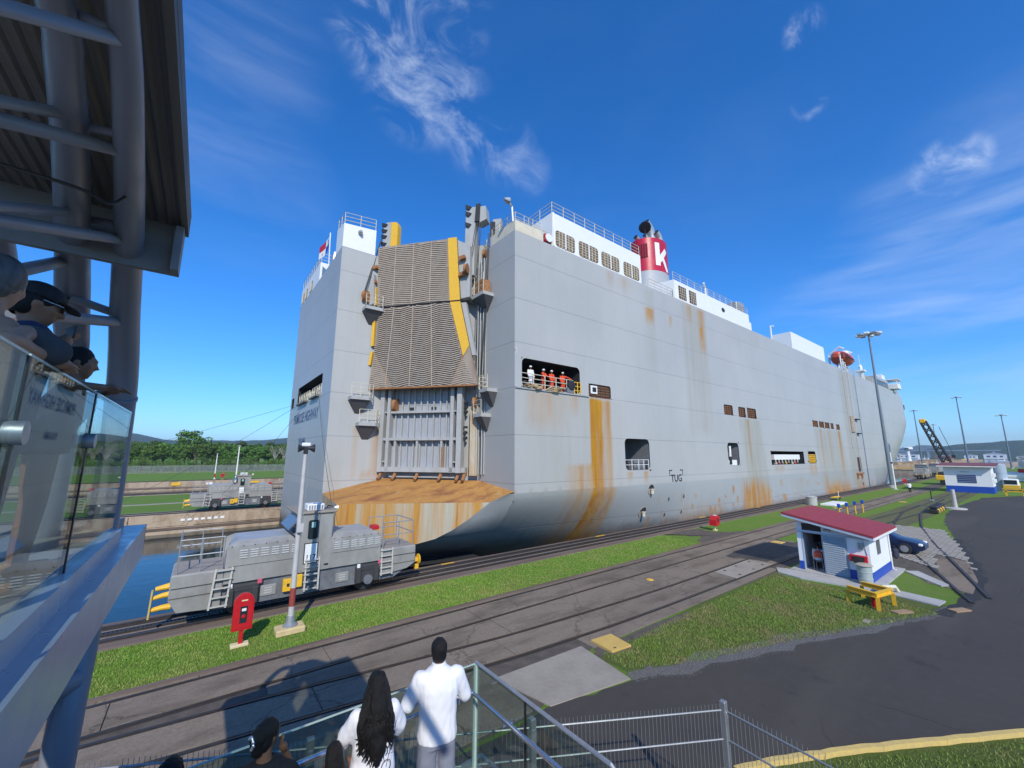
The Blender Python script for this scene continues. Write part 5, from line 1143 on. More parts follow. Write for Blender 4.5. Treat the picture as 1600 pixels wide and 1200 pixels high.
for o in list(lk2.children):
    if o.name.startswith('cab') and o.name.split('.')[0] == 'cab':
        o.data = o.data.copy()
for nm, x in (('grey towing locomotive beyond the bow with open sky-blue water behind it', 152), ('small grey towing locomotive ahead of another one, next to the black crane', 174)):
    q = copy_tree(lk); q.location = (x, 20.14, .06); q['label'] = nm

# ================================================================== NEAR STREET FURNITURE
lp = thing('lamp_pole', 'white and red speaker pole on a yellow footing in front of the near locomotive', 'pole', (3.07, 16.7, 0))
MB().cbox(2.62, 3.52, 16.38, 17.0, 0, .22, .04).build('footing', mat('footing_yellow', (.62, .50, .26), .85, c2=(.45, .33, .15), scale=5, amt=.7, bump=.3), lp)
M_polew = mat('pole_grey_white', (.50, .49, .47), .6, c2=(.38, .36, .33), scale=6, amt=.6)
MB().lathe([(.24, .22), (.24, .26), (.16, .32), (.13, .55)], (3.07, 16.7, 0), 12).build('pole_shoe', M_steel, lp, smooth=True)
MB().tube([(3.07, 16.7, .5), (3.07, 16.7, .85)], [.10, .095], 12).build('pole_foot', M_polew, lp, smooth=True)
MB().tube([(3.07, 16.7, .85), (3.07, 16.7, 1.45)], [.100, .096], 12).build('red_band', mat('faded_red', (.30, .05, .035), .7, c2=(.22, .05, .04), scale=7), lp, smooth=True)
MB().tube([(3.07, 16.7, 1.45), (3.07, 16.7, 4.0), (3.07, 16.7, 6.15)], [.093, .082, .065], 12).build('pole_shaft', M_polew, lp, smooth=True)
MB().cbox(2.98, 3.2, 16.48, 16.62, 3.32, 3.62, .015).build('junction_box', M_polew, lp)
MB().tube([(3.17, 16.62, 3.6), (3.17, 16.62, 6.0)], .014, 5).build('conduit', M_steel, lp)
for s_ in (-1, 1):
    sp_ = MB().lathe([(.05, 0), (.06, .1), (.15, .26), (.16, .27)], (3.07+.02*s_, 16.68, 6.30), 12, axis='X').build('loudspeaker', M_black, lp, smooth=True)
    for v in sp_.data.vertices: v.co.x = v.co.x*s_
MB().cbox(2.92, 3.22, 16.60, 16.76, 6.36, 6.50, .03).build('speaker_cap', M_white, lp); MB().cbox(3.0, 3.14, 16.62, 16.76, 6.08, 6.34, .02).build('speaker_bracket', M_black, lp)
# red telephone box on a post
rb = thing('emergency_phone_post', 'tall red phone box with rounded top standing on the turf left of the speaker pole', 'phone box', (1.62, 16.5, 0))
MB().cbox(1.36, 1.86, 16.38, 16.64, 0, .10, .02).build('footing', mat('footing_cream', (.68, .58, .36), .85, c2=(.5, .4, .2), scale=6), rb)
MB().box(1.565, 1.675, 16.45, 16.55, .1, .60).build('post', M_red, rb)
def arch(w, z0, z1, y, n=10): return [(1.62-w/2, y, z0), (1.62+w/2, y, z0)]+[(1.62+w/2*math.cos(a), y, z1-w/2+w/2*math.sin(a)) for a in np.linspace(0, math.pi, n)]
MB().extr(arch(.56, .50, 1.60, 16.42), (0, .17, 0)).build('cabinet', M_red, rb); MB().extr(arch(.50, .56, 1.56, 16.405), (0, .02, 0)).build('cabinet_door', M_red, rb)
MB().box(1.53, 1.73, 16.398, 16.41, .72, 1.22).build('window', M_lglass, rb); MB().box(1.57, 1.69, 16.39, 16.40, 1.08, 1.16).build('notice', M_white, rb); MB().box(1.54, 1.71, 16.39, 16.40, 1.38, 1.42).build('notice', mat('cream_notice', (.7, .6, .35), .6), rb)
MB().lathe([(.05, -.02), (.07, .02)], (1.63, 16.39, .92), 8, axis='Y').build('handset', M_red, rb)
def small_phone(x, y, label, s=1.0):
    p_ = thing('phone_hood', label, 'phone box', (x, y, 0), 'red phone hoods')
    MB().cbox(x-.2*s, x+.2*s, y-.14*s, y+.14*s, 0, .08, .02).build('footing', mat('footing_cream', (.68, .58, .36)), p_)
    MB().tube([(x, y, .05), (x, y, .75*s)], .035*s, 8).build('post', M_white if s == 1 else M_red, p_)
    pr = [(-.35, .42), (-.32, .85), (-.15, 1.12), (.15, 1.2), (.32, 1.1), (.35, .75), (.18, .45)]
    MB().extr([(x+a*s, y-.28*s, z*s+.0) for a, z in pr], (0, .56*s, 0)).build('hood', M_red, p_)
    MB().box(x-.12, x+.12, y-.285*s, y-.28*s, .72*s, 1.0*s).build('hood_mouth', M_black, p_)
    MB().box(x+.0, x+.26, y-.10, y+.12, 1.17*s, 1.21*s).build('hood_label', M_white, p_)
    return p_
small_phone(33.96, 17.1, 'small red phone hood on the grass just left of the hut roof')
small_phone(118.6, 18.6, 'tiny far red phone hood beside the tall mast near the bow', 1.0)
small_phone(4.55, 120.6, 'tiny red phone box on the far bank in front of the chain-link fence', 1.2)
# lids and plates set in the ground
for i, (poly, lb_) in enumerate((([(10.85, 9.9), (11.75, 9.8), (11.62, 8.88), (10.78, 8.98)], 'square yellow metal lid in the lawn beside the concrete apron'),)):
    l_ = thing('access_lid', lb_, 'lid', (11.2, 9.4, 0)); MB().prism([(x+(x-11.25)*.12, y+(y-9.4)*.12) for x, y in poly], 0, .02).build('lid_frame', M_conc, l_); MB().prism(poly, .02, .075).build('lid_plate', mat('lid_yellow', (.62, .42, .11), .7, c2=(.5, .3, .08), scale=3), l_)
    MB().box(11.0, 11.1, 9.05, 9.10, .074, .079).build('lid_slot', M_black, l_)
for x, y, w_, lb_ in ((32.9, 12.2, .8, 'yellow painted lid between the rails just left of the hut'), (59, 15.3, .9, 'yellow lid at the edge of the turf beyond the hut roof'), (73.9, 12.1, 1.1, 'pale yellow lid on the grass strip beyond the hut')):
    tag(MB().cbox(x-w_/2, x+w_/2, y-.35, y+.35, 0.02, .07, .02).build('access_lid', mat('lid_yellow', (.62, .42, .11))), lb_, 'lid')
tag(MB().lathe([(.18, .03), (.17, .05), (.05, .06)], (18.2, 12.6, 0), 12).build('marker_disc', M_yellow), 'small yellow disc set in the concrete between the rails', 'marker')

# ================================================================== THE GUARD HUT
hut = thing('guard_hut', 'small white hut with blue base and sloping red roof beside the rails', 'hut', (28.2, 7.25, 0))
M_hutw = mat('hut_white', (.80, .81, .82), .6, c2=(.70, .70, .70), scale=1.4, amt=.35)
hx0, hx1, hy0, hy1 = 26.2, 30.1, 5.75, 8.75
def hz(y): return 2.22+(y-hy0)*.19
T_ = .12
def wallx(x, y0, y1, z0, z1a, z1b, m_=M_hutw, nm='wall'):   # panel across y on a plane of constant x (thickness T_)
    return MB().add([(x, y0, z0), (x, y1, z0), (x, y1, z1b), (x, y0, z1a), (x+T_, y0, z0), (x+T_, y1, z0), (x+T_, y1, z1b), (x+T_, y0, z1a)], [(0, 1, 2, 3), (7, 6, 5, 4), (0, 4, 5, 1), (1, 5, 6, 2), (2, 6, 7, 3), (3, 7, 4, 0)]).build(nm, m_, hut)
wallx(hx0, 8.5, 8.75, .1, hz(8.5), hz(8.75)); wallx(hx0, 7.62, 8.5, 2.0, 2.12, 2.12); wallx(hx0, 5.75, 6.62, .1, hz(5.75), hz(6.62)); wallx(hx0, 6.62, 7.62, 2.02, hz(6.62), hz(7.62)); wallx(hx0, 7.62, 8.5, 2.48, hz(7.62), hz(8.5))
wallx(hx1-T_, 5.75, 8.75, .1, hz(5.75), hz(8.75))
MB().box(hx0+T_, hx1-T_, hy1-T_, hy1, .1, hz(8.75)).build('wall', M_hutw, hut)
m = MB(); m.box(hx0+T_, 27.5, hy0, hy0+T_, .1, 2.2); m.box(28.3, hx1-T_, hy0, hy0+T_, .1, 2.2); m.box(27.5, 28.3, hy0, hy0+T_, .1, 1.15); m.box(27.5, 28.3, hy0, hy0+T_, 1.85, 2.2); m.build('wall', M_hutw, hut)
sw = MB().box(27.5, 28.3, hy0+.03, hy0+.05, 1.15, 1.85).build('side_window', M_lglass, hut)
for k in range(4): MB().box(27.62+k*.18, 27.66+k*.18, hy0-.01, hy0+.02, 1.15, 1.85).build('window_bar', M_steel, sw)
MB().box(hx0+.04, hx0+.08, 7.62, 8.5, 2.12, 2.48).build('fanlight', M_lglass, hut)
for y0, y1 in ((8.5, 8.75), (5.75, 6.62)): MB().box(hx0-.012, hx0-.001, y0, y1, .1, .52).build('blue_base', M_blue, hut)
MB().box(hx0, hx1, hy0-.012, hy0-.001, .1, .52).build('blue_base', M_blue, hut)
MB().box(25.75, 30.7, 5.35, 9.1, 0, .1).build('plinth', M_pathc, hut)
MB().extr([(25.72, 9.25, hz(9.25)+.03), (30.6, 9.25, hz(9.25)+.03), (30.6, 5.45, hz(5.45)+.03), (25.72, 5.45, hz(5.45)+.03)], (0, 0, .10)).build('roof', mat('hut_red_roof', (.30, .035, .042), .6, c2=(.24, .03, .035), scale=2, amt=.5), hut)
m = MB()
for k in range(11): x = 25.75+k*.48; m.beam((x, 9.24, hz(9.24)+.14), (x, 5.46, hz(5.46)+.14), .03, .03)
pass
MB().beam((25.76, 9.24, hz(9.24)-.02), (25.76, 5.46, hz(5.46)-.02), .05, .14).build('fascia', mat('fascia_blue', (.45, .52, .62), .6), hut); MB().box(25.75, 30.6, 5.42, 5.47, hz(5.45)-.08, hz(5.45)+.03).build('gutter', M_white, hut)
sh_ = MB().box(hx0-.05, hx0-.01, 6.62, 7.64, .1, 2.02).build('shutter_door', mat('shutter_grey', (.36, .41, .45), .5), hut)
for k in range(18): z = .16+k*.102; MB().add([(hx0-.05, 6.68, z), (hx0-.05, 7.58, z), (hx0-.11, 7.58, z-.02), (hx0-.11, 6.68, z-.02), (hx0-.05, 6.68, z+.075), (hx0-.05, 7.58, z+.075)], [(0, 1, 2, 3), (3, 2, 5, 4), (0, 3, 4), (1, 5, 2)]).build('shutter_slat', MATS['shutter_grey'], sh_)
MB().box(hx0-.09, hx0-.03, 5.75, 8.75, 2.02, 2.07).build('lintel', MATS['fascia_blue'], hut)
MB().tube([(29.9, hy0-.05, 2.1), (29.9, hy0-.05, .15), (29.9, hy0-.2, .1)], .035, 8).build('downpipe', M_white, hut); MB().tube([(hx0-.02, 6.9, 2.3), (hx0-.02, 6.0, 2.22), (hx0-.02, 5.85, 1.3)], .012, 5).build('conduit', M_steel, hut)
MB().cbox(hx0-.1, hx0-.01, 5.95, 6.15, 1.55, 1.85, .01).build('switch_box', M_steel, hut); MB().cbox(hx0-.14, hx0-.02, 7.2, 7.5, 2.2, 2.3, .02).build('door_lamp', M_steel, hut)
for y in (7.62, 8.5): MB().box(hx0-.02, hx0+.02, y-.03, y+.03, .1, 2.02).build('door_frame', MATS['fascia_blue'], hut)
MB().box(28.2, 29.8, 8.55, 8.6, 1.2, 2.0).build('notice_board', mat('maroon_curtain', (.12, .02, .03), .8), hut)
hs = thing('hose_box', 'open red fire-hose box with a black reel on the hut wall', 'hose box', (hx0-.1, 6.2, .95))
MB().cbox(hx0-.16, hx0-.005, 5.85, 6.55, .95, 1.26, .015).build('cabinet', M_red, hs); MB().lathe([(.08, -.05), (.2, -.04), (.2, .04), (.08, .05)], (hx0-.2, 6.18, 1.02), 16, axis='X').build('reel', M_black, hs, smooth=True); MB().cbox(hx0-.17, hx0-.16, 5.95, 6.45, 1.05, 1.2, .005).build('cabinet_inside', M_dark, hs)
# barrel, stand and drum in front of the hut
bl = thing('waste_barrel', 'grey-green barrel with a lid at the corner of the hut', 'barrel', (25.75, 5.95, .06))
MB().lathe([(.26, .06), (.28, .1), (.28, .3), (.30, .32), (.28, .34), (.28, .6), (.30, .62), (.28, .64), (.28, .9)], (25.75, 5.95, 0), 18).build('drum', mat('barrel_green', (.36, .42, .40), .6, c2=(.25, .28, .26), scale=5), bl, smooth=True); MB().lathe([(.34, .9), (.34, .93), (.2, .99)], (25.75, 5.95, 0), 18).build('barrel_lid', mat('barrel_lid_tan', (.42, .38, .30), .7), bl, smooth=True)
pp = thing('white_pipe', 'cream pipe stub lying beside the hut plinth behind the yellow stand', 'pipe', (25.1, 5.0, .06)); MB().tube([(24.8, 5.2, .3), (25.3, 4.85, .3), (25.45, 4.8, .1)], .08, 10).build('pipe_bend', mat('cream_pipe', (.68, .64, .5), .5), pp, smooth=True); MB().cbox(24.7, 25.0, 5.05, 5.3, .05, .35, .03).build('pipe_block', M_yellow, pp)
st = thing('steel_stand', 'low yellow steel stand of two beams on six legs on the lawn before the hut', 'stand', (22.8, 5.2, 0))
SB = [(22.35, 5.82), (22.0, 4.80), (23.25, 4.55), (23.5, 5.6)]
def ibeam(p, q, z, nm):
    p, q = Vector((*p, z)), Vector((*q, z)); MB().beam(p, q, .14, .025).build(nm, M_yellow, st); MB().beam(p+Vector((0, 0, -.16)), q+Vector((0, 0, -.16)), .14, .025).build(nm, M_yellow, st); MB().beam(p+Vector((0, 0, -.08)), q+Vector((0, 0, -.08)), .03, .14).build(nm, M_yellow, st)
ibeam(SB[0], SB[1], .66, 'beam'); ibeam(SB[3], SB[2], .66, 'beam'); ibeam((22.02, 4.86), (23.24, 4.6), .655, 'cross_beam')
for x, y in SB: 
    MB().beam((x, y, 0), (x, y, .5), .13, .025).build('leg', M_yellow, st); MB().beam((x+.06, y, 0), (x+.06, y, .5), .02, .13).build('leg', M_yellow, st)
rd = thing('red_drum', 'red fire drum with a spout under the yellow stand', 'drum', (22.5, 4.98, 0)); MB().lathe([(.15, 0), (.15, .36), (.19, .38), (.19, .44), (.1, .47)], (22.5, 4.98, 0), 14).build('drum', M_red, rd, smooth=True); MB().lathe([(.07, 0), (.08, .16)], (22.3, 5.0, .4), 10, axis='X').build('spout', M_red, rd)
for p, lb_ in (((22.6, 4.3), 'brown plank lying on the grass by the drum'), ((24.7, 2.95), 'tan plank end at the tar edge of the road')):
    tag(MB().beam((p[0]-.4, p[1]+.1, .03), (p[0]+.3, p[1]-.25, .03), .3, .05).build('plank', mat('old_plank', (.36, .24, .14), .9, c2=(.25, .16, .1), scale=3)), lb_, 'plank')
tag(MB().cbox(20.1, 20.5, 4.75, 4.95, .0, .03, .01).build('stone_marker', M_conc_l), 'small flat grey stone in the lawn before the stand', 'stone')
# the car behind the hut
car = thing('car', 'dark blue sedan parked behind the hut on the pavers', 'car', (36.2, 7.4, .05))
def car_body():
    prof = [  # y along (front = low y), lower z, shoulder z, roof z, half width, roof half width
        (5.15, .38, .58, .60, .62, .55), (5.3, .28, .68, .70, .78, .66), (5.7, .24, .78, .82, .86, .7), (6.3, .22, .84, .90, .88, .72), (6.55, .22, .86, 1.0, .88, .70), (7.1, .22, .88, 1.34, .88, .62), (7.8, .22, .90, 1.42, .88, .60), (8.5, .24, .92, 1.36, .88, .60), (9.05, .26, .92, 1.06, .86, .62), (9.4, .3, .9, .95, .82, .62), (9.6, .4, .8, .84, .70, .55)]
    m = MB()
    for y, zl, zs, zr, w, rw in prof:
        for s_, z in ((-w*.92, zl), (-w, (zl+zs)/2), (-w*.97, zs), (-rw, zr-.04), (-rw*.7, zr), (rw*.7, zr), (rw, zr-.04), (w*.97, zs), (w, (zl+zs)/2), (w*.92, zl)): m.v.append((36.2+s_, y, z+.05))
    k = 10; n = len(prof)
    m.f = [(i*k+j, i*k+j+1, (i+1)*k+j+1, (i+1)*k+j) for i in range(n-1) for j in range(k-1)]+[(i*k, (i+1)*k, (i+1)*k+9, i*k+9) for i in range(n-1)]+[tuple(range(k))[::-1], tuple(range((n-1)*k, n*k))]
    return m.build('body', mat('car_blue', (.016, .028, .075), .22, .3), car, smooth=True)
cbd = car_body()
for s_ in (-1, 1):
    MB().add([(36.2+s_*.845, 6.75, .98), (36.2+s_*.85, 8.9, 1.0), (36.2+s_*.63, 8.5, 1.36), (36.2+s_*.65, 7.15, 1.34)], [(0, 1, 2, 3)]).build('side_window', M_lglass, car)
    MB().cbox(36.2+s_*.72-.14, 36.2+s_*.72+.14, 5.22, 5.42, .62, .76, .04).build('headlight', M_white, car)
    MB().cbox(36.2+s_*.95-.08, 36.2+s_*.95+.08, 6.75, 6.95, .95, 1.07, .03).build('mirror', MATS['car_blue'], car)
    for y in (6.05, 8.75):
        w_ = MB().lathe([(.2, -.1), (.31, -.09), (.33, -.05), (.33, .05), (.31, .09), (.2, .1)], (36.2+s_*.80, y, .38), 20, axis='X').build('wheel', M_black, car, smooth=True)
        MB().lathe([(.04, -.11), (.20, -.10), (.20, .10), (.04, .11)], (36.2+s_*.80, y, .38), 14, axis='X').build('rim', M_steel, w_)
MB().add([(35.62, 6.5, .95), (36.78, 6.5, .95), (36.72, 7.06, 1.36), (35.68, 7.06, 1.36)], [(0, 1, 2, 3)]).build('windscreen', M_lglass, car)
bag = thing('backpack', 'dark backpack hanging on the back corner of the hut', 'backpack', (30.3, 5.6, .55)); MB().cbox(30.15, 30.5, 5.45, 5.7, .62, 1.15, .09).build('bag_body', mat('bag_navy', (.03, .03, .06), .8), bag); MB().tube([(30.3, 5.58, 1.12), (30.3, 5.6, 1.3), (30.3, 5.74, 1.2)], .02, 5).build('bag_strap', M_black, bag)
for k, x in enumerate((51.0, 53.0, 55.2, 57.4)):
    p_ = thing('marker_post', ('nearest of the row of yellow posts with blue caps behind the hut roof', 'second of the row of yellow posts with blue caps behind the hut roof', 'third of the row of yellow posts with blue caps behind the hut roof', 'farthest of the row of yellow posts with blue caps behind the hut roof')[k], 'post', (x, 13.1-.15*k, 0), 'blue-capped posts')
    MB().tube([(x, 13.1-.15*k, 0), (x, 13.1-.15*k, .95)], .06, 8).build('post_shaft', M_yellow, p_); MB().cbox(x-.12, x+.12, 12.98-.15*k, 13.22-.15*k, .93, 1.3, .03).build('post_cap', M_blue, p_)
pc = thing('pump_cover', 'low white pump cover slab with a round tank behind the hut roof', 'pump cover', (63, 17, 0)); MB().cbox(61.0, 66, 16.0, 17.5, 0, .22, .03).build('cover_slab', M_house, pc); MB().lathe([(.55, 0), (.55, .9), (.6, .92), (.6, 1.0), (.2, 1.1)], (60.6, 18.2, 0), 16).build('tank', M_pathc, pc, smooth=True)
cr_ = thing('yellow_crate', 'small yellow and white rail scooter left at the turf edge beyond the hut', 'trolley', (70, 18.3, 0)); MB().cbox(69, 71.4, 18.0, 18.5, .3, .45, .03).build('bed', M_yellow, cr_)
for x in (69.3, 71.1): MB().lathe([(.1, -.05), (.2, -.04), (.2, .04), (.1, .05)], (x, 18.0, .2), 10, axis='Y').build('wheel', M_black, cr_)
MB().tube([(71.3, 18.2, .4), (71.5, 18.2, 1.1), (71.5, 18.4, 1.1)], .03, 5).build('handle', M_white, cr_)

# ================================================================== DOWN THE LOCK
h2_ = thing('control_hut', 'white control hut with blue base, thin dark-red eave and wide blue window', 'hut', (104.5, 8.2, 0))
MB().box(102, 107.5, 5.6, 10.9, 0, 4.3).build('wall', M_hutw, h2_); MB().box(101.97, 101.999, 5.6, 10.9, 0, 1.05).build('blue_base', M_blue, h2_); MB().box(102, 107.5, 5.57, 5.599, 0, 1.05).build('blue_base', M_blue, h2_)
MB().extr([(101.2, 4.9, 4.35), (101.2, 11.6, 4.35), (108.2, 11.6, 4.7), (108.2, 4.9, 4.7)], (0, 0, .12)).build('roof', mat('eave_red', (.22, .06, .06), .6), h2_); MB().box(101.18, 101.2, 4.9, 11.6, 4.2, 4.36).build('fascia', M_white, h2_)
w_ = MB().box(101.95, 101.99, 7.3, 9.4, 1.6, 2.9).build('front_window', mat('window_blue', (.03, .06, .16), .15), h2_)
for k in range(4): MB().box(101.93, 101.95, 7.35, 9.35, 1.75+k*.3, 1.82+k*.3).build('blind_slat', mat('blind', (.3, .34, .5), .5), w_)
MB().box(101.8, 102, 7.9, 9.0, 3.35, 3.42).build('wall_lamp', M_steel, h2_)
for z in (1.7, 2.6): MB().cbox(103.5, 104.3, 5.25, 5.58, z, z+.6, .03).build('wall_cooler', M_white, h2_)
tk = thing('water_tank', 'tall pale blue-grey cylindrical tank behind the white control hut', 'tank', (112, 5.6, 0)); MB().lathe([(1.0, 0), (1.0, 4.5), (.9, 4.6), (.3, 4.75)], (112.0, 5.3, 0), 24).build('tank_shell', mat('tank_blue_grey', (.36, .43, .50), .5), tk, smooth=True)
for z in (1.5, 3.0): MB().lathe([(1.02, z), (1.02, z+.06)], (112.0, 5.3, 0), 24).build('tank_hoop', M_steel, tk)
tr = thing('utility_truck', 'small white and yellow utility truck parked beside the control hut', 'truck', (113, 4.3, 0))
MB().cbox(110.6, 112.6, 3.2, 5.0, .5, 2.1, .15).build('cab', M_house, tr); MB().box(110.56, 110.6, 3.4, 4.8, 1.25, 1.95).build('windscreen', M_lglass, tr); MB().cbox(110.55, 112.6, 3.15, 5.05, .5, 1.1, .06).build('cab_base', M_yellow, tr); MB().cbox(112.6, 116, 3.2, 5.0, .6, 1.3, .06).build('load_bed', M_yellow, tr)
for x in (111.4, 115):
    for y in (3.25, 4.95): MB().lathe([(.2, -.12), (.4, -.1), (.4, .1), (.2, .12)], (x, y, .4), 14, axis='Y').build('wheel', M_black, tr)
bb = thing('yellow_barrier', 'low yellow barrier frame in front of the utility truck', 'barrier', (99, 3.6, 0))
for y in (2.6, 4.3): MB().beam((99, y, 0), (99, y, 1.0), .2, .2).build('leg', M_yellow, bb)
for z in (.6, .95): MB().box(98.9, 99.1, 2.3, 4.6, z, z+.16).build('bar', M_yellow, bb)
cb_ = thing('striped_barrier', 'black and yellow striped rubber barrier lying beside the white post', 'barrier', (63, 7.9, 0))
for k in range(7): MB().cbox(62.0+k*.75, 62.0+k*.75+.6, 7.5+.12*k*0, 8.2, 0, .5, .12).build('rubber_block', M_yellow if k % 2 else M_black, cb_)
for k in range(7): MB().cbox(62.0+k*.75, 62.0+k*.75+.6, 7.52, 8.18, .5, .78, .1).build('rubber_cap', M_black, cb_)
wp = thing('white_post', 'thick white post on a round base at the bend of the road', 'post', (69.7, 7.0, 0)); MB().lathe([(.95, 0), (.9, .14), (.25, .2)], (69.7, 7.0, 0), 18).build('base_disc', M_pathc, wp, smooth=True); MB().tube([(69.7, 7.0, .1), (69.7, 7.0, 2.2)], [.2, .17], 12).build('shaft', M_polew, wp, smooth=True)
sw_ = thing('point_lever', 'thin dark switch lever standing by the curved rails', 'lever', (79, 10.0, 0)); MB().tube([(79, 10, 0), (79, 10, 1.3), (79.2, 9.6, 1.45)], .06, 6).build('lever_arm', M_black, sw_); MB().cbox(78.7, 79.3, 9.8, 10.2, 0, .2, .03).build('lever_base', M_steel, sw_)
def mast(x, y, h, label, lamps=8, r=.3, g='floodlight masts'):
    p_ = thing('floodlight_mast', label, 'light mast', (x, y, 0), g)
    MB().lathe([(r*1.8, 0), (r*1.7, .4), (r, .45)], (x, y, 0), 12).build('mast_base', M_pathc, p_); MB().tube([(x, y, .3), (x, y, h*.5), (x, y, h)], [r, r*.75, r*.45], 10).build('mast_shaft', mat('mast_steel', (.16, .20, .23), .5, .4, c2=(.24, .27, .3), scale=.5), p_, smooth=True)
    MB().lathe([(.5, h-.2), (.9, h), (.5, h+.25)], (x, y, 0), 12).build('mast_ring', M_steel, p_)
    for k in range(lamps):
        a = 2*math.pi*k/lamps; MB().cbox(x+1.6*math.cos(a)-.45, x+1.6*math.cos(a)+.45, y+1.6*math.sin(a)-.45, y+1.6*math.sin(a)+.45, h-.35, h+.15, .15).build('lamp_head', M_steel if k % 2 else M_white, p_); MB().beam((x, y, h), (x+1.6*math.cos(a), y+1.6*math.sin(a), h-.1), .1, .1).build('lamp_arm', M_steel, p_)
    return p_
mast(104.98, 18.3, 30.3, 'tall dark floodlight mast standing in front of the ship near its bow', 8, .32)
mast(300, 23.0, 35.0, 'tall grey floodlight mast seen above the roof of the control hut', 6, .4); mast(300, 9.8, 25, 'floodlight mast at the far right above the water', 6, .35); mast(330, 43, 32, 'far floodlight mast just right of the bow', 6, .4); mast(420, 46, 28, 'faint far floodlight mast between the crane and the control hut', 6, .4)
q = thing('signal_pole', 'short white pole on a slab beside the foot of the tallest floodlight mast', 'pole', (99.9, 17.0, 0)); MB().cbox(99.2, 100.6, 16.7, 17.3, 0, .1, .02).build('footing', M_pathc, q); MB().tube([(99.9, 17, .1), (99.9, 17, 6.6)], [.12, .08], 8).build('shaft', M_white, q); MB().cbox(99.5, 100.3, 16.9, 17.1, 4.6, 4.9, .03).build('arm', M_black, q)
# crane with lattice boom
cn = thing('crane', 'black lattice boom crane with a yellow head beside the control hut', 'crane', (127, 12.6, 0))
MB().cbox(124.5, 129.5, 11.2, 14.2, .9, 2.6, .1).build('crane_body', M_black, cn); MB().cbox(123.8, 130, 11.5, 14, .3, .9, .1).build('carrier', M_locod, cn); MB().cbox(122.5, 124.5, 12, 14.4, 1.0, 2.0, .1).build('counterweight', M_yellow, cn)
for x in (124.6, 126.2, 127.8, 129.4): MB().lathe([(.2, -.15), (.5, -.12), (.5, .12), (.2, .15)], (x, 11.5, .5), 14, axis='Y').build('wheel', M_black, cn)
Pa, Pb = Vector((126.5, 12.0, 2.0)), Vector((125.8, 15.2, 13.4)); dd = (Pb-Pa).normalized(); sx_ = Vector((1, 0, 0)); sx_ = (sx_-dd*sx_.dot(dd)).normalized(); sy_ = dd.cross(sx_)
crn = [(i, j) for i, j in ((-1, -1), (1, -1), (1, 1), (-1, 1))]
def cpt(k, t__): w = .62-.2*t__; return Pa.lerp(Pb, t__)+sx_*crn[k][0]*w+sy_*crn[k][1]*w
for k in range(4): MB().tube([cpt(k, 0), cpt(k, 1)], .17, 6).build('boom_chord', M_black, cn)
for k in range(4):
    for s_ in range(9): MB().tube([cpt(k, s_/9), cpt((k+1) % 4, (s_+1)/9)], .10, 5).build('boom_lacing', M_black, cn)
MB().cbox(125.2, 126.6, 14.7, 15.8, 13.0, 14.0, .2).build('boom_head', M_yellow, cn); MB().tube([(126.2, 13.0, 12.2), (126.4, 11.6, 6.2)], .05, 5).build('hoist_rope', M_wire, cn); MB().cbox(126.2, 126.7, 11.3, 11.9, 5.6, 6.2, .1).build('hook_block', M_black, cn)
# lock gate with walkway and rails, guide wall beyond
gt = thing('lock_gate', 'closed steel lock gate with yellow walkway rails beyond the bow', 'lock gate', (236, 38, WZ))
MB().box(235, 237, 21.3, 54.4, -6, .1).build('gate_leaf', M_wall, gt)
for x in (235.1, 236.9):
    for z in (.6, 1.15): MB().box(x-.06, x+.06, 21.4, 54.3, z, z+.12).build('gate_rail', M_yellow, gt)
for k in range(14): MB().box(235.0, 235.2, 21.6+k*2.45, 21.8+k*2.45, .1, 1.2).build('gate_post', M_yellow, gt)
MB().box(234.8, 237.2, 21.4, 54.4, .1, .2).build('gate_walkway', mat('walkway_ochre', (.55, .40, .18), .8), gt)
kind(box(330, 900, 54.5, 66, -7, .4).build('guide_wall', mat('guide_wall_tan', (.42, .30, .17), .9, c2=(.25, .17, .1), scale=.3, amt=.8)))
kind(box(330, 620, 16, 21.2, -7, .1).build('guide_wall', M_wall)); kind(box(330, 900, 62, 62.3, .4, 1.4).build('guide_rail', M_yellow))
for k in range(14): kind(box(340+k*24, 352+k*24, 55, 65.5, .4, .4+random.uniform(.5, 2.0)).build('timber_stack', mat('timber_tan', (.46, .33, .18), .9, c2=(.2, .13, .08), scale=.5, amt=.9)))
# shore: sheds, boats, a distant third building
def shed(x, y, w, d, h, m_, label, grp=None, name='shed', cat='building'):
    s_ = thing(name, label, cat, (x, y, -1.2 if x > 1000 else 0), grp); z0 = -1.2 if x > 1000 else 0
    MB().box(x, x+d, y, y+w, z0, z0+h).build('wall', m_, s_); MB().extr([(x-.4, y-.4, z0+h), (x-.4, y+w/2, z0+h*1.28), (x-.4, y+w+.4, z0+h)], (d+.8, 0, 0)).build('roof', mat('shed_roof', (.45, .45, .45), .6), s_)
    for k in range(3): MB().box(x-.05, x-.01, y+w*(.15+.28*k), y+w*(.30+.28*k), z0+h*.35, z0+h*.7).build('window', M_lglass, s_)
    return s_
b3 = thing('lock_building', 'white building with dark red band and blue base cut by the right edge', 'building', (150, 1.0, 0))
MB().box(150, 160, -8, 2.2, 0, 4.6).build('wall', M_hutw, b3); MB().box(149.96, 149.999, -8, 2.2, 0, 1.0).build('blue_base', M_blue, b3); MB().box(149.95, 149.999, -8, 2.2, 2.6, 3.2).build('red_band', MATS['eave_red'], b3); MB().extr([(149, -9, 4.7), (149, 3.4, 5.4), (161, 3.4, 5.4), (161, -9, 4.7)], (0, 0, .2)).build('roof', M_locod, b3)
MB().box(149.94, 149.97, -1, .9, 1.0, 2.5).build('window', M_lglass, b3)
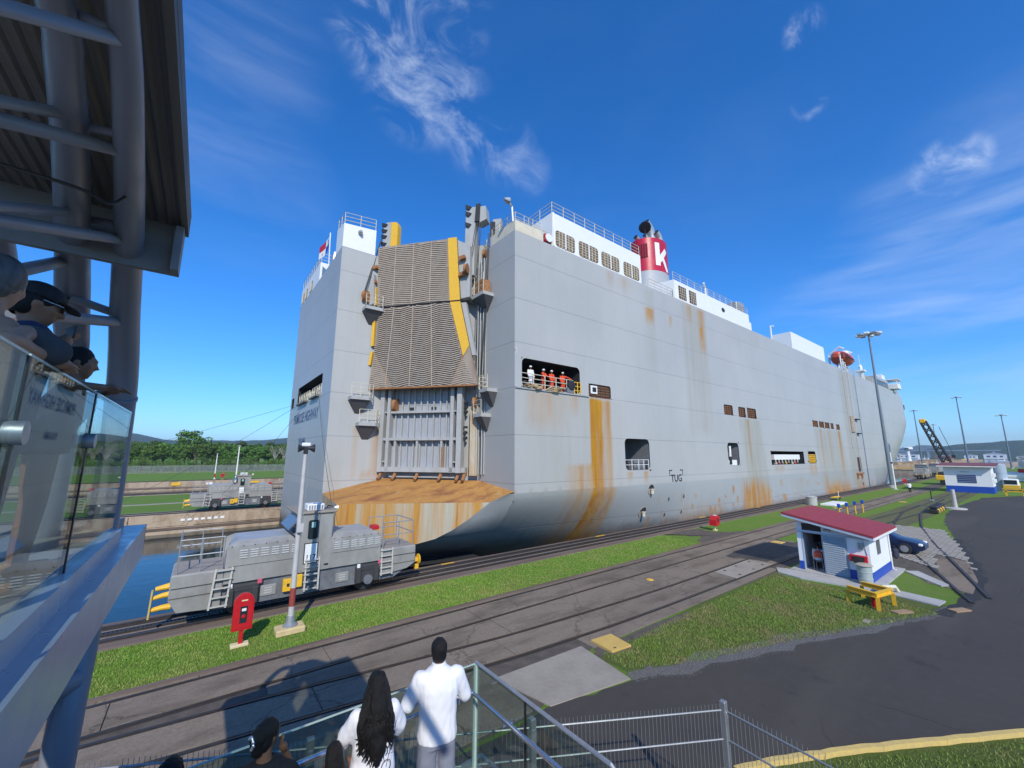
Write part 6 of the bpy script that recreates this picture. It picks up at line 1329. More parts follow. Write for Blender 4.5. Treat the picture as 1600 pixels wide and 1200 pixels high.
tn = thing('tank_trailer', 'white tank trailer with red gear left of the far building', 'trailer', (152, 5.0, 0)); MB().lathe([(.3, -2.2), (1.0, -2.0), (1.0, 2.0), (.3, 2.2)], (152, 4.6, 1.3), 16, axis='Y').build('tank', M_house, tn, smooth=True); MB().cbox(151, 153, 2.4, 6.8, .2, .6, .05).build('chassis', M_white, tn); MB().cbox(151.4, 153, 2.6, 4.2, 2.2, 3.0, .1).build('pump', M_red, tn)
shore = [(1230, 300, 40, 14, 'a'), (1240, 262, 22, 12, 'b'), (1236, 232, 30, 10, 'a'), (1250, 196, 16, 16, 'b'), (1255, 168, 36, 14, 'a'), (1265, 118, 26, 10, 'c'), (1270, 84, 18, 12, 'a'), (1285, 46, 30, 16, 'a'), (1290, 12, 22, 9, 'b'), (1270, -24, 34, 14, 'a'), (1240, -60, 20, 10, 'c'), (1220, -92, 26, 13, 'b')]
cm = {'a': M_house, 'b': mat('shed_cream', (.62, .58, .48), .7), 'c': mat('shed_red', (.35, .10, .07), .7)}
ORD = ['first', 'second', 'third', 'fourth', 'fifth', 'sixth', 'seventh', 'eighth', 'ninth', 'tenth', 'eleventh', 'twelfth', 'thirteenth', 'fourteenth', 'fifteenth', 'sixteenth', 'seventeenth', 'eighteenth', 'nineteenth', 'twentieth']
for i_, (x, y, w_, h_, c_) in enumerate(shore): shed(x, y, w_, 15, h_*.62, cm[c_], 'tiny %s shed on the far shore, %s from the left' % ({'a': 'white', 'b': 'cream', 'c': 'red-brown'}[c_], ORD[i_]), 'sheds on the far shore')
def boat_(x, y, L_, label):
    b_ = thing('workboat', label, 'boat', (x, y, WZ), 'boats on the far water'); MB().extr([(x-1.8, y-L_/2, WZ+1.8), (x-1.8, y+L_/2, WZ+2.4), (x-1.2, y+L_/2-1.5, WZ-.4), (x-1.2, y-L_/2+.8, WZ-.4)], (3.6, 0, 0)).build('hull', M_house, b_); MB().cbox(x-1.4, x+1.4, y-L_*.25, y+L_*.1, WZ+1.8, WZ+4.4, .2).build('wheelhouse', M_house, b_); MB().tube([(x, y, WZ+4.2), (x, y, WZ+8.5)], .15, 6).build('mast', M_house, b_); MB().box(x-1.42, x-1.4, y-L_*.2, y+L_*.06, WZ+3.1, WZ+3.9).build('window', M_lglass, b_)
for i_, (x, y, L_) in enumerate(sorted(((700, 30, 14), (820, 8, 18), (520, 70, 12), (640, 84, 13), (760, 96, 15), (560, 90, 9)), key=lambda q: -q[1]/q[0])): boat_(x, y, L_, 'small white workboat beyond the lock, %s from the left' % ORD[i_])
tw = thing('lookout_tower', 'white lookout tower with a wide cabin right of the bow', 'tower', (560, 82, 0)); MB().lathe([(2.2, 0), (1.5, 3), (1.3, 11)], (560, 82, 0), 10).build('tower_shaft', M_house, tw); MB().lathe([(1.5, 10.5), (4, 12), (4, 13.6), (3.4, 14)], (560, 82, 0), 12).build('tower_cabin', M_house, tw); MB().box(555.8, 556, 80.5, 83.5, 12.3, 13.3).build('tower_window', M_lglass, tw)
# far bridge
bg = thing('distant_bridge', 'thin line of a distant bridge across the horizon', 'bridge', (1500, 200, 0)); MB().box(1500, 1506, 60, 420, 17, 19).build('bridge_deck', mat('bridge_blue_grey', (.30, .34, .40), .8), bg)
for y in (70, 180, 290, 400): MB().box(1501, 1505, y, y+4, -3, 17).build('pier', MATS['bridge_blue_grey'], bg)

# ================================================================== FAR BANK: fence, poles, trees
for x, y, h, lb_ in ((3.0, 112.6+7.5, 5.9, 'slender white pole on the far bank left of a red box'), (4.9, 81.5, 7.2, 'tall white and red pole behind the far locomotive')):
    p_ = thing('marker_pole', lb_, 'pole', (x, y, 0)); MB().cbox(x-.3, x+.3, y-.3, y+.3, 0, .2, .03).build('footing', M_pathc, p_); MB().tube([(x, y, .1), (x, y, h)], [.13, .08], 8).build('shaft', M_white, p_); MB().tube([(x, y, .5), (x, y, 1.4)], [.135, .13], 8).build('red_band', M_red, p_); MB().cbox(x-.2, x+.2, y-.1, y+.1, h, h+.25, .03).build('pole_head', M_steel, p_)
fc = thing('chain_link_fence', 'long chain-link fence on steel posts in front of the far trees', 'fence', (0, 165, 0))
t = NT('chain_link'); tr_ = t.n.new('ShaderNodeBsdfTransparent'); mx_ = t.n.new('ShaderNodeMixShader'); mx_.inputs[0].default_value = .34; t.b.inputs['Base Color'].default_value = (.32, .34, .33, 1)
t.link(tr_.outputs[0], mx_.inputs[1]); t.link(t.b.outputs[0], mx_.inputs[2]); t.link(mx_.outputs[0], t.n['Material Output'].inputs[0])
pm = None
for k in range(42):
    x = -66+k*3.0
    if pm is None: o = MB().tube([(0, 165, 0), (0, 165, 2.35)], .045, 6).build('fence_post', M_steel, fc); pm = o.data
    else: o = bpy.data.objects.new('fence_post', pm); COL.objects.link(o); o.parent = fc
    o.location = (x, 0, 0)
MB().add([(-66, 165, .05), (57, 165, .05), (57, 165, 2.25), (-66, 165, 2.25)], [(0, 1, 2, 3)]).build('mesh_panel', t.m, fc)
MB().tube([(-66, 165, 2.3), (57, 165, 2.3)], .03, 5).build('top_rail', M_steel, fc)
# ---- trees: trunk with limbs and a crown of small leaf faces; a few shapes shared by all
M_bark = mat('bark', (.16, .13, .10), .9, c2=(.09, .07, .05), scale=3, amt=.8, bump=.5)
def leaf_mat(name, a, b):
    t = NT(name); t.b.inputs['Roughness'].default_value = .7; t.b.inputs['Specular IOR Level'].default_value = .2
    oi = t.n.new('ShaderNodeObjectInfo'); at = t.attr('shade')
    c = t.mix(at.outputs['Fac'], a, b); h = t.n.new('ShaderNodeHueSaturation'); t.link(c, h.inputs['Color']); t.link(t.ramp(oi.outputs['Random'], 0, 1, .485, .515), h.inputs['Hue']); t.link(t.ramp(oi.outputs['Random'], 0, 1, .75, 1.2), h.inputs['Value'])
    t.base(h.outputs[0]); return t.m
M_leaf = leaf_mat('leaves', (.06, .125, .018), (.135, .235, .04)); M_leaf2 = leaf_mat('leaves_dark', (.04, .085, .016), (.085, .155, .03))
def tree_meshes(kind_, seed, H, Rr):
    rg = np.random.default_rng(seed); tr_ = MB(); tips = []
    base = Vector((0, 0, 0)); fork = H*(.38 if kind_ != 'shrub' else .12)
    tr_.tube([(0, 0, -.3), (rg.normal()*.15, rg.normal()*.15, fork*.6), (rg.normal()*.3, rg.normal()*.3, fork)], [H*.026, H*.02, H*.016], 7)
    for k in range(7 if kind_ != 'bare' else 12):
        a = 2*math.pi*k/7+rg.uniform(-.4, .4); e = Vector((math.cos(a)*Rr*rg.uniform(.4, .8), math.sin(a)*Rr*rg.uniform(.4, .8), H*rg.uniform(.62, .92)))
        mid = Vector((e.x*.4, e.y*.4, fork+(e.z-fork)*.55)); tr_.tube([(0, 0, fork*.85), mid, e], [H*.012, H*.008, H*.003], 5); tips.append(e)
        if kind_ == 'bare':
            for q in range(5): f = mid.lerp(e, rg.uniform(.2, 1)); g_ = f+Vector((rg.normal()*.9, rg.normal()*.9, rg.uniform(.4, 1.6))); tr_.tube([f, g_], [H*.004, H*.0015], 4)
    cr = MB(); sh = []
    if kind_ != 'bare':
        nclump = {'round': 64, 'tall': 52, 'shrub': 34}[kind_]
        for k in range(nclump):
            a = rg.uniform(0, 2*math.pi); u = rg.uniform(-.45, 1) if kind_ != 'shrub' else rg.uniform(-.2, 1); rr = math.sqrt(max(0.05, 1-u*u))*rg.uniform(.45, 1.0)
            cz_ = H*(.64 if kind_ != 'shrub' else .45); hz_ = H*(.34 if kind_ != 'shrub' else .5)
            cc_ = Vector((math.cos(a)*rr*Rr, math.sin(a)*rr*Rr, cz_+u*hz_)); cs = Rr*rg.uniform(.16, .32)
            for q in range(46):
                d_ = Vector(rg.normal(size=3)).normalized(); p_ = cc_+Vector((d_.x, d_.y, d_.z*.6))*cs*rg.uniform(.6, 1.05)
                n_ = (d_+Vector(rg.normal(size=3))*.5+Vector((0, 0, .5))).normalized(); s_ = rg.uniform(.16, .34)*H/11
                t1 = n_.orthogonal().normalized()*s_; t2 = n_.cross(t1).normalized()*s_*.7
                b0_ = len(cr.v); cr.v += [tuple(p_-t1), tuple(p_+t2), tuple(p_+t1), tuple(p_-t2)]; cr.f.append((b0_, b0_+1, b0_+2, b0_+3)); v_ = rg.uniform(0, 1); sh += [v_]*4
    return tr_, cr, sh
TREES = {}
def get_tree(key, kind_, seed, H, Rr, leaf):
    tr_, cr, sh = tree_meshes(kind_, seed, H, Rr)
    def me_of(mb, m_, nm):
        me = bpy.data.meshes.new(nm); me.from_pydata(mb.v, [], mb.f); me.materials.append(m_); me.update(); return me
    a = me_of(tr_, M_bark if kind_ != 'bare' else mat('bare_bark', (.34, .31, .27), .9), 'trunk'); b = None
    if cr.v:
        b = me_of(cr, leaf, 'crown'); at = b.attributes.new('shade', 'FLOAT', 'POINT'); at.data.foreach_set('value', np.array(sh, 'f'))
    TREES[key] = (a, b)
for i in range(4): get_tree('r%d' % i, 'round', 10+i, 11, 4.6, M_leaf)
for i in range(3): get_tree('t%d' % i, 'tall', 30+i, 12, 3.4, M_leaf2)
for i in range(3): get_tree('s%d' % i, 'shrub', 50+i, 4.5, 2.8, M_leaf)
for i in range(2): get_tree('b%d' % i, 'bare', 70+i, 11, 3.2, None)
def plant(key, x, y, s, label, cat='tree', name='broadleaf_tree', grp='trees beyond the far fence', zs=1.0):
    t_ = thing(name, label, cat, (x, y, -.1), grp, random.uniform(0, 6.28)); t_.scale = (s, s, s*zs)
    a, b = TREES[key]
    o = bpy.data.objects.new('trunk', a); COL.objects.link(o); o.parent = t_
    if b: o = bpy.data.objects.new('crown', b); COL.objects.link(o); o.parent = t_
    return t_
ORD = ['first', 'second', 'third', 'fourth', 'fifth', 'sixth', 'seventh', 'eighth', 'ninth', 'tenth', 'eleventh', 'twelfth', 'thirteenth', 'fourteenth', 'fifteenth', 'sixteenth', 'seventeenth', 'eighteenth', 'nineteenth', 'twentieth', 'twenty-first', 'twenty-second']
plant('r0', -4.0, 216, 1.42, 'largest round-crowned tree rising above the others on the far bank')
rg_ = random.Random(3)
for i in range(20):
    plant('r%d' % (i % 4), -25+i*3.0+rg_.uniform(-.8, .8), 183+rg_.uniform(-3, 5), rg_.uniform(.74, .88), '%s leafy tree from the left in the front row behind the fence' % ORD[i])
for i in range(18):
    plant('t%d' % (i % 3), -28+i*3.6+rg_.uniform(-1, 1), 195+rg_.uniform(-3, 5), rg_.uniform(.76, .90), '%s dark tree from the left in the second row behind the fence' % ORD[i], name='tall_tree')
for i in range(16):
    plant('r%d' % ((i+1) % 4), -30+i*4.4+rg_.uniform(-1, 1), 209+rg_.uniform(-3, 5), rg_.uniform(.88, .98), '%s tree from the left in the third row on the far bank' % ORD[i], name='tall_tree')
for i in range(34):
    plant('s%d' % (i % 3), -27+i*1.9+rg_.uniform(-.7, .7), 173+rg_.uniform(-2, 4), rg_.uniform(.75, 1.15), 'low green shrub at the foot of the trees behind the fence', 'shrub', 'shrub', 'shrubs behind the far fence')
for i, x in enumerate((22, 25, 27.5, 30.5, 34)): plant('b%d' % (i % 2), x, 174+i % 3*2, rg_.uniform(.85, .98), '%s bare grey tree from the left near the stern of the ship' % ORD[i], name='bare_tree', grp='bare trees beyond the far fence')
for i in range(15):
    plant('r%d' % (i % 4), -28-i*3.2+rg_.uniform(-.8, .8), 184+rg_.uniform(-3, 5), rg_.uniform(.64, .82), 'leafy tree behind the fence, left of the far locomotive and hidden by the terrace')
    plant('t%d' % (i % 3), -30-i*3.4+rg_.uniform(-.8, .8), 198+rg_.uniform(-3, 8), rg_.uniform(.7, .86), 'leafy tree behind the fence, left of the far locomotive and hidden by the terrace', name='tall_tree')
    plant('s%d' % (i % 3), -28.5-i*3.0+rg_.uniform(-.8, .8), 174+rg_.uniform(-2, 3), rg_.uniform(.8, 1.2), 'low green shrub at the foot of the trees behind the fence', 'shrub', 'shrub', 'shrubs behind the far fence')
# the air over the lock: far hills fade to blue in it
t = NT('haze_air'); t.n.remove(t.b); v_ = t.n.new('ShaderNodeVolumePrincipled'); v_.inputs['Color'].default_value = (.72, .84, 1, 1); v_.inputs['Density'].default_value = 0.00022; v_.inputs['Anisotropy'].default_value = .2
t.link(v_.outputs[0], t.n['Material Output'].inputs['Volume'])
hz_o = MB().box(-1700, 4300, -1300, 5200, -9, 130).build('haze', t.m); kind(hz_o, 'stuff')
# ================================================================== VISITOR BUILDING
M_bsteel = mat('building_steel', (.38, .41, .46), .32, c2=(.32, .34, .39), scale=1.5, amt=.5, spec=.5)
M_tube = mat('canopy_tube_paint', (.21, .225, .265), .36, c2=(.17, .18, .215), scale=1.5, amt=.5)
M_soffit = mat('corrugated_soffit', (.17, .16, .14), .6, .1, c2=(.13, .12, .105), scale=.8, amt=.5)
M_panel = glass_mat('balustrade_glass', (.74, .82, .79), .07, .015)
M_edge = mat('glass_edge', (.42, .55, .50), .15)
ter = thing('viewing_terrace', 'steel viewing terrace with glass balustrade cutting in from the left edge', 'terrace', (-.6, 2, 5.0))
TZ = 5.33
box(-1.75, -.66, 1.0, 6.9, 5.05, TZ).build('floor_slab', mat('terrace_floor', (.32, .31, .30), .8), ter)
# edge channel: top flange, web with the deck profile showing under it
MB().box(-.66, -.46, .2, 7.05, TZ-.16, TZ-.12).build('top_flange', M_bsteel, ter); MB().box(-.66, -.56, .2, 5.75, TZ-.12, TZ+.02).build('glass_shoe', M_bsteel, ter)
MB().box(-.50, -.46, .2, 7.05, TZ-.46, TZ-.16).build('edge_web', M_bsteel, ter); MB().box(-1.75, -.46, 7.02, 7.06, TZ-.46, TZ-.12).build('edge_web', M_bsteel, ter)
MB().box(-.62, -.46, .2, 7.02, TZ-.50, TZ-.46).build('bottom_flange', M_bsteel, ter)
for k in range(21):
    y = .3+k*.32; MB().extr([(-.50, y, TZ-.50), (-.50, y+.13, TZ-.50), (-.50, y+.10, TZ-.60), (-.50, y+.05, TZ-.60)], (-.3, 0, 0)).build('deck_rib', M_bsteel, ter)
for a, b in ((.2, 2.50), (2.53, 3.86), (3.89, 5.62)):
    g_ = MB().box(-.632, -.616, a, b, TZ-.02, 6.50).build('glass_panel', M_panel, ter)
    MB().box(-.634, -.614, a, b, 6.50, 6.512).build('top_edge', M_edge, g_)
for y in (2.515, 3.875):
    MB().box(-.636, -.612, y-.012, y+.012, TZ-.02, 6.50).build('gasket', M_black, ter)
    MB().lathe([(.045, -.03), (.05, -.01), (.05, .03)], (-.61, y, 6.18), 14, axis='X').build('glass_clamp', M_steel, ter, smooth=True)
cnp = thing('canopy', 'dark corrugated canopy roof carried on curved tube ribs at upper left', 'canopy', (-.75, 6, 0))
m = MB(); n = 74; xs_ = np.linspace(-1.5, -.32, n)
prof = [(x, 7.9+(.014 if (i//2) % 2 else 0)) for i, x in enumerate(xs_)]
for x, z in prof: m.v += [(x, .9, z), (x, 4.05, z)]
m.f = [(2*i, 2*i+1, 2*i+3, 2*i+2) for i in range(n-1)]
m.build('soffit', M_soffit, cnp)
box(-1.55, -.28, .9, 4.06, 7.93, 8.05).build('roof_slab', M_soffit, cnp)
box(-.32, -.28, .9, 4.08, 7.87, 7.94).build('edge_trim', M_soffit, cnp)
MB().box(-1.55, -.30, 4.0, 4.05, 7.5, 7.9).build('end_fascia', mat('fascia_grey', (.20, .21, .22), .5), cnp); MB().box(-.35, -.30, 3.88, 4.0, 7.5, 7.86).build('fascia_return', MATS['fascia_grey'], cnp)
def smooth_path(pts, n=24):
    pts = [Vector(p) for p in pts]; P = [pts[0]*2-pts[1]]+pts+[pts[-1]*2-pts[-2]]; out = []
    for i in range(1, len(P)-2):
        for k in range(6):
            t_ = k/6; a, b, c_, d_ = P[i-1], P[i], P[i+1], P[i+2]
            out.append(.5*((2*b)+(c_-a)*t_+(2*a-5*b+4*c_-d_)*t_**2+(3*b-a-3*c_+d_)*t_**3))
    return out+[pts[-1]]
rib1 = smooth_path([(-.75, 5.7, -.1), (-.75, 5.86, 3.2), (-.75, 6.1, 4.24), (-.75, 6.15, 5.28), (-.75, 5.9, 6.69), (-.69, 4.86, 7.38), (-.58, 3.7, 7.68), (-.45, 2.46, 7.66), (-.41, 1.84, 7.72), (-.36, .6, 7.76), (-.33, -1.5, 7.78)])
def taper(path, tab): f = ip(tab); return [f(p.y) if p.z > 6 else tab[-1][1] for p in path]
MB().tube(rib1, taper(rib1, [(-2, .045), (1.84, .048), (2.46, .058), (3.7, .082), (4.86, .104), (5.9, .125)]), 18).build('rib_tube', M_tube, cnp, smooth=True)
MB().tube([(-.752, 5.90, 6.66), (-.751, 5.885, 6.69)], .137, 18).build('weld_collar', M_tube, cnp, smooth=True)
rib2 = smooth_path([(-1.15, 5.9, -.1), (-1.15, 5.85, 4.0), (-1.1, 5.7, 5.8), (-1.1, 5.54, 6.99), (-1.07, 5.2, 7.29), (-.96, 4.37, 7.6), (-.75, 3.05, 7.7), (-.63, 2.26, 7.7), (-.60, 1.95, 7.72), (-.55, .6, 7.76)])
MB().tube(rib2, taper(rib2, [(0, .05), (1.95, .055), (2.26, .060), (3.05, .075), (4.37, .098), (5.2, .118)]), 18).build('rib_tube', M_tube, cnp, smooth=True)
rib3 = smooth_path([(-1.62, 5.9, 5.3), (-1.58, 5.6, 6.9), (-1.45, 5.0, 7.5), (-1.3, 4.0, 7.75)])
MB().tube(rib3, .085, 14).build('rib_tube', M_tube, cnp, smooth=True)
for a, b, r_ in (((-.66, 1.66, 7.36), (-.42, 1.98, 7.70), .032), ((-.60, 2.02, 7.76), (-.42, 1.96, 7.71), .022), ((-.86, 2.33, 7.46), (-.68, 2.56, 7.66), .032), ((-.9, 2.42, 7.44), (-.48, 2.73, 7.67), .04), ((-.68, 2.72, 7.72), (-.47, 2.56, 7.66), .026), ((-.96, 2.86, 7.24), (-.84, 3.5, 7.58), .036), ((-1.0, 2.92, 7.2), (-.60, 3.9, 7.65), .044), ((-.85, 3.9, 7.74), (-.58, 3.72, 7.68), .032), ((-1.05, 3.55, 7.12), (-1.0, 4.3, 7.52), .05), ((-1.1, 3.9, 7.1), (-1.05, 4.86, 7.39), .045), ((-1.06, 3.85, 6.98), (-.70, 5.05, 7.30), .055), ((-1.02, 4.75, 7.38), (-.70, 4.97, 7.34), .045)):
    MB().tube([a, b], r_*.8, 12).build('cross_tube', M_tube, cnp, smooth=True)
MB().tube(smooth_path([(-.9, 2.58, 7.34), (-.68, 2.95, 7.5), (-.58, 3.08, 7.52), (-.52, 3.15, 7.64)]), .009, 6).build('drain_hose', M_black, cnp)
MB().tube([(-2.2, 4.1, 4.0), (-.75, 5.95, 3.95)], .10, 12).build('cross_tube', M_tube, cnp, smooth=True)
for x, y in ((-1.7, 3.6),): MB().tube([(x, y, 5.3), (x, y, 7.9)], .15, 12).build('rear_column', M_tube, cnp, smooth=True)
wallb = thing('visitor_building', 'pale visitor building wall behind the glass balustrade at the left edge', 'building', (-9, 0, 0))
box(-9.5, -9.1, -12, 2.0, 0, 7.0).build('wall', mat('building_cream', (.62, .58, .47), .8), wallb); box(-9.1, -9.05, -4, 1, 5.0, 6.6).build('window', M_lglass, wallb)
# ---- lower terrace with glass rail and handrail
LZ = 2.41
low = thing('lower_terrace', 'lower terrace with glass balustrade and steel handrail where visitors stand', 'terrace', (0, 4, LZ))
box(-7, 3.06, 2.2, 4.75, LZ-.25, LZ).build('floor_slab', mat('terrace_floor', (.32, .31, .30), .8), low); box(-7, 1.9, -2.5, 2.2, LZ-.25, LZ+.75).build('upper_step', mat('terrace_floor', (.32, .31, .30), .8), low); box(-7, 1.7, -6, .9, LZ+.75, 4.45).build('upper_step', mat('terrace_floor', (.32, .31, .30), .8), low)
box(-7, 3.06, 4.62, 4.75, 0, LZ-.25).build('retaining_wall', M_conc_l, low)
for a, b in ((-3.1, -1.6), (-1.58, -.08), (-.06, 1.44), (1.46, 2.985)): MB().box(a, b, 4.655, 4.667, LZ, 3.52).build('glass_panel', M_panel, low)
for a, b in ((3.70, 4.64), (2.55, 3.68)): MB().box(2.995, 3.007, a, b, LZ, 3.52).build('glass_panel', M_panel, low)
for y in (3.69,): MB().box(2.99, 3.012, y-.008, y+.008, LZ, 3.52).build('gasket', M_black, low)
MB().box(2.975, 3.012, 4.62, 4.67, LZ, 3.52).build('corner_joint', M_edge, low)
MB().tube([(3.0, 4.66, 3.54), (3.0, 2.55, 3.54), (3.05, 1.9, 3.1)], .02, 8).build('top_trim', M_steel, low); MB().box(-3.1, 2.99, 4.652, 4.67, 3.52, 3.53).build('top_edge', M_edge, low)
M_inox = mat('polished_rail', (.62, .64, .68), .18, .9, c2=(.55, .57, .6), scale=3)
MB().tube([(-3.1, 4.53, 3.30), (2.87, 4.53, 3.30), (2.87, 2.6, 3.30), (2.87, 1.8, 2.7)], .026, 12).build('handrail', M_inox, low, smooth=True)
for p in ((-1.2, 4.53), (.3, 4.53), (1.72, 4.53), (2.7, 4.53), (2.87, 3.9), (2.87, 3.0)):
    d_ = Vector((0, .12, 0)) if p[1] > 4.5 else Vector((.12, 0, 0)); q = Vector((*p, 3.30)); MB().tube([q+Vector((0, 0, -.02)), q+Vector((0, 0, -.07)), q+d_+Vector((0, 0, -.07))], .012, 6).build('rail_bracket', M_inox, low); MB().lathe([(.03, -.005), (.03, .005)], tuple(q+d_+Vector((0, 0, -.07))), 10, axis='Y').build('rail_rosette', M_inox, low)
for a, b in (((3.79, 6.3, 1.2), (4.2, 6.32, 1.2)), ((4.2, 6.32, 1.2), (4.34, 5.7, 1.1))): MB().tube([a, b], .03, 8).build('stair_rail', M_steel, low)
for p in ((3.79, 6.3), (4.2, 6.32), (4.34, 5.7)): MB().tube([(p[0], p[1], 0), (p[0], p[1], 1.2)], .025, 8).build('stair_post', M_steel, low)
# ---- welded wire fence on the roadside
M_wiref = mat('wire_fence_grey', (.30, .32, .33), .5, .5, c2=(.22, .23, .24), scale=6)
wf = thing('wire_fence', 'grey welded wire fence with flat posts below the lower terrace', 'fence', (6.9, 3.6, 0))
FP = [(-1.1, 8.1), (1.6, 6.6), (4.28, 5.1), (6.95, 3.6), (6.8, 1.5), (6.65, -.8)]
for p in FP: MB().cbox(p[0]-.045, p[0]+.045, p[1]-.045, p[1]+.045, 0, 2.28, .01).build('post', M_wiref, wf); MB().cbox(p[0]-.03, p[0]+.03, p[1]-.06, p[1]-.04, 2.05, 2.15, .005).build('post_clip', M_steel, wf)
for a, b in zip(FP[:-1], FP[1:]):
    a, b = Vector((*a, 0)), Vector((*b, 0)); n = int((b-a).length/.062); m = MB()
    for k in range(1, n):
        p = a.lerp(b, k/n); m.tube([p+Vector((0, 0, .08)), p+Vector((0, 0, 2.24))], .0035, 4)
    kind(m.build('wire_mesh', M_wiref, wf), 'stuff')
    for z in (.15, .55, .95, 1.35, 1.75, 2.15): MB().tube([a+Vector((0, 0, z)), b+Vector((0, 0, z))], .013, 6).build('horizontal_bar', M_wiref, wf)
# ================================================================== PEOPLE
from mathutils.bvhtree import BVHTree
def ell(c, r, n=14, rot=None):
    bm = bmesh.new(); bmesh.ops.create_uvsphere(bm, u_segments=n, v_segments=max(6, n*2//3), radius=1)
    for v in bm.verts:
        p = Vector((v.co.x*r[0], v.co.y*r[1], v.co.z*r[2]))
        if rot: p = rot @ p
        v.co = p+Vector(c)
    m = MB(); m.bm(bm); return m
def limb(pts, rs, n=12):
    """tapered limb with rounded ends"""
    m = MB().tube(pts, rs, n)
    for p, r in ((pts[0], rs[0]), (pts[-1], rs[-1])):
        e = ell(p, (r, r, r), 10); m.add(e.v, e.f)
    for p, r in zip(pts[1:-1], rs[1:-1]):
        e = ell(p, (r*.99, r*.99, r*.99), 10); m.add(e.v, e.f)
    return m
def loft(rings, n=20):
    m = MB()
    for c, rx, ry in rings:
        for k in range(n):
            a = 2*math.pi*k/n; x, y = math.cos(a), math.sin(a); q = (abs(x)**2.5+abs(y)**2.5)**(-1/2.5); m.v.append((c[0]+rx*x*q, c[1]+ry*y*q, c[2]))
    k = len(rings); m.f = [(i*n+j, i*n+(j+1) % n, (i+1)*n+(j+1) % n, (i+1)*n+j) for i in range(k-1) for j in range(n)]+[tuple(range(n))[::-1], tuple(range((k-1)*n, k*n))]
    return m
def remesh(parts, voxel, smooth=4):
    me = bpy.data.meshes.new('tmp'); v, f = [], []
    for p in parts:
        b = len(v); v += p.v; f += [tuple(i+b for i in q) for q in p.f]
    me.from_pydata(v, [], f); o = bpy.data.objects.new('tmp', me); COL.objects.link(o)
    r = o.modifiers.new('r', 'REMESH'); r.mode = 'VOXEL'; r.voxel_size = voxel; r.use_smooth_shade = True
    if smooth: s = o.modifiers.new('s', 'SMOOTH'); s.factor = .5; s.iterations = smooth
    out = bpy.data.meshes.new_from_object(o.evaluated_get(bpy.context.evaluated_depsgraph_get())); bpy.data.objects.remove(o); bpy.data.meshes.remove(me)
    return out
def wrinkle(me, amp, sc=(14, 14, 7), seed=0.):
    me.update(); nr = [v.normal.copy() for v in me.vertices]
    for v, n_ in zip(me.vertices, nr): v.co += n_*amp*(noise.noise((v.co.x*sc[0]+seed, v.co.y*sc[1], v.co.z*sc[2]))+.5*noise.noise((v.co.x*sc[0]*2.2, v.co.y*sc[1]*2.2+seed, v.co.z*sc[2]*2)))
def part(name, me, m_, root):
    me.materials.clear(); me.materials.append(m_); me.polygons.foreach_set('use_smooth', [True]*len(me.polygons)); o = bpy.data.objects.new(name, me); COL.objects.link(o); o.parent = root; return o
def skin_mat(name, c): return mat(name, c, .5, c2=tuple(x*.8 for x in c), scale=9, amt=.5, spec=.35)
SK_TAN, SK_BR, SK_LT = skin_mat('skin_tan', (.30, .15, .09)), skin_mat('skin_brown', (.20, .095, .055)), skin_mat('skin_light', (.42, .23, .15))
t = NT('black_hair'); t.b.inputs['Roughness'].default_value = .55; t.b.inputs['Specular IOR Level'].default_value = .3; t.base((.008, .007, .007)); t.bump(t.noise(140, 5, .7, scl=(1, 1, .08)), .9, .012); M_hair = t.m
M_hairg = mat('grey_hair', (.10, .10, .10), .5, c2=(.03, .03, .03), scale=30, amt=.9, scl=(1, 1, .2))
def head_parts(c, s=1.0, yaw=0., pitch=0.):
    """head looking along +y, turned by yaw (about z) and pitched down; c = centre"""
    M_ = Matrix.Rotation(yaw, 3, 'Z') @ Matrix.Rotation(-pitch, 3, 'X'); c = Vector(c)
    def P(x, y, z): return c+M_ @ Vector((x*s, y*s, z*s))
    L = [ell(c, (.076*s, .096*s, .112*s), 16, M_), ell(P(0, .03, -.055), (.058*s, .062*s, .062*s), 12, M_), ell(P(0, .062, -.098), (.026*s, .026*s, .02*s), 8, M_)]
    L.append(limb([P(0, .088, .022), P(0, .112, -.022)], [.009*s, .015*s], 8)); L.append(ell(P(0, .086, .035), (.055*s, .018*s, .012*s), 10, M_))
    L.append(ell(P(0, .083, -.058), (.028*s, .014*s, .009*s), 8, M_)); L.append(ell(P(0, .08, -.072), (.024*s, .014*s, .008*s), 8, M_))
    for sx in (-1, 1): L.append(ell(P(.077*sx, -.008, -.005), (.012*s, .02*s, .03*s), 8, M_)); L.append(ell(P(.045*sx, .06, -.02), (.026*s, .024*s, .024*s), 8, M_))
    return L, P, M_
def hand_parts(w, d, n, s=1.0, curl=.5):
    """palm from wrist w along d with palm normal n; four fingers and a thumb"""
    w, d, n = Vector(w), Vector(d).normalized(), Vector(n).normalized(); n = (n-d*n.dot(d)).normalized(); x = d.cross(n)
    L = [limb([w, w+d*.045*s], [.026*s, .036*s], 8), ell(w+d*.055*s, (.036*s, .036*s, .026*s), 10)]
    for k, (o_, l_) in enumerate(((-.030, .062), (-.010, .075), (.010, .070), (.029, .055))):
        b = w+d*.085*s+x*o_*s; b2 = b+(d*(1-curl*.35)+n*curl*.6).normalized()*l_*.5*s; b3 = b2+(d*(1-curl)+n*curl).normalized()*l_*.5*s
        L.append(limb([w+d*.05*s+x*o_*s*.8, b, b2, b3], [.012*s, .0105*s, .0095*s, .008*s], 7))
    b = w+d*.025*s-x*.03*s; L.append(limb([b, b-x*.028*s+d*.025*s+n*.012*s, b-x*.03*s+d*.06*s+n*.02*s], [.013*s, .012*s, .009*s], 7))
    return L
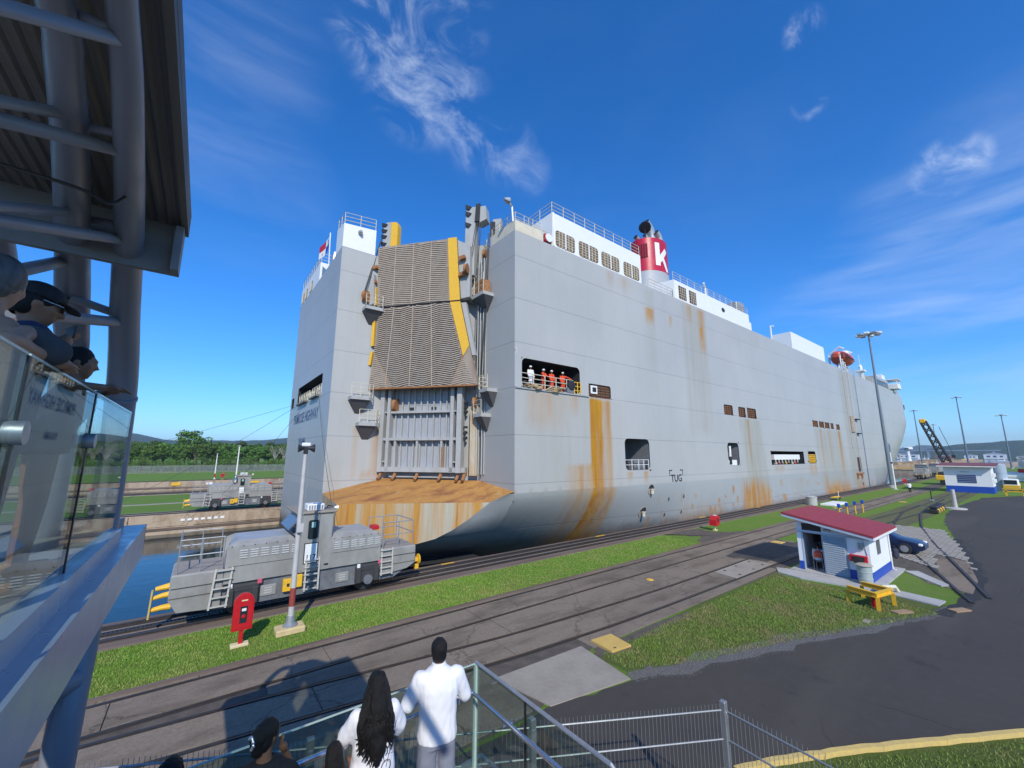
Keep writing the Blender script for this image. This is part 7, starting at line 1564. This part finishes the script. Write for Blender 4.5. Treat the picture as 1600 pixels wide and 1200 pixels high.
def standing(root, H, skin, voxel=.013, arms=None, yaw=0., pitch=0., legs=True, hands=True, lean=0.0, stoop=0.):
    """one continuous body; local frame: +y forward, feet at the origin; arms = ((shoulder, elbow, wrist), ...)"""
    k = H/1.72; hc = (0, lean+.02*k, (1.60-stoop)*k)
    L, P, M_ = head_parts(hc, k, yaw, pitch)
    L.append(limb([(0, lean-.015*k, (1.36-stoop*.8)*k), (0, lean, (1.52-stoop)*k)], [.06*k, .052*k], 10))
    L.append(loft([((0, 0, .86*k), .155*k, .105*k), ((0, .0, 1.0*k), .145*k, .10*k), ((0, lean*.5, 1.2*k), .165*k, .105*k), ((0, lean*.9, (1.34-stoop*.7)*k), .17*k, .095*k), ((0, lean, (1.42-stoop*.8)*k), .09*k, .06*k)], 16))
    if legs:
        for s in (-1, 1): L.append(limb([(s*.085*k, 0, .90*k), (s*.095*k, .012*k, .48*k), (s*.095*k, -.01*k, .09*k)], [.085*k, .056*k, .038*k], 10)); L.append(limb([(s*.095*k, -.05*k, .035*k), (s*.10*k, .15*k, .03*k)], [.036*k, .034*k], 8))
    for a in arms or ():
        s_, e_, w_ = [Vector(q)*k for q in a[:3]]; L.append(limb([s_, e_, w_], [.05*k, .040*k, .027*k], 10))
        if hands: L += hand_parts(w_, (w_-e_), a[3] if len(a) > 3 else (0, 0, -1), k)
    return part('body', remesh(L, voxel*k), skin, root), P, M_, k
def eyes(P, s, root, body, M_):
    for sx in (-1, 1):
        e = ell(P(.030*sx, .086, .014), (.011*s, .006*s, .007*s), 8); e.build('eye', mat('eye_dark', (.03, .02, .015), .2), body)
def hair_cap(P, M_, s, root, m_, back=.0, length=0., front=.02):
    L = [ell(P(0, -.014, .022), (.086*s, .100*s, .108*s), 16, M_), ell(P(0, -.04, -.03), (.078*s, .07*s, .08*s), 14, M_)]
    me = remesh(L, .011*s, 3)
    # trim the face side
    bm = bmesh.new(); bm.from_mesh(me); Mi = M_.inverted(); c0 = Vector(P(0, 0, 0))
    kill = [v for v in bm.verts if (lambda q: (q.y > .052*s+.5*max(0, q.z-.02*s) and q.z < .075*s) or (q.z < -.095*s))(Mi @ (v.co-c0))]
    bmesh.ops.delete(bm, geom=kill, context='VERTS'); bm.to_mesh(me); bm.free(); wrinkle(me, .004, (40, 40, 12)); return part('hair', me, m_, root)
def person(label, loc, az, group=None):
    return thing('person', label, 'person', loc, group, R(az-90))
M_shirtw = mat('white_linen', (.78, .78, .80), .85, c2=(.70, .70, .73), scale=3, amt=.4, bump=.25, bscale=160, bdist=.002)
M_shirtt = mat('white_cotton', (.76, .76, .80), .9, c2=(.68, .68, .74), scale=4, amt=.4)
M_tblack = mat('black_cotton', (.012, .012, .013), .9); M_denimg = mat('grey_shorts', (.22, .235, .29), .9, c2=(.17, .18, .23), scale=5, bump=.2, bscale=120, bdist=.002)
M_rose = mat('rose_trousers', (.33, .09, .10), .9, c2=(.26, .07, .08), scale=5)
# -- man in the white shirt, arms folded, back to us
p = person('man in a long white shirt and grey shorts with folded arms, seen from behind', (2.24, 4.20, LZ), 72)
bd, P, M_, k = standing(p, 1.74, SK_TAN, arms=(((-.19, -.01, 1.38), (-.30, .06, 1.12), (-.06, .22, 1.14)), ((.19, -.01, 1.38), (.29, .07, 1.11), (.05, .24, 1.17))), yaw=R(-4), pitch=R(4))
hair_cap(P, M_, k, p, M_hair); eyes(P, k, p, bd, M_)
L = [loft([((0, -.005, .80*k), .195*k, .145*k), ((0, -.008, .86*k), .200*k, .148*k), ((0, -.01, 1.0*k), .190*k, .142*k), ((0, -.012, 1.15*k), .195*k, .142*k), ((0, -.015, 1.28*k), .210*k, .140*k), ((0, -.012, 1.37*k), .205*k, .120*k), ((0, -.01, 1.425*k), .135*k, .09*k), ((0, -.005, 1.47*k), .075*k, .07*k), ((0, 0, 1.495*k), .066*k, .064*k)], 24)]
for s in (-1, 1): L.append(limb([(s*.185*k, -.012, 1.37*k), (s*.30*k, .055, 1.12*k), (s*.19*k, .15, 1.12*k)], [.082*k, .074*k, .058*k], 12))
me = remesh(L, .013, 3); wrinkle(me, .009, (9, 9, 5)); wrinkle(me, .004, (26, 26, 9), 3); sh_ = part('shirt', me, M_shirtw, p)
me = remesh([loft([((0, 0, 1.445*k), .080*k, .076*k), ((0, 0, 1.50*k), .070*k, .068*k)], 18)], .009, 1); part('collar', me, M_shirtw, p)
L = [loft([((0, 0, .98*k), .165*k, .115*k), ((0, 0, .84*k), .185*k, .135*k), ((0, 0, .76*k), .185*k, .132*k)], 20)]
for s in (-1, 1): L.append(loft([((s*.09*k, 0, .80*k), .098*k, .118*k), ((s*.098*k, .005, .60*k), .096*k, .108*k), ((s*.10*k, .005, .44*k), .094*k, .10*k)], 16))
me = remesh(L, .013, 2); wrinkle(me, .007, (10, 10, 8)); part('shorts', me, M_denimg, p)
for s in (-1, 1): part('shoe', remesh([limb([(s*.095*k, -.06, .045), (s*.10*k, .17, .04)], [.05, .048], 10)], .012, 2), M_black, p)
# -- woman with long black hair in the printed white tee
p = person('woman with long wavy black hair in a white printed t-shirt, seen from behind', (1.56, 4.16, LZ), 78)
bd, P, M_, k = standing(p, 1.63, SK_TAN, arms=(((-.17, 0, 1.36), (-.27, .10, 1.12), (-.20, .30, 1.00)), ((.17, 0, 1.36), (.25, .12, 1.12), (.14, .30, 1.02))), yaw=R(10), pitch=R(6))
eyes(P, k, p, bd, M_); hair_cap(P, M_, k, p, M_hair)
L = [loft([((0, 0, .78*k), .215*k, .165*k), ((0, 0, .88*k), .215*k, .165*k), ((0, -.005, 1.02*k), .195*k, .15*k), ((0, -.008, 1.18*k), .20*k, .148*k), ((0, -.01, 1.30*k), .205*k, .135*k), ((0, -.01, 1.38*k), .175*k, .105*k), ((0, 0, 1.44*k), .085*k, .075*k)], 24)]
for s in (-1, 1): L.append(limb([(s*.17*k, -.005, 1.355*k), (s*.255*k, .07, 1.17*k), (s*.262*k, .13, 1.09*k)], [.082*k, .078*k, .072*k], 12))
me = remesh(L, .013, 3); wrinkle(me, .010, (8, 8, 6), 2); wrinkle(me, .004, (22, 22, 14), 7); tee = part('t_shirt', me, M_shirtt, p)
bv = BVHTree.FromPolygons([v.co.copy() for v in me.vertices], [tuple(q.vertices) for q in me.polygons])
def on_back(x, z):
    h = bv.ray_cast(Vector((x, -.6, z)), Vector((0, 1, 0))); return (h[0]+Vector((0, -.0025, 0))) if h[0] else Vector((x, -.15, z))
def stroke(pts, r=.0028):
    q = [on_back(*a) for a in pts]; o = MB().tube(q, r, 5).build('print_line', mat('print_ink', (.03, .03, .06), .9), None); o.parent = tee
stroke([(.10+.045*math.cos(a), .90+.052*math.sin(a)) for a in np.linspace(0, 6.4, 22)]); stroke([(.10+.038*math.cos(a), .90+.043*math.sin(a)) for a in np.linspace(0, 6.4, 20)], .002)
stroke([(.10, .90), (.125, .99), (.15, 1.02), (.17, 1.10)]); stroke([(.115, .99), (.16, .97), (.175, 1.0)]); stroke([(.13, 1.02), (.12, 1.06), (.145, 1.09), (.16, 1.05), (.135, 1.03)]); stroke([(.15, 1.0), (.165, 1.04), (.18, 1.06)], .004); stroke([(.13, 1.0), (.14, 1.045), (.15, 1.02)], .005); stroke([(.11, 1.12), (.118, 1.135), (.126, 1.12), (.118, 1.108), (.11, 1.12)], .003); stroke([(.135, 1.14), (.15, 1.16), (.16, 1.13), (.18, 1.17)], .003); stroke([(.17, 1.13), (.185, 1.16), (.19, 1.2)], .003)
hm = [limb([P(0, -.05, .05), P(0, -.085, -.08), Vector((0, -.12, 1.30*k)), Vector((.01, -.165, 1.14*k)), Vector((.02, -.175, 1.02*k))], [.085*k, .092*k, .105*k, .085*k, .03*k], 14), limb([P(-.05, -.03, 0), Vector((-.11, -.10, 1.32*k)), Vector((-.13, -.15, 1.13*k))], [.06*k, .065*k, .02*k], 12), limb([P(.05, -.03, 0), Vector((.11, -.10, 1.32*k)), Vector((.135, -.14, 1.15*k))], [.06*k, .065*k, .02*k], 12)]
me = remesh(hm, .013, 3); wrinkle(me, .012, (26, 26, 9), 4); hb_ = part('long_hair', me, M_hair, p)
m = MB(); rg_ = random.Random(5)
for i in range(150):
    x0_ = rg_.uniform(-.155, .155); top = Vector((x0_*.6, -.12-rg_.uniform(0, .05), (1.40+rg_.uniform(-.06, .06))*k)); zl = (1.0+.16*abs(x0_)/.155+rg_.uniform(-.05, .14))*k
    ph = rg_.uniform(0, 6.28); pts = []
    for j in range(11):
        f = j/10; z = top.z+(zl-top.z)*f; b = on_back(max(-.19, min(.19, x0_*(.6+.5*f))), min(z, 1.36*k)); amp = .014*f
        pts.append(Vector((x0_*(.6+.5*f)+amp*math.sin(ph+f*15), min(b.y-.022-.05*(1-f)-rg_.uniform(0, .006), -.10)+amp*math.cos(ph+f*15), z)))
    m.tube(pts, [.006, .008, .008, .008, .008, .007, .007, .006, .005, .004, .002], 5)
o = m.build('hair_locks', M_hair, None, smooth='all'); o.parent = p; kind(o, 'stuff')
L = [loft([((0, 0, .95*k), .175*k, .13*k), ((0, -.01, .82*k), .205*k, .158*k), ((0, 0, .74*k), .20*k, .15*k)], 20)]
for s in (-1, 1): L.append(limb([(s*.095*k, 0, .82*k), (s*.10*k, .01, .48*k), (s*.10*k, -.005, .12*k)], [.112*k, .08*k, .06*k], 12))
me = remesh(L, .014, 3); wrinkle(me, .006, (10, 10, 8)); part('trousers', me, M_rose, p)
# -- woman in black with the hair clip, leaning on the rail, cheek on her hand
p = person('woman in a black top with pinned-up hair and a silver clip, leaning on the rail', (.62, 3.98, LZ), 66)
bd, P, M_, k = standing(p, 1.62, SK_BR, arms=(((-.17, .02, 1.33), (-.24, .20, 1.10), (-.05, .42, .97)), ((.18, .03, 1.33), (.25, .30, 1.03), (.12, .22, 1.36), (0, 0, 1))), yaw=R(-28), pitch=R(10), lean=.07, stoop=.03)
eyes(P, k, p, bd, M_); hair_cap(P, M_, k, p, M_hair)
me = remesh([ell(P(0, -.105, .01), (.062*k, .055*k, .085*k), 14, M_), ell(P(0, -.06, .03), (.078*k, .06*k, .09*k), 14, M_), ell(P(.005, -.09, -.06), (.05*k, .05*k, .06*k), 12, M_)], .011, 3); wrinkle(me, .006, (30, 30, 14)); part('hair_bun', me, M_hair, p)
clip = MB()
for j, (x, z) in enumerate(((-.028, .03), (-.014, .042), (.0, .03), (.014, .012), (.022, -.012), (.012, -.034))): e = ell(P(x, -.163, z), (.014, .01, .014), 10); clip.add(e.v, e.f)
part('hair_clip', remesh([clip], .006, 1), mat('silver_clip', (.55, .56, .60), .2, .7), p)
L = [loft([((0, 0, .80*k), .205*k, .15*k), ((0, .005, 1.0*k), .20*k, .145*k), ((0, .03, 1.18*k), .215*k, .145*k), ((0, .055, 1.29*k), .215*k, .13*k), ((0, .065, 1.36*k), .17*k, .10*k), ((0, .07, 1.41*k), .09*k, .075*k)], 22)]
for s in (-1, 1): L.append(limb([(s*.18*k, .03, 1.32*k), (s*.235*k, .11, 1.19*k)], [.082*k, .074*k], 12))
me = remesh(L, .013, 3); wrinkle(me, .007, (9, 9, 6), 5); part('top', me, M_tblack, p)
me = remesh([limb([(s*.09*k, 0, .86*k), (s*.1*k, 0, .45*k), (s*.1*k, 0, .1*k)], [.11*k, .08*k, .06*k], 12) for s in (-1, 1)], .014, 2); part('trousers', me, mat('dark_trousers', (.03, .035, .05), .9), p)
# -- child with a pink top
p = person('small child with long dark hair and a pink top between the two women', (1.20, 4.14, LZ), 62)
bd, P, M_, k = standing(p, 1.17, SK_BR, arms=(((-.17, 0, 1.34), (-.25, .16, 1.2), (-.18, .38, 1.24)), ((.17, 0, 1.34), (.22, .15, 1.2), (.15, .36, 1.26))), yaw=R(10), pitch=R(4))
eyes(P, k*1.15, p, bd, M_)
me = remesh([ell(P(0, -.02, .03), (.10*k, .112*k, .12*k), 16, M_), limb([P(0, -.05, .0), P(0, -.075, -.14), Vector((.02, -.12*k, 1.24*k)), Vector((.05, -.13*k, 1.05*k))], [.098*k, .10*k, .10*k, .05*k], 14), limb([P(.06, -.02, -.02), Vector((.12*k, -.06*k, 1.32*k)), Vector((.15*k, -.08*k, 1.0*k))], [.06*k, .07*k, .04*k], 12)], .011, 3); wrinkle(me, .007, (34, 34, 10), 2); part('hair', me, M_hair, p)
L = [loft([((0, 0, .82*k), .17*k, .125*k), ((0, 0, 1.1*k), .165*k, .12*k), ((0, 0, 1.3*k), .18*k, .115*k), ((0, 0, 1.40*k), .09*k, .07*k)], 18)]
for s in (-1, 1): L.append(limb([(s*.165*k, 0, 1.33*k), (s*.22*k, .08*k, 1.24*k)], [.07*k, .062*k], 10))
me = remesh(L, .011, 2); wrinkle(me, .005, (14, 14, 8)); part('top', me, mat('pink_cotton', (.62, .22, .22), .9), p)
me = remesh([limb([(s*.09*k, 0, .86*k), (s*.1*k, 0, .45*k), (s*.1*k, 0, .1*k)], [.1*k, .075*k, .05*k], 12) for s in (-1, 1)], .012, 2); part('trousers', me, mat('dark_trousers', (.03, .035, .05), .9), p)
# -- bystander at the lower left, only the crown of the head in view
p = person('person with black hair tied by a silvery patterned band at the bottom left', (.06, 4.05, LZ), 80)
bd, P, M_, k = standing(p, 1.55, SK_BR, arms=(((-.17, 0, 1.34), (-.25, .1, 1.1), (-.2, .3, .98)), ((.17, 0, 1.34), (.25, .1, 1.1), (.2, .3, .98))), pitch=R(8))
eyes(P, k, p, bd, M_); hair_cap(P, M_, k, p, M_hair)
me = remesh([ell(P(0, -.03, .02), (.092*k, .095*k, .112*k), 16, M_), ell(P(0, -.11, -.02), (.055*k, .05*k, .075*k), 12, M_)], .011, 3); wrinkle(me, .007, (30, 30, 14)); part('hair_bun', me, M_hair, p)
m = MB()
for j in range(26):
    a = random.uniform(0, 6.28); r_ = random.uniform(.02, .062); q = P(r_*math.cos(a), -.128-random.uniform(0, .03), -.02+r_*1.2*math.sin(a)); e = ell(q, (.009, .006, .008), 8); m.add(e.v, e.f)
o = m.build('hair_band', mat('silver_clip', (.55, .56, .60), .2, .7), None); o.parent = p
L = [loft([((0, 0, .8*k), .20*k, .15*k), ((0, 0, 1.1*k), .19*k, .14*k), ((0, 0, 1.3*k), .2*k, .13*k), ((0, 0, 1.4*k), .09*k, .075*k)], 18)]
part('top', remesh(L+[limb([(s*.17*k, 0, 1.33*k), (s*.24*k, .08, 1.16*k)], [.08*k, .07*k], 10) for s in (-1, 1)], .014, 2), mat('navy_cotton', (.02, .03, .08), .9), p)
# ---------------- the three on the upper terrace
M_cap = mat('black_cap', (.012, .012, .015), .8); M_navy = mat('navy_cotton', (.02, .03, .08), .9)
p = person('man in a black cap and sunglasses holding a phone over the glass balustrade', (-.97, 3.60, TZ), 25)
bd, P, M_, k = standing(p, 1.83, SK_TAN, arms=(((-.19, .04, 1.36), (-.23, .06, 1.12), (-.08, .17, 1.34), (0, 1, 0)), ((.19, .04, 1.36), (.24, .06, 1.12), (.06, .18, 1.34), (0, 1, 0))), yaw=R(-8), pitch=R(16), lean=.06, stoop=.03)
eyes(P, k, p, bd, M_); hair_cap(P, M_, k, p, M_hair)
me = remesh([ell(P(0, -.012, .045), (.094*k, .112*k, .088*k), 18, M_)], .01, 2); bm = bmesh.new(); bm.from_mesh(me); Mi = M_.inverted(); c0 = Vector(P(0, 0, 0)); bmesh.ops.delete(bm, geom=[v for v in bm.verts if (Mi @ (v.co-c0)).z < .026*k], context='VERTS'); bm.to_mesh(me); bm.free(); cap_ = part('cap', me, M_cap, p)
bill = [P(x, .085+.085*math.sqrt(max(0, 1-(x/.075)**2)), .035-.25*.05*math.sqrt(max(0, 1-(x/.075)**2))) for x in np.linspace(-.075, .075, 13)]
o = MB().extr([P(-.075, .05, .04)]+bill+[P(.075, .05, .04)], Vector(P(0, 0, .01))-Vector(P(0, 0, 0))).build('cap_bill', M_cap, None); o.parent = p
gl = MB(); 
for sx in (-1, 1): e = ell(P(.034*sx, .098, .012), (.030*k, .008*k, .020*k), 10, M_); gl.add(e.v, e.f); gl.tube([P(.064*sx, .09, .016), P(.08*sx, -.01, .012)], .003, 5)
gl.tube([P(-.01, .104, .016), P(.01, .104, .016)], .003, 5); o = gl.build('sunglasses', mat('dark_lens', (.012, .012, .014), .08), None, smooth='all'); o.parent = p
for sx in (-1, 1): o = MB().tube([P(.064*sx, .09, .020), P(.081*sx, -.01, .016)], .0035, 5).build('glasses_arm', M_steel, None); o.parent = p
L = [loft([((0, 0, .82*k), .195*k, .14*k), ((0, .01, 1.05*k), .19*k, .14*k), ((0, .03, 1.22*k), .215*k, .14*k), ((0, .05, 1.33*k), .21*k, .12*k), ((0, .06, 1.41*k), .12*k, .09*k), ((0, .065, 1.45*k), .07*k, .066*k)], 22)]
for s in (-1, 1): L.append(limb([(s*.19*k, .04, 1.35*k), (s*.22*k, .055, 1.20*k)], [.078*k, .068*k], 12))
me = remesh(L, .013, 3); wrinkle(me, .007); part('top', me, M_navy, p)
o = MB().box(-.07*k, .08*k, .215*k, .225*k, 1.40*k, 1.475*k).build('phone', M_black, None); o.parent = p
me = remesh([limb([(s*.09*k, 0, .86*k), (s*.1*k, 0, .45*k), (s*.1*k, 0, .1*k)], [.11*k, .085*k, .06*k], 12) for s in (-1, 1)], .016, 2); part('trousers', me, mat('dark_trousers', (.03, .035, .05), .9), p)
p = person('woman with dark pulled-back hair gazing right, forearm over the glass balustrade', (-.87, 4.12, TZ), 22)
bd, P, M_, k = standing(p, 1.60, SK_TAN, arms=(((-.17, .06, 1.25), (-.16, .22, 1.28), (.06, .30, 1.315), (0, 0, -1)), ((.17, .06, 1.26), (.255, .03, 1.315), (.26, .22, 1.32), (0, 0, -1))), yaw=R(-12), pitch=R(8), lean=.08, stoop=.08)
eyes(P, k, p, bd, M_); hair_cap(P, M_, k, p, M_hair)
part('hair_bun', remesh([ell(P(0, -.10, .0), (.05*k, .05*k, .055*k), 12, M_), ell(P(0, -.05, .03), (.078*k, .06*k, .085*k), 12, M_)], .011, 3), M_hair, p)
L = [loft([((0, 0, .82*k), .19*k, .14*k), ((0, .02, 1.0*k), .18*k, .13*k), ((0, .08, 1.14*k), .19*k, .13*k), ((0, .12, 1.22*k), .18*k, .11*k), ((0, .135, 1.28*k), .09*k, .075*k)], 20)]
for s in (-1, 1): L.append(limb([(s*.165*k, .07, 1.21*k), (s*.2*k, .13, 1.15*k)], [.072*k, .066*k], 10))
me = remesh(L, .013, 3); wrinkle(me, .006); part('top', me, mat('dark_green_cotton', (.03, .045, .04), .9), p)
p = person('grey-haired person at the left edge resting a bare forearm along the glass balustrade', (-.90, 2.87, TZ), 62)
bd, P, M_, k = standing(p, 1.75, SK_LT, arms=(((-.18, .06, 1.28), (-.2, .2, 1.16), (.0, .3, 1.2), (0, 0, -1)), ((.19, .04, 1.29), (.275, -.14, 1.225), (.235, .13, 1.198), (0, 0, -1))), yaw=R(12), pitch=R(14), lean=.06, stoop=.05)
eyes(P, k, p, bd, M_); hair_cap(P, M_, k, p, M_hairg)
part('hair_back', remesh([ell(P(0, -.03, .02), (.094*k, .098*k, .115*k), 16, M_)], .011, 2), M_hairg, p)
L = [loft([((0, 0, .82*k), .21*k, .16*k), ((0, .02, 1.02*k), .205*k, .155*k), ((0, .06, 1.2*k), .215*k, .145*k), ((0, .09, 1.28*k), .20*k, .12*k), ((0, .10, 1.35*k), .10*k, .085*k)], 20)]
for s in (-1, 1): L.append(limb([(s*.185*k, .065, 1.27*k), (s*.25*k, .11, 1.23*k)], [.078*k, .068*k], 10))
me = remesh(L, .013, 3); wrinkle(me, .006); part('top', me, mat('charcoal_cotton', (.05, .05, .055), .9), p)
# ---------------- small figures
def figure(label, loc, az, H, top, legs_m, head_gear=None, arms=None, vest=None, seated=False, skin=SK_BR):
    p = person(label, loc, az); L = []; k = H/1.72
    hl, P, M_ = head_parts((0, .02, 1.60), 1.0); arms = arms or (((-.19, 0, 1.38), (-.24, .04, 1.1), (-.22, .16, .88)), ((.19, 0, 1.38), (.24, .04, 1.1), (.22, .16, .88)))
    L = hl+[limb([(0, 0, 1.36), (0, .01, 1.5)], [.06, .052], 8), loft([((0, 0, .86), .155, .105), ((0, 0, 1.1), .15, .10), ((0, 0, 1.34), .175, .10), ((0, 0, 1.42), .09, .06)], 12)]
    kn = [((s*.09, 0, .9), (s*.095, .03, .48), (s*.095, -.01, .08)) if not seated else ((s*.09, 0, .9), (s*.12, .42, .88), (s*.12, .42, .46)) for s in (-1, 1)]
    for q, s in zip(kn, (-1, 1)): L.append(limb(q, [.085, .058, .04], 8)); L.append(limb([Vector(q[2])+Vector((0, -.04, -.045)), Vector(q[2])+Vector((0, .14, -.05))], [.035, .033], 7))
    for a in arms: L.append(limb(a[:3], [.05, .042, .028], 8)); L += hand_parts(a[2], Vector(a[2])-Vector(a[1]), (0, 0, -1))
    part('body', remesh(L, .022, 2), skin, p)
    T = [loft([((0, 0, .80), .185, .13), ((0, 0, 1.1), .18, .125), ((0, 0, 1.33), .20, .12), ((0, 0, 1.43), .09, .07)], 14)]+[limb(a[:3], [.072, .062, .05], 8) for a in arms]
    part('jacket', remesh(T, .022, 2), top, p)
    part('trousers', remesh([limb(q, [.105, .08, .065], 8) for q in kn]+[loft([((0, 0, .98), .16, .115), ((0, 0, .82), .18, .13)], 12)], .022, 2), legs_m, p)
    if head_gear: part('helmet', remesh([ell((0, .015, 1.65), (.105, .125, .10), 14), ell((0, .05, 1.63), (.105, .14, .02), 12)], .015, 1), head_gear, p)
    else: part('hair', remesh([ell((0, .0, 1.63), (.088, .10, .10), 12)], .016, 1), M_hair, p)
    if vest: part('vest', remesh([loft([((0, 0, 1.0), .195, .14), ((0, 0, 1.30), .205, .135), ((0, 0, 1.40), .13, .09)], 14)], .02, 1), vest, p)
    p.scale = (k, k, k); return p
M_cover = mat('orange_coverall', (.72, .065, .02), .8, c2=(.55, .05, .02), scale=6); M_wcover = mat('white_coverall', (.78, .78, .80), .8)
DKZ = 10.84; rail_arms = (((-.19, .02, 1.38), (-.24, .2, 1.14), (-.18, .42, 1.08)), ((.19, .02, 1.38), (.24, .2, 1.14), (.18, .42, 1.08)))
figure('crew member in white overalls and white helmet at the mooring deck rail', (18.75, YS+.42, DKZ), 262, 1.74, M_wcover, M_wcover, M_white)
for x, az, arms, lb_ in ((20.15, 280, rail_arms, 'crew member in orange overalls leaning on the rail next to the one in white'), (21.0, 268, None, 'crew member in orange overalls standing in the middle of the mooring deck opening'), (22.2, 250, rail_arms, 'crew member in orange overalls pointing, rightmost on the mooring deck')):
    figure(lb_, (x, YS+.55, DKZ), az, 1.70, M_cover, M_cover, M_white, arms if x != 22.2 else (((-.19, .02, 1.38), (-.45, .15, 1.25), (-.62, .3, 1.12)), ((.19, 0, 1.38), (.24, .04, 1.1), (.22, .16, .95))))
figure('person walking along the rails far down the lock, white shirt and dark trousers', (93.5, 14.2, .03), 20, 1.72, M_wcover, M_tblack)
ch = thing('hut_chair', 'metal chair with grey legs in the hut doorway', 'chair', (26.75, 8.02, .1))
for x, y in ((26.55, 7.82), (26.55, 8.22), (26.95, 7.82), (26.95, 8.22)): MB().tube([(x, y, .1), (x, y, .55)], .015, 6).build('leg', M_steel, ch)
MB().cbox(26.53, 26.97, 7.80, 8.24, .55, .59, .01).build('seat', M_black, ch); MB().tube([(26.55, 7.82, .55), (26.5, 7.82, .95), (26.5, 8.22, .95), (26.55, 8.22, .55)], .015, 6).build('backrest', M_steel, ch)
figure('seated guard in a pale shirt and orange vest inside the hut doorway', (26.72, 8.02, -.27), 10, 1.70, mat('pale_blue_shirt', (.55, .60, .68), .9), M_tblack, None, None, mat('orange_vest', (.75, .10, .04), .8), seated=True)
